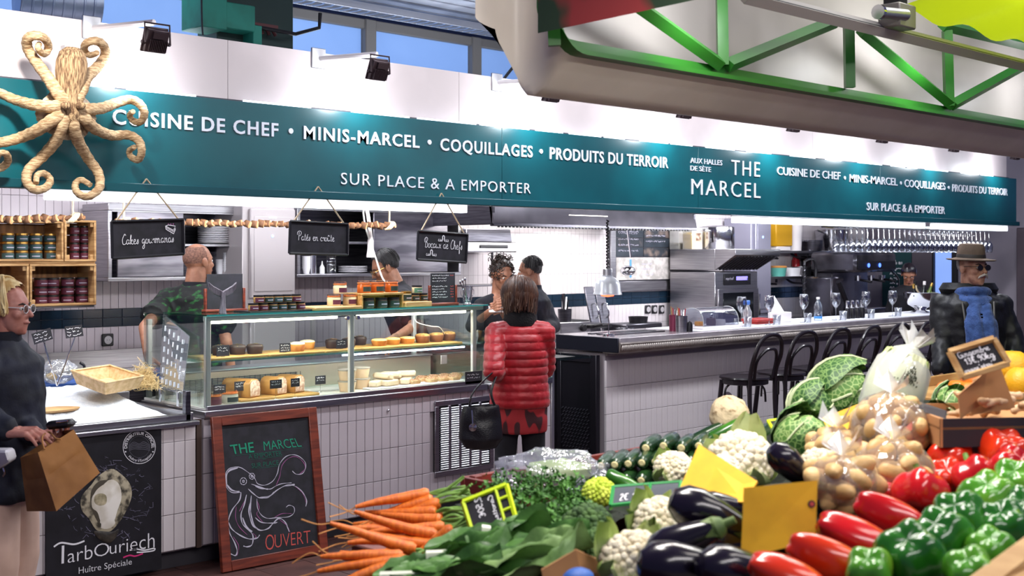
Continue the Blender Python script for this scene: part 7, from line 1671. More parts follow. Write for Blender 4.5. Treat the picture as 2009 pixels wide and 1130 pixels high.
# ================================================================== THE GREENGROCER'S STALL
agreen = mat('green_enamel','2a7022',.35,col2='23621f',ns=3); awhite = mat('white_fascia','f0e6da',.38,col2='e6dcd0',ns=3)
aw = thing('stall_awning','white rounded stall awning with a green truss inside','awning',(0,0,0))
ya = 2.85; c0 = P(1084,98,ya); zb0 = c0.z; xl = c0.x; R_ = .14
path = [(Vector((xl,0,zb0 + 1.0)),Vector((.9,0,0))),(Vector((xl,0,zb0 + R_)),Vector((.9,0,0)))] + [(Vector((xl + R_ - R_ * cos(a),0,zb0 + R_ - R_ * sin(a))),Vector((.9 * cos(a),0,-sin(a)))) for a in [pi / 2 * k / 8 for k in range(1,9)]] + [(Vector((x,0,zb0)),Vector((0,0,-1))) for x in (4,5,6,7,8.2)]
def sweep(prof,name,m_,closed=False):
    mb = MB(); n = len(prof); vs = []
    for c,nn in path: vs += [c + nn * d + Vector((0,y,0)) for y,d in prof]
    fs = [[i * n + j,i * n + (j + 1) % n,(i + 1) * n + (j + 1) % n,(i + 1) * n + j] for i in range(len(path) - 1) for j in range(n if closed else n - 1)]
    mb.add(vs,fs); return mb.build(name,m_,aw,angle=50)
sweep([(ya + .02,0),(ya + .05,.02),(ya + .1,.05),(ya + .16,.095),(ya + .22,.12),(ya + .26,.115),(ya + .28,.09),(ya + .285,.0),(ya + .285,-.1)],'rounded_fascia',awhite)
sweep([(ya - .03,.004),(ya + .03,.004),(ya + .03,-.05),(ya + .018,-.05),(ya + .018,-.012),(ya - .03,-.012)],'green_channel',agreen,True)
MB().box(xl + .16,8.2,ya + .2,ya + .215,zb0 - .02,zb0 + 1.0).build('inner_board',mat('grey_board','b4aeaa',.4,col2='a8a29e',ns=2),aw,angle=0)
def abar(p,q,w=.042,name='truss_bar',m_=None,Y=ya):
    a = P(*p,Y); b = P(*q,Y); MB().tube([a,b],w * .7,4).build(name,m_ or agreen,aw,angle=0)
for p,q in (((1415,-60),(1418,128)),((1665,50),(1667,172)),((1858,60),(1862,208)),((1215,-15),(1412,126)),((1428,128),(1640,42)),((1690,62),(1866,206)),((1868,206),(2060,100)),((1850,50),(2100,110)),((1085,20),(1088,90))): abar(p,q)
a = P(1460,-8,ya - .25); b = P(2080,146,ya - .25)
rl = MB().tube([a,b],.03,4).build('grey_rail',mat('rail_grey','bdb8b4',.4),aw,angle=0); MB().tube([a + Vector((0,-.0225,.004)),b + Vector((0,-.0225,.004))],.005,4).build('rail_slot',black_p,aw,angle=0)
pk = MB(); 
prm = mat('printed_red_green','7a2a2a',.5,col2='20301f',ns=2.2,ramp=(.47,.53))
MB().grid(lambda u,v: (2.86 + .004 * sin(u * 9),ya - .01 - u * 1.9,2.43 + .04 * u + v * .6),10,4).build('printed_end',prm,aw)
lf = thing('stall_light','grey square stall lamp on a cylindrical arm under the awning','lamp',P(1760,34,2.55)); MB().box(-.07,.07,-.05,.05,-.05,.05).build('body',mat('grey_lamp','8f8a86',.4,.3),lf,bevel=.006); MB().tube([(-.02,-.05,0),(-.19,-.03,-.01)],.024,12).build('arm',alu,lf); MB().tube([(-.19,-.03,-.01),(-.21,-.03,-.01)],.03,12).build('joint',chrome,lf); MB().box(-.04,.03,-.03,.04,.05,.3).build('hanger',black_p,lf)
cv = bpy.data.materials.new('green_canvas'); cv.use_nodes = True; nt = cv.node_tree; tl = nt.nodes.new('ShaderNodeBsdfTranslucent'); tl.inputs[0].default_value = lin('c8dc1e'); df = nt.nodes['Principled BSDF']; df.inputs[0].default_value = lin('b9d024'); mx = nt.nodes.new('ShaderNodeMixShader'); mx.inputs[0].default_value = .6; nt.links.new(df.outputs[0],mx.inputs[1]); nt.links.new(tl.outputs[0],mx.inputs[2]); nt.links.new(mx.outputs[0],nt.nodes['Material Output'].inputs[0])
MB().grid(lambda u,v: (lerp(4.75,8.2,u),lerp(2.6,.9,v),lerp(2.74,3.05,v) + .02 * sin(u * 40) * (1 - v)),60,4).build('canvas_roof',cv,aw)
area('canvas_lamp',(5.6,1.9,4.3),(0,0,0),2.0,.8,40,(1,1,.9))
for x in (3.3,7.9): MB().tube([(x,.6,0),(x,.6,3.5)],.03,8).build('post',agreen,aw); MB().tube([(x,.6,3.5),(x,ya,zb0 + .9)],.03,8).build('rafter',agreen,aw)

# ---- where the produce lies: the mat drapes under every item listed as lying on it
BASE = []
def ori(dx,dy,dz=0,spin=0):
    d = (RT * dx - Vector((0,0,1)) * dy + FW * dz).normalized(); return (d.to_track_quat('Z','Y').to_matrix().to_4x4() @ Matrix.Rotation(spin,4,'Z')).to_euler()
def spot_(px,py,Z,r,base=True):
    p = PZ(px,py,Z)
    if base: BASE.append((p.x,p.y,p.z - r,r))
    return p
def lobed(n,amp,dimple=.25,taper=.12):
    def fn(v):
        a = atan2(v.y,v.x); q = sqrt(v.x * v.x + v.y * v.y); k = 1 + amp * q * cos(n * a) - taper * (1 - v.z) * .5
        if abs(v.z) > .72: k -= dimple * ((abs(v.z) - .72) / .28) ** 2
        return k
    return fn
stemm = mat('green_stem','4f7a2a',.5,col2='6d8f3a',ns=20)
def pepper(name,label,m_,r,L,loc,rot,group,n=4,seed=0):
    t = thing(name,label,'pepper',loc,rot,group)
    MB().sph((0,0,0),(r,r,L),28,18,fn=lobed(n,.13 if L < .07 else .06,.3 if L < .07 else .1,-.06 if L < .07 else .3)).build('flesh',m_,t,angle=80)
    MB().tube(spline([(0,0,L * .72),(.003,0,L * .9),(.01,.004,L + .012)],4),[.011,.009,.008,.007,.007,.007,.007,.006,.007][:9],8).lathe([(.02,L * .74),(.012,L * .80),(0,L * .8)],n=10).build('stem',stemm,t); return t
redm = mat('red_pepper_skin','c8161a',.2,col2='b01014',ns=4,coat=.3); orm = mat('orange_red_skin','dc3a14',.2,col2='c82a10',ns=4,coat=.3); grm = mat('green_pepper_skin','35801f',.2,col2='1f5f18',ns=7,coat=.3); lgm = mat('light_green_skin','7db02e',.2,col2='4c9024',ns=7,coat=.3)
for k,(px,py,Z,r,L,ax,nm,m_) in enumerate(((1612,1092,2.2,.044,.1,(1,.42,-.3),'second from the yellow card corner',orm),(1668,1052,2.34,.045,.105,(1,.46,-.3),'third from the card, long and straight',redm),(1738,1010,2.5,.046,.105,(1,.5,-.3),'highest of the row, beside the potatoes',redm),(1532,1128,2.1,.04,.09,(1,.4,-.3),'lowest, cut by the picture edge, beside aubergines',orm),(1740,972,2.8,.036,.085,(1,.25,0),'tucked under the bags of potatoes',redm))):
    pepper('long_pepper','long red pepper lying on its side, ' + nm,m_,r,L,spot_(px,py,Z,r),ori(*ax,k),'long red peppers',3)
for k,(px,py,Z,r,nm,m_) in enumerate(((1806,966,2.66,.055,'dark red bell pepper in front of the potato bags',redm),(1862,897,3.05,.054,'orange-red bell pepper below the dark ginger box corner',orm),(1856,938,2.95,.05,'orange-red bell pepper low beside the dark red one',orm),(1914,936,2.85,.053,'red bell pepper with a deep cleft in the middle of the row',redm),(1970,884,3.0,.056,'orange-red bell pepper standing against the ginger box',orm),(1987,922,2.8,.055,'shiny red bell pepper above the green ones',redm),(2014,868,3.1,.05,'red bell pepper cut by the picture edge by the ginger box',orm))):
    pepper('bell_pepper',nm,m_,r,r * .95,spot_(px,py,Z,r),ori(random.uniform(-.4,.4),(-1 if k % 3 == 0 else 1),random.uniform(.3,.8),k),'red bell peppers',4)
for k,(px,py,Z,r,nm,m_) in enumerate(((1786,1092,2.1,.055,'big dark green pepper nearest the long red peppers',grm),(1848,1058,2.2,.052,'dark green pepper second in the diagonal row',grm),(1884,1022,2.32,.052,'dark green pepper third in the diagonal row',grm),(1940,985,2.46,.056,'light green bell pepper with broad ribs',lgm),(1992,950,2.62,.05,'green pepper highest of the greens, under the red ones',lgm),(1968,1040,2.3,.052,'green pepper above the pale wooden plank',grm),(1944,1085,2.15,.042,'light green pepper half behind the pale plank',lgm),(1706,1124,2.06,.04,'light green pepper between red peppers and picture edge',lgm),(1905,1128,2.0,.042,'light green pepper at the picture edge by the plank',lgm),(2012,1010,2.4,.05,'dark green pepper cut by the picture edge',grm))):
    pepper('green_pepper',nm,m_,r,r * 1.1,spot_(px,py,Z,r),ori(random.uniform(.2,.6),1,random.uniform(.4,.9),k),'green bell peppers',4)
aubm = mat('aubergine_skin','0e0a15',.2,col2='150e1e',ns=3,coat=.25); calm = mat('calyx','4c6630',.6,col2='6a8040',ns=20)
for k,(px,py,Z,L,r,ax,nm) in enumerate(((1556,918,2.85,.075,.036,(.75,.7,.1),'dark aubergine standing up behind the big yellow card'),(1398,1012,2.5,.095,.045,(1,.4,-.1),'big aubergine in front of the folded yellow card'),(1345,1062,2.4,.085,.042,(1,-.5,-.2),'aubergine with its green cap showing by the big card'),(1348,1112,2.25,.095,.046,(1,.1,.1),'aubergine at the picture edge beside cauliflower'),(1452,1118,2.2,.085,.042,(1,.2,.3),'aubergine under the lower corner of the big card'),(1418,996,2.72,.07,.036,(1,.1,.2),'aubergine behind the biggest one'),(1640,996,2.75,.05,.026,(1,.3,0),'small aubergine between potatoes and long peppers'),(1425,1062,2.5,.08,.04,(1,.1,.2),'aubergine in the shadow beneath the big yellow card'))):
    t = thing('aubergine',nm,'aubergine',spot_(px,py,Z,r),ori(*ax,k),'aubergines')
    MB().lathe([(0,-L),(r * .5,-L * .95),(r * .9,-L * .7),(r,-L * .35),(r * .85,.1 * L),(r * .6,L * .55),(r * .48,L * .85),(0,L * .9)],n=22).build('fruit',aubm,t)
    mb = MB(); mb.lathe([(r * .52,L * .7),(r * .56,L * .8),(r * .4,L * .95),(.009,L * 1.0),(.008,L * 1.25),(0,L * 1.26)],n=14)
    for q in range(5): a = q * 1.257; mb.add([(r * .56 * cos(a - .5),r * .56 * sin(a - .5),L * .78),(r * .56 * cos(a + .5),r * .56 * sin(a + .5),L * .78),(r * .66 * cos(a),r * .66 * sin(a),L * .5)],[[0,1,2]])
    mb.build('cap',calm,t)
zum = mat('courgette_skin','17301a',.25,col2='25461f',ns=24,stretch=(1,1,.2),coat=.3); zul = mat('light_courgette','3f7a22',.25,col2='2c5f1a',ns=20,coat=.3); zue = mat('courgette_cut','cdbf8e',.7)
def zucch(px,py,Z,ax,nm,m_=None,L=.085,r=.024,base=False):
    t = thing('courgette',nm,'courgette',spot_(px,py,Z,r,base),ori(*ax),'courgettes in a heap')
    MB().lathe([(0,-L),(r * .7,-L * .97),(r,-L * .8),(r,.2 * L),(r * .85,.7 * L),(r * .8,.92 * L),(r * .5,L),(0,L)],n=18).build('fruit',m_ or zum,t); MB().lathe([(r * .5,L * .99),(r * .3,L * 1.04),(0,L * 1.04)],n=14).build('cut_end',zue,t)
od8 = ['first','second','third','fourth','fifth','sixth','seventh','eighth']
for i in range(5): zucch(1190 + i * 26,905 - i * 2,3.72,(-.28,.0,-1),'dark courgette in the lower heap, %s along from the plastic bag' % od8[i],base=False)
for i in range(4): zucch(1178 + i * 30,934 - i * 1,3.68,(-.3,.04,-1),'dark courgette at the bottom of the heap, %s along from the plastic bag' % od8[i],base=True)
for i in range(6): zucch(1278 + i * 34,872 - (i % 2) * 4,3.8,(-.33,-.02,-1),'dark courgette in the upper heap, %s along towards the celeriac' % od8[i],base=False,r=.026)
for i in range(5): zucch(1290 + i * 36,899,3.76,(-.3,.02,-1),'dark courgette under the upper heap, %s along' % od8[i],base=True,r=.026)
zucch(1432,842,3.85,(1,-.5,.1),'bright green courgette lying across the heap beside the celeriac',zul,.08,.022); zucch(1392,850,3.9,(1,-.45,.2),'dark courgette crossing behind the bright green one',None,.07,.022); zucch(1490,862,3.75,(-.7,.2,-1),'thick dark courgette beside the savoy cabbage',None,.09,.032)
zucch(1225,948,3.55,(1,.5,-.2),'striped pale courgette lying in front of the heap',zul,.06,.022,True)
ce_ = thing('celeriac','big rough beige celeriac on top of the courgette heap','celeriac',spot_(1431,816,3.95,.07)); MB().sph((0,0,0),(.066,.062,.066),26,18,fn=lambda v: 1 + .09 * noise.noise(v * 2.5) + .05 * noise.noise(v * 7) + .08 * (v.z < -.5) * noise.noise(v * 12)).build('root',mat('celeriac_skin','d2bd9a',.8,col2='7a5c38',ns=30,nd=5,ramp=(.54,.66),bump=.4,bs=60),ce_,angle=80); b = MB(); [b.tube(spline([(.05 * cos(a),.05 * sin(a),-.05),(.07 * cos(a),.07 * sin(a),-.07),(.1 * cos(a + .3),.09 * sin(a + .3),-.075)],4),.005,5) for a in (0,1.1,2.0,3.3,4.5,5.4)]; b.build('rootlets',mat('celeriac_skin'),ce_)
# cauliflowers and kin: a head of florets with leaves
cream_f = mat('cauliflower_curd','e8dfca',.75,col2='d6c9aa',ns=40,bump=.5,bs=130); leafc = mat('cauliflower_leaf','8fae4c',.55,col2='c6d39a',ns=7,ramp=(.4,.65)); broc = mat('broccoli_floret','2e4a24',.8,col2='4c6b34',ns=50,bump=.6,bs=160); roma = mat('romanesco','a9bf2c',.7,col2='c9d650',ns=40,bump=.5,bs=120)
def floret(name,cat,label,px,py,Z,r,m_,leaves=0,ax=(0,-1,-.5),base=True,grp=None,k=.24,seed=1):
    rnd = random.Random(seed); t = thing(name,label,cat,spot_(px,py,Z,r * .75,base),ori(*ax),grp); mb = MB(); n = 120
    mb.sph((0,0,-.1 * r),(r * .8,r * .8,r * .6),16,10)
    for i in range(n):
        z = 1 - 1.35 * (i + .5) / n; q = sqrt(max(0,1 - z * z)); a = i * 2.39996; s = r * k * rnd.uniform(.8,1.25)
        mb.sph((r * .82 * q * cos(a),r * .82 * q * sin(a),r * .68 * z),s,9,6,fn=lambda v: 1 + .12 * noise.noise(v * 3 + Vector((i,0,0))))
    mb.build('curd',m_,t,angle=80)
    if leaves:
        for i in range(leaves):
            a = i * 2 * pi / leaves + rnd.uniform(-.2,.2); M = Matrix.Rotation(a,4,'Z'); h = r * rnd.uniform(1.0,1.7)
            MB().grid(lambda u,v: M @ Vector((r * (.55 + .5 * sin(v * 1.7)) + .012 * sin(u * 9) * v,(u - .5) * r * 1.1 * sin(.4 + v * 2.3),-r * .7 + h * v - .01 * abs(u - .5))),6,7).build('leaf',leafc,t)
    else: MB().lathe([(0,-r * 1.2),(r * .3,-r * 1.2),(r * .35,-r * .5),(r * .6,-r * .1)],n=12).build('stalk',mat('pale_stalk','9fb37a',.6),t)
    return t
for k,(px,py,Z,r,lv,nm) in enumerate(((1453,905,3.3,.095,5,'wide white cauliflower behind the folded yellow card'),(1610,922,3.0,.062,0,'white cauliflower between the aubergine and potato bags'),(1322,922,3.45,.062,3,'white cauliflower behind the green label'),(1300,1028,2.75,.07,6,'cauliflower with pale green leaves below the green label'),(1246,1104,2.5,.075,5,'cauliflower at the picture edge beside the cardboard box'),(1420,925,3.15,.05,0,'small cauliflower half hidden by the folded yellow card'))):
    floret('cauliflower','cauliflower',nm,px,py,Z,r,cream_f,lv,grp='cauliflowers',seed=k,k=.155)
floret('broccoli','broccoli','dark broccoli head leaning below the green label',1152,1040,2.85,.07,broc,0,(-.3,-1,-.5),k=.15,seed=8); floret('broccoli','broccoli','second broccoli head low beside the cardboard box',1170,1078,2.78,.055,broc,0,(.3,-1,-.6),k=.15,seed=9)
floret('romanesco','romanesco','bright yellow-green romanesco beside the green label',1176,968,3.2,.05,roma,0,(0,-1,-.3),k=.15,seed=10)
# savoy cabbages: layered crinkled leaves
def veined(name,c1,c2,sc=62):
    m = mat(name,c1,.5,col2=c2,ns=sc,vor=True,ramp=(.0,.13),bump=.35,bs=45); r = [n for n in m.node_tree.nodes if n.type == 'VALTORGB'][0]; r.color_ramp.elements[0].color = lin(c2); r.color_ramp.elements[1].color = lin(c1); return m
sav = veined('savoy_leaf','55803a','a9c07c'); savd = veined('savoy_dark_leaf','2c5524','7fa05c'); rib = mat('pale_rib','cfd9ae',.5)
def savoy(label,px,py,Z,r,ax,seed,dark=False,base=True):
    rnd = random.Random(seed); t = thing('savoy_cabbage',label,'cabbage',spot_(px,py,Z,r * .8,base),ori(*ax),'savoy cabbages')
    MB().sph((0,0,0),(r * .84,r * .84,r * .86),30,20,fn=lambda v: 1 + .05 * noise.noise(v * 5) + .025 * noise.noise(v * 14)).build('heart',savd if dark else sav,t,angle=80)
    for i in range(8):
        a = i * 2.4 + rnd.uniform(-.2,.2); M = Matrix.Rotation(a,4,'Z'); op = rnd.uniform(.98,1.22) if i < 5 else 1.3
        def fn(u,v,M=M,op=op,i=i):
            th = pi * (.95 - .78 * v); w = (u - .5) * 2.0 * sin(.35 + 2.5 * v); rr = r * (.9 + (op - .9) * v ** 1.5) * (1 + .03 * noise.noise(Vector((u * 9,v * 9,i))) + .05 * abs(u - .5) * sin(v * 25))
            return M @ Vector((rr * sin(th) * cos(w),rr * sin(th) * sin(w),rr * cos(th)))
        MB().grid(fn,14,14).build('leaf',savd if (i > 4 or dark) else sav,t,angle=80)
        MB().tube([M @ Vector((r * (.9 + (op - .9) * v ** 1.5) * 1.02 * sin(pi * (.95 - .78 * v)),0,r * (.9 + (op - .9) * v ** 1.5) * 1.02 * cos(pi * (.95 - .78 * v)))) for v in [j / 8 for j in range(9)]],[lerp(.009,.002,j / 8) for j in range(9)],6).build('rib',rib,t)
savoy('large savoy cabbage lying on its side behind the yellow card',1645,775,3.9,.11,(1,-.45,-.3),1); savoy('darker loose savoy cabbage head beside the biggest one, stalk outward',1590,798,3.85,.075,(1,-.6,.1),4,True)
savoy('savoy cabbage with white veins in front of the yellow card',1578,868,3.45,.09,(.3,-1,-.6),2); savoy('savoy cabbage behind the dark flap under the mandarins',1872,800,3.75,.065,(.2,-1,-.3),3); savoy('dark savoy cabbage low beside the ginger box',1838,855,3.3,.075,(-.2,-1,-.3),5,True)
# potatoes in clear bags
potm = mat('potato_skin','deba80',.5,col2='c79f66',ns=16,bump=.15,bs=60); film = clear('bag_film','fbfbfd',.13,rough=.1,white=.07,bump=.8,bs=24)
pot = MB().sph((0,0,0),(.025,.0235,.037),14,9,fn=lambda v: 1 + .1 * noise.noise(v * 1.6)).mesh('potato',[potm]); pot.polygons.foreach_set('use_smooth',[True] * len(pot.polygons))
def bag(px,py,Z,rx,rz,n,lab,plab,seed,knot=True):
    rnd = random.Random(seed); c = spot_(px,py,Z,rz); 
    for i in range(n):
        z = 1 - 2 * (i + .5) / n; q = sqrt(1 - z * z); a = i * 2.39996; k = rnd.uniform(.8,.9)
        o = bpy.data.objects.new('potato',pot); COL.objects.link(o); o.location = c + Vector((rx * k * q * cos(a),rx * k * q * sin(a),rz * k * z)); o.rotation_euler = (rnd.uniform(0,6),rnd.uniform(0,6),rnd.uniform(0,6)); s = rnd.uniform(.85,1.12); o.scale = (s,s,s)
        tag(o,plab,'potato','potatoes in the %s' % lab)
    t = thing('plastic_bag',lab,'bag',c); MB().sph((0,0,0),(rx * 1.12,rx * 1.12,rz * 1.12),36,22,fn=lambda v: 1 + .035 * noise.noise(v * 4) + .02 * sin(atan2(v.y,v.x) * 11) * max(0,v.z)).build('film',film,t,angle=80)
    mb = MB()
    for i in range(9): a = i * .7; mb.add([(0,0,rz * 1.05),(.045 * cos(a),.045 * sin(a),rz * 1.05 + .03 + .02 * (i % 3)),(.045 * cos(a + .6),.045 * sin(a + .6),rz * 1.05 + .025)],[[0,1,2]])
    mb.build('gathered_neck',clear('bag_neck','ffffff',.2,rough=.12,white=.35),t,angle=0)
bag(1748,838,3.15,.092,.082,34,'upper tied clear bag of potatoes','small potato in the upper clear bag',1); bag(1752,925,2.9,.085,.07,30,'lower tied clear bag of potatoes by the red peppers','small potato in the bag by the red peppers',2); bag(1652,945,2.75,.072,.055,22,'tied clear bag of potatoes beside the aubergine','small potato in the bag beside the aubergine',3); bag(1640,880,3.2,.065,.05,18,'half hidden clear bag of potatoes beside the yellow card','small potato in the bag beside the yellow card',4)
# napa cabbage in a printed white bag
nb_ = thing('chinese_cabbage','pale chinese cabbage in a clear printed bag with a tied top','cabbage',spot_(1757,758,3.5,.10),ori(.45,-1,.1)); nb_.scale = (.92,.92,.76); nap = mat('napa_leaf','dfe5c0',.5,col2='c2d08c',ns=6,stretch=(3,3,.6),bump=.3,bs=30)
MB().lathe([(0,-.16),(.05,-.155),(.076,-.1),(.082,0),(.074,.08),(.045,.13),(0,.14)],n=26).build('head',nap,nb_,angle=80); 
for i in range(7): a = i * .9; M = Matrix.Rotation(a,4,'Z'); MB().grid(lambda u,v: M @ Vector(((.082 + .006 * sin(v * 3)) * sin(.5 + v * 2.1) ** .5 * cos((u - .5) * 1.3),.084 * sin((u - .5) * 1.3),-.15 + .28 * v)),6,8).build('leaf',nap,nb_)
MB().lathe([(0,-.17),(.06,-.165),(.088,-.1),(.094,0),(.086,.085),(.05,.14),(.018,.165)],n=30).build('bag_film',clear('printed_film','fdfdff',.1,rough=.1,white=.28,bump=.6,bs=18),nb_,angle=80)
mb = MB(); rnd = random.Random(2)
for i in range(10): a = i * .65; mb.add([(.015 * cos(a),.015 * sin(a),.16),(.065 * cos(a),.055 * sin(a),.23 + .02 * (i % 2)),(.06 * cos(a + .7),.06 * sin(a + .7),.21),(.015 * cos(a + .7),.015 * sin(a + .7),.16)],[[0,1,2,3]])
mb.build('tied_top',clear('bag_neck'),nb_,angle=0)
L_ = (Matrix.Translation(nb_.location) @ nb_.rotation_euler.to_matrix().to_4x4()).inverted(); mb = MB()
def onbag(x,y):
    d = (L_.to_3x3() @ (RT * x - FW * 1)); a0 = atan2((L_.to_3x3() @ -FW).y,(L_.to_3x3() @ -FW).x) + x; rr = .0955 if y < .05 else .09; return Vector((rr * cos(a0),rr * sin(a0),y))
for i in range(90): x = rnd.gauss(0,.13); y = .012 + rnd.uniform(0,.07) * (1 - min(1,abs(x) * 2.6)); mb.add([onbag(x,y),onbag(x + .03,y),onbag(x + .035,y + .007),onbag(x + .005,y + .007)],[[0,1,2,3]])
mb.build('cabbage_print',mat('dark_print','2b2f22',.6),nb_,angle=0)
mb = MB(); letter(mb,'CHOU CHINOIS',lambda s,t,h: onbag(-.55 + 1.2 * s,-.045 + .014 * t),bold=.02); mb.build('bag_lettering',mat('dark_print'),nb_,angle=0)
# carrots with their tops
carm = mat('carrot_skin','d8701e',.45,col2='c25c14',ns=30,stretch=(1,1,5),bump=.25,bs=120); carh = mat('carrot_hair','c98a4a',.7); cart = mat('carrot_top','4f7a2c',.6,col2='8fae5c',ns=10)
def carrot_proto(L,bend,seed):
    rnd = random.Random(seed); t = thing('carrot','','carrot',group='bunched carrots'); pts = spline([(0,0,0),(bend * .2,0,-L * .35),(bend * .6,0,-L * .7),(bend,.004,-L)],5); n = len(pts)
    MB().tube(pts,[.012] + [.017 * (1 - .78 * (i / n) ** 1.4) * (1 + .04 * sin(i * 2.1)) for i in range(1,n)],12).build('root',carm,t)
    MB().tube(spline([pts[-1],pts[-1] + Vector((rnd.uniform(-.01,.02),.01,-.03)),pts[-1] + Vector((rnd.uniform(-.02,.03),.015,-.07))],4),.0016,5).build('root_hair',carh,t)
    mb = MB(); [mb.tube(spline([(0,0,0),(rnd.uniform(-.01,.01),rnd.uniform(-.01,.01),.04),(rnd.uniform(-.03,.03),rnd.uniform(-.03,.03),.1)],4),.0035,6) for i in range(4)]; mb.build('stalks',cart,t); return t
rows = [(842,968,3.32,(1,-.15)),(850,980,3.3,(1,-.25)),(862,986,3.28,(1,-.35)),(856,1004,3.26,(1,-.15)),(866,1020,3.2,(1,-.1)),(868,1008,3.3,(1,-.2)),(872,1034,3.15,(1,-.12)),(846,1040,3.2,(1,-.2)),(856,1050,3.1,(1,.12)),(838,1060,3.12,(1,.05)),(850,1070,3.08,(1,.0)),(815,1078,3.05,(1,.22)),(888,1036,3.05,(1,-.75)),(838,1082,3.08,(1,-.05)),(800,1100,2.98,(1,-.08)),(790,1092,3.0,(1,.1)),(770,1110,2.95,(1,-.2)),(848,1024,3.3,(1,.05)),(830,1046,3.25,(1,.15)),(870,1056,3.2,(1,-.1)),(846,1090,3.15,(1,.05)),(820,1104,3.05,(1,0))]
cps = [carrot_proto(.2,.02,1),carrot_proto(.17,-.025,2),carrot_proto(.22,.03,3)]; used = set()
for k,(px,py,Z,ax) in enumerate(rows):
    p = spot_(px,py,Z,.017,k > 7); rr = ori(ax[0],ax[1],random.uniform(-.25,.1),random.uniform(0,6)); lb = 'orange carrot, %d%s from the top of the bunch by the neon label' % (k + 1,{1: 'st',2: 'nd',3: 'rd',21: 'st',22: 'nd'}.get(k + 1,'th')); i = k % 3
    if i in used: ccopy(cps[i],None,p,rr,lb)
    else: used.add(i); cps[i].location = p; cps[i].rotation_euler = rr; cps[i]['label'] = lb
# leafy greens
herb = mat('herb_green','2c5a1c',.6,col2='4f8432',ns=12); chard = mat('chard_leaf','2f5420',.45,col2='527d38',ns=6,bump=.3,bs=22); chardl = mat('chard_light_leaf','5d7d44',.5,col2='7d9a5c',ns=6,bump=.3,bs=22)
mb = MB(); rnd = random.Random(6)
cs = [(1010,965,3.35),(1060,962,3.4),(1110,968,3.38),(1150,985,3.3),(1030,1000,3.2),(1080,1005,3.2),(1120,1020,3.1),(1060,1040,3.05),(1000,1030,3.1),(980,975,3.3)]
for px,py,Z in cs:
    c = spot_(px,py,Z,.05)
    for i in range(95):
        d = Vector((rnd.gauss(0,1),rnd.gauss(0,1),rnd.gauss(.3,.8))).normalized(); e = c + d * rnd.uniform(.03,.075); u_,w_ = frame(d)
        if i % 6 == 0: mb.tube([c - Vector((0,0,.03)),c.lerp(e,.6),e],.0016,4)
        for j in range(7):
            a = rnd.uniform(0,6.28); l = rnd.uniform(.006,.012); f = (u_ * cos(a) + w_ * sin(a)); g = d * .6 + f; s_ = g.cross(d).normalized() * l * .35
            mb.add([e,e + g * l * .5 + s_,e + g * l * 1.1,e + g * l * .5 - s_],[[0,1,2,3]])
tag(mb.build('curly_parsley',herb,angle=0),'mound of feathery dark green carrot tops and parsley behind the neon label','parsley',kind='stuff')
def bigleaf(px,py,Z,ax,L,w,label,m_,seed,base=True):
    t = thing('chard',label,'chard',spot_(px,py,Z,.02,base),ori(*ax),'chard leaves piled at the stall corner')
    f = lambda u,v: Vector(((u - .5) * w * sin(.25 + 2.7 * v) ** .7 ,.02 * sin(u * 12 + v * 9 + seed) * (.3 + v) + .05 * abs(u - .5) + .012 * noise.noise(Vector((u * 6,v * 8,seed))),L * (v - .5)))
    MB().grid(f,16,20).build('blade',m_,t,angle=80); MB().tube([Vector((0,-.004,L * (v - .5))) for v in [j / 8 - .25 for j in range(10)]],[lerp(.017,.003,j / 9) for j in range(10)],8,flat=.6).build('stem',mat('white_rib','dfe2cf',.5),t)
for k,(px,py,Z,ax,L,w,m_) in enumerate(((960,1062,2.85,(1,-.25,.1),.3,.15,chard),(1030,1076,2.75,(1,-.1,-.1),.3,.16,chard),(1010,1104,2.6,(1,-.3,-.1),.28,.16,chardl),(900,1098,2.75,(1,-.35,0),.26,.13,chard),(950,1118,2.6,(1,-.1,-.1),.3,.16,chard),(1060,1110,2.55,(.8,-.4,.1),.24,.16,chardl),(830,1120,2.75,(1,-.25,.1),.22,.1,chard),(1080,1050,2.9,(1,.1,.1),.22,.13,chard),(880,1128,2.6,(1,-.2,0),.24,.12,chard))):
    bigleaf(px,py,Z,ax,L,w,'%s chard leaf in the corner pile, %s from the carrots' % ('light green' if m_ is chardl else 'dark green',od8[k] if k < 8 else 'lowest, farthest'),m_,k)
# crumpled film over the greens
fb_ = thing('crumpled_bag','crumpled clear plastic bag over salad beside the courgettes','bag',spot_(1082,925,3.65,.05)); MB().sph((0,0,0),(.16,.07,.062),44,24,fn=lambda v: 1 + .28 * noise.noise(v * 2.3) + .16 * abs(noise.noise(v * 6)) + .06 * noise.noise(v * 15)).build('film',clear('crumple_film','f4f5fb',.16,rough=.08,white=.2,wcol='cfd0e2',bump=1.0,bs=26),fb_,rot=(0,0,-.78),angle=50); MB().sph((.02,0,.0),(.1,.05,.035),16,10,fn=lambda v: 1 + .3 * noise.noise(v * 4)).build('salad',leafc,fb_,rot=(0,0,-.78))
# red-brown crate boards at the stall's far edge
rc = thing('market_crate','red-brown wooden crate edge around the salad and courgettes','crate',(0,0,0)); a = PZ(910,934,3.86); a.y = 2.89
rcm = mat('red_crate_wood','7a2a20',.5,col2='5c1d18',ns=6)
for k in range(2): MB().box(a.x,a.x + 1.6,2.88,2.9,a.z - .055 - k * .06,a.z - k * .06 - .004).build('slat',rcm,rc,bevel=.002); MB().box(a.x,a.x + .016,2.45,2.88,a.z - .055 - k * .06,a.z - k * .06 - .004).build('slat',rcm,rc,bevel=.002)
for x in (a.x + .02,a.x + 1.56): MB().box(x,x + .03,2.85,2.88,a.z - .13,a.z).build('corner_post',rcm,rc,bevel=.002)
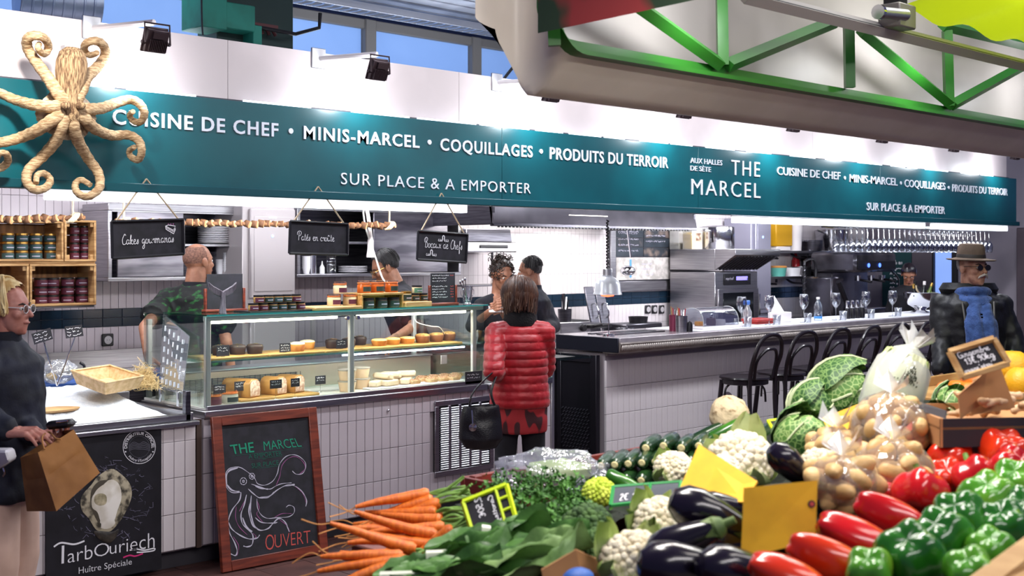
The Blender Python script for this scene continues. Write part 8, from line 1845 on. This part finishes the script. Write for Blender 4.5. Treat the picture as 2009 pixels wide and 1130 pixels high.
# labels and cards
def quadcard(name,cat,label,px4,Z4,m_,th=.004,group=None):
    q = [PZ(*p,Z) for p,Z in zip(px4,Z4)]; t = thing(name,label,cat,(0,0,0),group=group); n = (q[1] - q[0]).cross(q[3] - q[0]).normalized(); n = n if n.dot(FW) > 0 else -n
    mb = MB(); k = len(q); mb.add(q + [a + n * th for a in q],[list(range(k))[::-1],list(range(k,2 * k))] + [[i,(i + 1) % k,k + (i + 1) % k,k + i] for i in range(k)]); mb.build('card',m_,t,angle=0)
    fn = lambda s,tt,o=-.0015: q[0].lerp(q[1],s).lerp(q[3].lerp(q[2],s),1 - tt) + n * o
    return t,q,fn,n
yel = mat('yellow_card','efb51c',.7,col2='d29a14',ns=9,nd=5,ramp=(.45,.75)); neon = mat('neon_frame','c8e01a',.45); gfr = mat('green_frame','2f8f4a',.4)
quadcard('yellow_card','card','folded plain yellow price card in front of the wide cauliflower',((1371,871),(1486,944),(1460,985),(1324,980)),(2.9,2.75,2.7,2.8),yel,.006)
t,q,fn,n_ = quadcard('yellow_card','card','big upright plain yellow price card with a red sticker among aubergines',((1460,957),(1604,942),(1600,1062),(1454,1094)),(2.45,2.45,2.42,2.42),yel,.006)
cst = fn(.93,.62,-.002); MB().tube([cst,cst + n_ * .0015],.0075,14).build('sticker',mat('dark_sticker','3a1f24',.5),t); MB().tube([cst - n_ * .001,cst],.0045,12).build('sticker_centre',red_chalk,t)
t,q,fn,n_ = quadcard('yellow_card','card','small plain yellow price card between savoy cabbages and potato bag',((1613,820),(1690,790),(1662,845),(1632,862)),(3.3,3.3,3.25,3.25),yel,.005); cst = fn(.18,.8,-.001); MB().tube([cst,cst + n_ * .001],.006,12).build('sticker',mat('dark_sticker'),t)
def framed(label,px4,Z4,fm_,w,card=slate,cat='price label'):
    t,q,fn,n_ = quadcard('price_label',cat,label,px4,Z4,card)
    for k in range(4): MB().tube([q[k],q[(k + 1) % 4]],w,5).build('frame_bar',fm_,t,angle=0)
    return t,q,fn,n_
t,q,fn,n_ = framed('neon yellow framed price label with white chalk writing beside the carrots',((908,984),(993,950),(1012,1018),(930,1053)),(3.02,3.02,2.98,2.98),neon,.0065)
MB().tube([fn(.75,0),fn(.75,1)],.005,5).build('frame_bar',neon,t,angle=0); [MB().tube([fn(.75,s),fn(1,s)],.004,5).build('frame_bar',neon,t,angle=0) for s in (.35,.68)]; MB().tube([fn(.4,0),fn(.4,.14)],.004,5).build('frame_bar',neon,t,angle=0)
mb = MB(); script(mb,'2,50€',lambda x,y: fn(.38 - y * .07,.62 - (x - 1.2) * .15 + .15),.0024,-n_); script(mb,'Carottes',lambda x,y: fn(.64 - y * .05,.88 - x * .115),.002,-n_); scribble(mb,[(.1,.3,.2,.06)],lambda s,tt: fn(.5 + tt,s),.003,-n_,rnd=random.Random(1)); mb.build('handwriting',chalk,t,angle=0)
t,q,fn,n_ = framed('low green framed price label lying in front of the cauliflower',((1203,955),(1336,945),(1331,978),(1198,992)),(3.05,3.05,2.95,2.95),gfr,.005,mat('grey_slate','4b4f58',.4))
MB().tube([fn(.55,0),fn(.55,1)],.004,5).build('frame_bar',gfr,t,angle=0); mb = MB(); script(mb,'2€ 90kg',lambda x,y: fn(.12 + x * .075,.2 + y * .18),.0025,-n_); mb.build('handwriting',chalk,t,angle=0)
t,q,fn,n_ = framed('small neon framed price label lying behind the veined cabbage',((1507,826),(1566,818),(1558,838),(1520,848)),(3.7,3.75,3.65,3.6),neon,.006); BASE.append((*PZ(1535,842,3.65).xy,PZ(1535,848,3.65).z,.03)); MB().tube([fn(.35,0),fn(.35,1)],.004,5).build('frame_bar',neon,t,angle=0)
gt = ((1862,690),(1949,664),(1979,713),(1888,741)); t,q,fn,n_ = framed('wood-framed chalk label for ginger on a cardboard stand',gt,(3.0,3.0,2.98,2.98),wood_l,.009)
mb = MB(); script(mb,'Gingembre',lambda x,y: fn(.12 + x * .082,.66 + y * .11),.002,-n_); script(mb,'13€,90kg',lambda x,y: fn(.2 + x * .1,.38 + y * .11),.0022,-n_); script(mb,'origine:"pérou"',lambda x,y: fn(.1 + x * .056,.12 + y * .075),.0017,-n_); mb.build('handwriting',chalk,t,angle=0)
# ginger box
cardm = mat('cardboard','b78455',.75,col2='a5744a',ns=5); dkc = mat('dark_cardboard','2a2229',.7)
gb_ = thing('ginger_box','dark cardboard box of ginger behind the red peppers','box',(0,0,0)); A0 = PZ(1845,822,3.0); A1 = PZ(1858,878,3.0); dirx = Vector((RT.x,RT.y,0)) * .75 + Vector((FW.x,FW.y,0)) * .1; B0 = A0 + dirx * .5; hgt = A0.z - A1.z; bk_ = FW * .3
def slab(q,n,m_,name,par): MB().add(q + [a + n for a in q],[[3,2,1,0],[4,5,6,7],[0,1,5,4],[1,2,6,5],[2,3,7,6],[3,0,4,7]]).build(name,m_,par,angle=0)
dz = Vector((0,0,-hgt)); slab([A0,B0,B0 + dz,A0 + dz],FW * .006,dkc,'front_side',gb_); slab([A0 + bk_,B0 + bk_,B0 + bk_ + dz,A0 + bk_ + dz],FW * .006,cardm,'back_side',gb_); slab([A0,A0 + bk_,A0 + bk_ + dz,A0 + dz],RT * .006,cardm,'end_side',gb_); slab([A0 + dz * .3,B0 + dz * .3,B0 + bk_ + dz * .3,A0 + bk_ + dz * .3],Vector((0,0,-.006)),cardm,'base',gb_)
BASE.append((*(A0 + dirx * .25 + bk_ * .5).xy,A1.z,.1)); BASE.append((*(A0 + dirx * .05 + bk_ * .5).xy,A1.z,.1)); BASE.append((*(A0 + dirx * .45 + bk_ * .5).xy,A1.z,.1))
slab([PZ(1910,745,3.05),PZ(1962,718,3.05),PZ(1992,800,3.05),PZ(1905,815,3.05)],FW * .006,cardm,'flap',gb_); slab([PZ(1880,775,3.02),PZ(1936,728,3.04),PZ(1930,790,3.04),PZ(1885,822,3.02)],FW * .006,cardm,'flap',gb_); slab([PZ(1716,776,3.3),PZ(1790,783,3.25),PZ(1858,806,3.05),PZ(1856,822,3.03)],FW * .006,dkc,'open_flap',gb_)
gim = mat('ginger_skin','dcb892',.7,col2='bd956c',ns=18,bump=.3,bs=60); gm = []
for v_ in range(2):
    b = MB(); rnd = random.Random(20 + v_); p = Vector((0,0,0))
    for i in range(5):
        q = p + Vector((rnd.uniform(.012,.024),rnd.uniform(-.012,.012),rnd.uniform(-.006,.008))); b.cap(p,q,rnd.uniform(.011,.015),rnd.uniform(.009,.013),10)
        if i % 2: b.cap(q,q + Vector((rnd.uniform(-.01,.01),rnd.choice((-1,1)) * .022,.006)),.010,.009,10)
        p = q
    me = remesh(b,.004,2); me.materials.append(gim); me.polygons.foreach_set('use_smooth',[True] * len(me.polygons)); gm.append(me)
rnd = random.Random(8)
for k,(px,py) in enumerate(((1905,808),(1925,800),(1930,812),(1950,790),(1955,806),(1975,798),(1985,784),(1990,806),(2000,776),(2004,796),(1915,790),(1940,803),(1968,784))):
    o = bpy.data.objects.new('ginger',gm[k % 2]); COL.objects.link(o); o.location = PZ(px,py,3.06 + (k % 3) * .05); o.rotation_euler = (rnd.uniform(-.4,.4),rnd.uniform(-.4,.4),rnd.uniform(0,6)); tag(o,'knobbly ginger root heaped in the dark cardboard box','ginger','ginger roots in the dark box'); o.scale = (.75,.75,.75)
# citrus behind the ginger
orange = mat('orange_peel','e0781a',.4,bump=.2,bs=150); grape = mat('grapefruit_peel','e8ac22',.4,bump=.2,bs=150)
oz = thing('citrus_crate','pale wooden crate under the oranges and grapefruits','crate',PZ(1935,772,4.15),(0,0,0)); MB().box(-.25,.5,-.2,.25,-.012,0).build('base',wood_l,oz,bevel=.002); [MB().box(-.25,.5,y,y + .01,0,.035).build('slat',wood_l,oz,bevel=.002) for y in (-.21,.24)]; BASE.append((*oz.location.xy,oz.location.z - .014,.2)); BASE.append((oz.location.x + .3,oz.location.y,oz.location.z - .014,.2))
for k,(px,py,Z,r,m_,nm) in enumerate(((1855,764,4.05,.032,orange,'small mandarin, first beside the white cabbage bag'),(1876,762,4.0,.033,orange,'small mandarin, second beside the white cabbage bag'),(1898,764,3.95,.03,orange,'small mandarin half behind the cardboard stand'),(1912,748,4.05,.045,orange,'round orange behind the cardboard stand'),(1985,722,4.1,.065,grape,'big yellow grapefruit behind the ginger label'),(2004,750,3.95,.055,grape,'yellow grapefruit lower by the picture edge'))):
    t = thing('orange' if m_ is orange else 'grapefruit',nm,'fruit',spot_(px,py,Z,r),group='citrus fruit by the ginger'); MB().sph((0,0,0),(r,r,r * (.85 if r < .034 else .95)),20,14,fn=lambda v: 1 - .08 * max(0,v.z - .9) * 10).build('fruit',m_,t); MB().lathe([(r * .1,r * .9),(0,r * .93)],n=8).build('stem_end',stemm,t)
# pale plank crate and cardboard box at the picture's lower edge
pcx = thing('pale_crate','pale wooden crate corner in front of the green peppers','crate',(0,0,0)); slab([PZ(1890,1140,1.9),PZ(2030,1038,2.1),PZ(2034,1072,2.08),PZ(1930,1150,1.88)],RT * .03 - FW * .03,wood_l,'top_rail',pcx); slab([PZ(1945,1150,1.9),PZ(2034,1080,2.07),PZ(2034,1160,2.0),PZ(1960,1200,1.88)],RT * .02 - FW * .02,wood_l,'slat',pcx); BASE.append((*PZ(1990,1150,1.95).xy,PZ(1990,1180,1.9).z,.05))
kb2 = thing('cardboard_box','open cardboard box with something blue at the picture edge','box',(0,0,0)); slab([PZ(1062,1118,2.45),PZ(1130,1078,2.5),PZ(1140,1130,2.5),PZ(1070,1160,2.45)],FW * .006,cardm,'front_side',kb2); slab([PZ(1130,1078,2.5),PZ(1196,1108,2.6),PZ(1196,1170,2.6),PZ(1140,1140,2.5)],FW * .006,cardm,'end_side',kb2); slab([PZ(1072,1112,2.5),PZ(1128,1086,2.52),PZ(1132,1120,2.52),PZ(1080,1140,2.5)],FW * .004,mat('lilac_inside','8c7a8c',.7),'inner_flap',kb2); MB().sph(PZ(1135,1136,2.4),(.035,.03,.022),14,8).build('blue_lining',mat('blue_tissue','2457a8',.6),kb2); BASE.append((*PZ(1120,1150,2.5).xy,PZ(1120,1162,2.5).z,.05))
wp = tag(MB().lathe([(0,0),(.05,0),(.07,.01),(.068,.013),(.05,.004),(0,.004)],n=22).build('white_plate',pl_m,None,PZ(1920,902,3.05),(.3,0,0)),'white plate between the red peppers under the ginger box','plate'); BASE.append((*wp.location.xy,wp.location.z - .01,.05))
# the table and its dark mat, draped just under what lies on it
def hgt_(x,y):
    sw = sz = 0
    for bx,by,bz,r in BASE:
        w = 1 / ((x - bx) ** 2 + (y - by) ** 2 + .0012) ** 2; sw += w; sz += w * bz
    dm = min(sqrt((x - bx) ** 2 + (y - by) ** 2) - r for bx,by,bz,r in BASE); t = min(1,max(0,(dm - .05) / .12)); t = max(t,min(1,max(0,(y - 2.44) / .12))) if x > 2.35 else t
    return lerp(sz / sw - .004,.93,t * t * (3 - 2 * t))
NX,NY,X0,X1,Y0,Y1 = 90,66,1.8,4.4,.95,2.84
H_ = {}
for i in range(NX + 1):
    for j in range(NY + 1):
        x = lerp(X0,X1,i / NX); y = lerp(Y0,Y1,j / NY); h = hgt_(x,y)
        for bx,by,bz,r in BASE:
            d2 = (x - bx) ** 2 + (y - by) ** 2
            if d2 < (r + .03) ** 2: h = min(h,bz + .25 * sqrt(d2) - .006)
        H_[i,j] = h
dmat = MB().grid(lambda u,v: (lerp(X0,X1,u),lerp(Y0,Y1,v),H_[round(u * NX),round(v * NY)]),NX,NY).build('display_mat',mat('dark_green_mat','141a14',.9,col2='1d261a',ns=30,bump=.4,bs=90),angle=80)
bm = bmesh.new(); bm.from_mesh(dmat.data); bmesh.ops.delete(bm,geom=[f for f in bm.faces if f.calc_center_median().x < 2.5 and min(sqrt((f.calc_center_median().x - bx) ** 2 + (f.calc_center_median().y - by) ** 2) - r for bx,by,bz,r in BASE) > .03],context='FACES'); bm.to_mesh(dmat.data); bm.free()
tag(dmat,'dark green mat draped over the stall under the vegetables','mat')
tbm = thing('market_table','wooden market table carrying the vegetable display','table',(0,0,0)); zt = min(H_.values()) - .03
MB().box(X0 + .3,X1,Y0,Y1,zt - .04,zt).build('top',wood_r,tbm,bevel=.005)
for x in (X0 + .4,X1 - .1):
    for y in (Y0 + .1,Y1 - .1): MB().box(x - .03,x + .03,y - .03,y + .03,0,zt - .04).build('leg',wood_r,tbm,bevel=.004)
bpy.data.scenes.remove(RS)
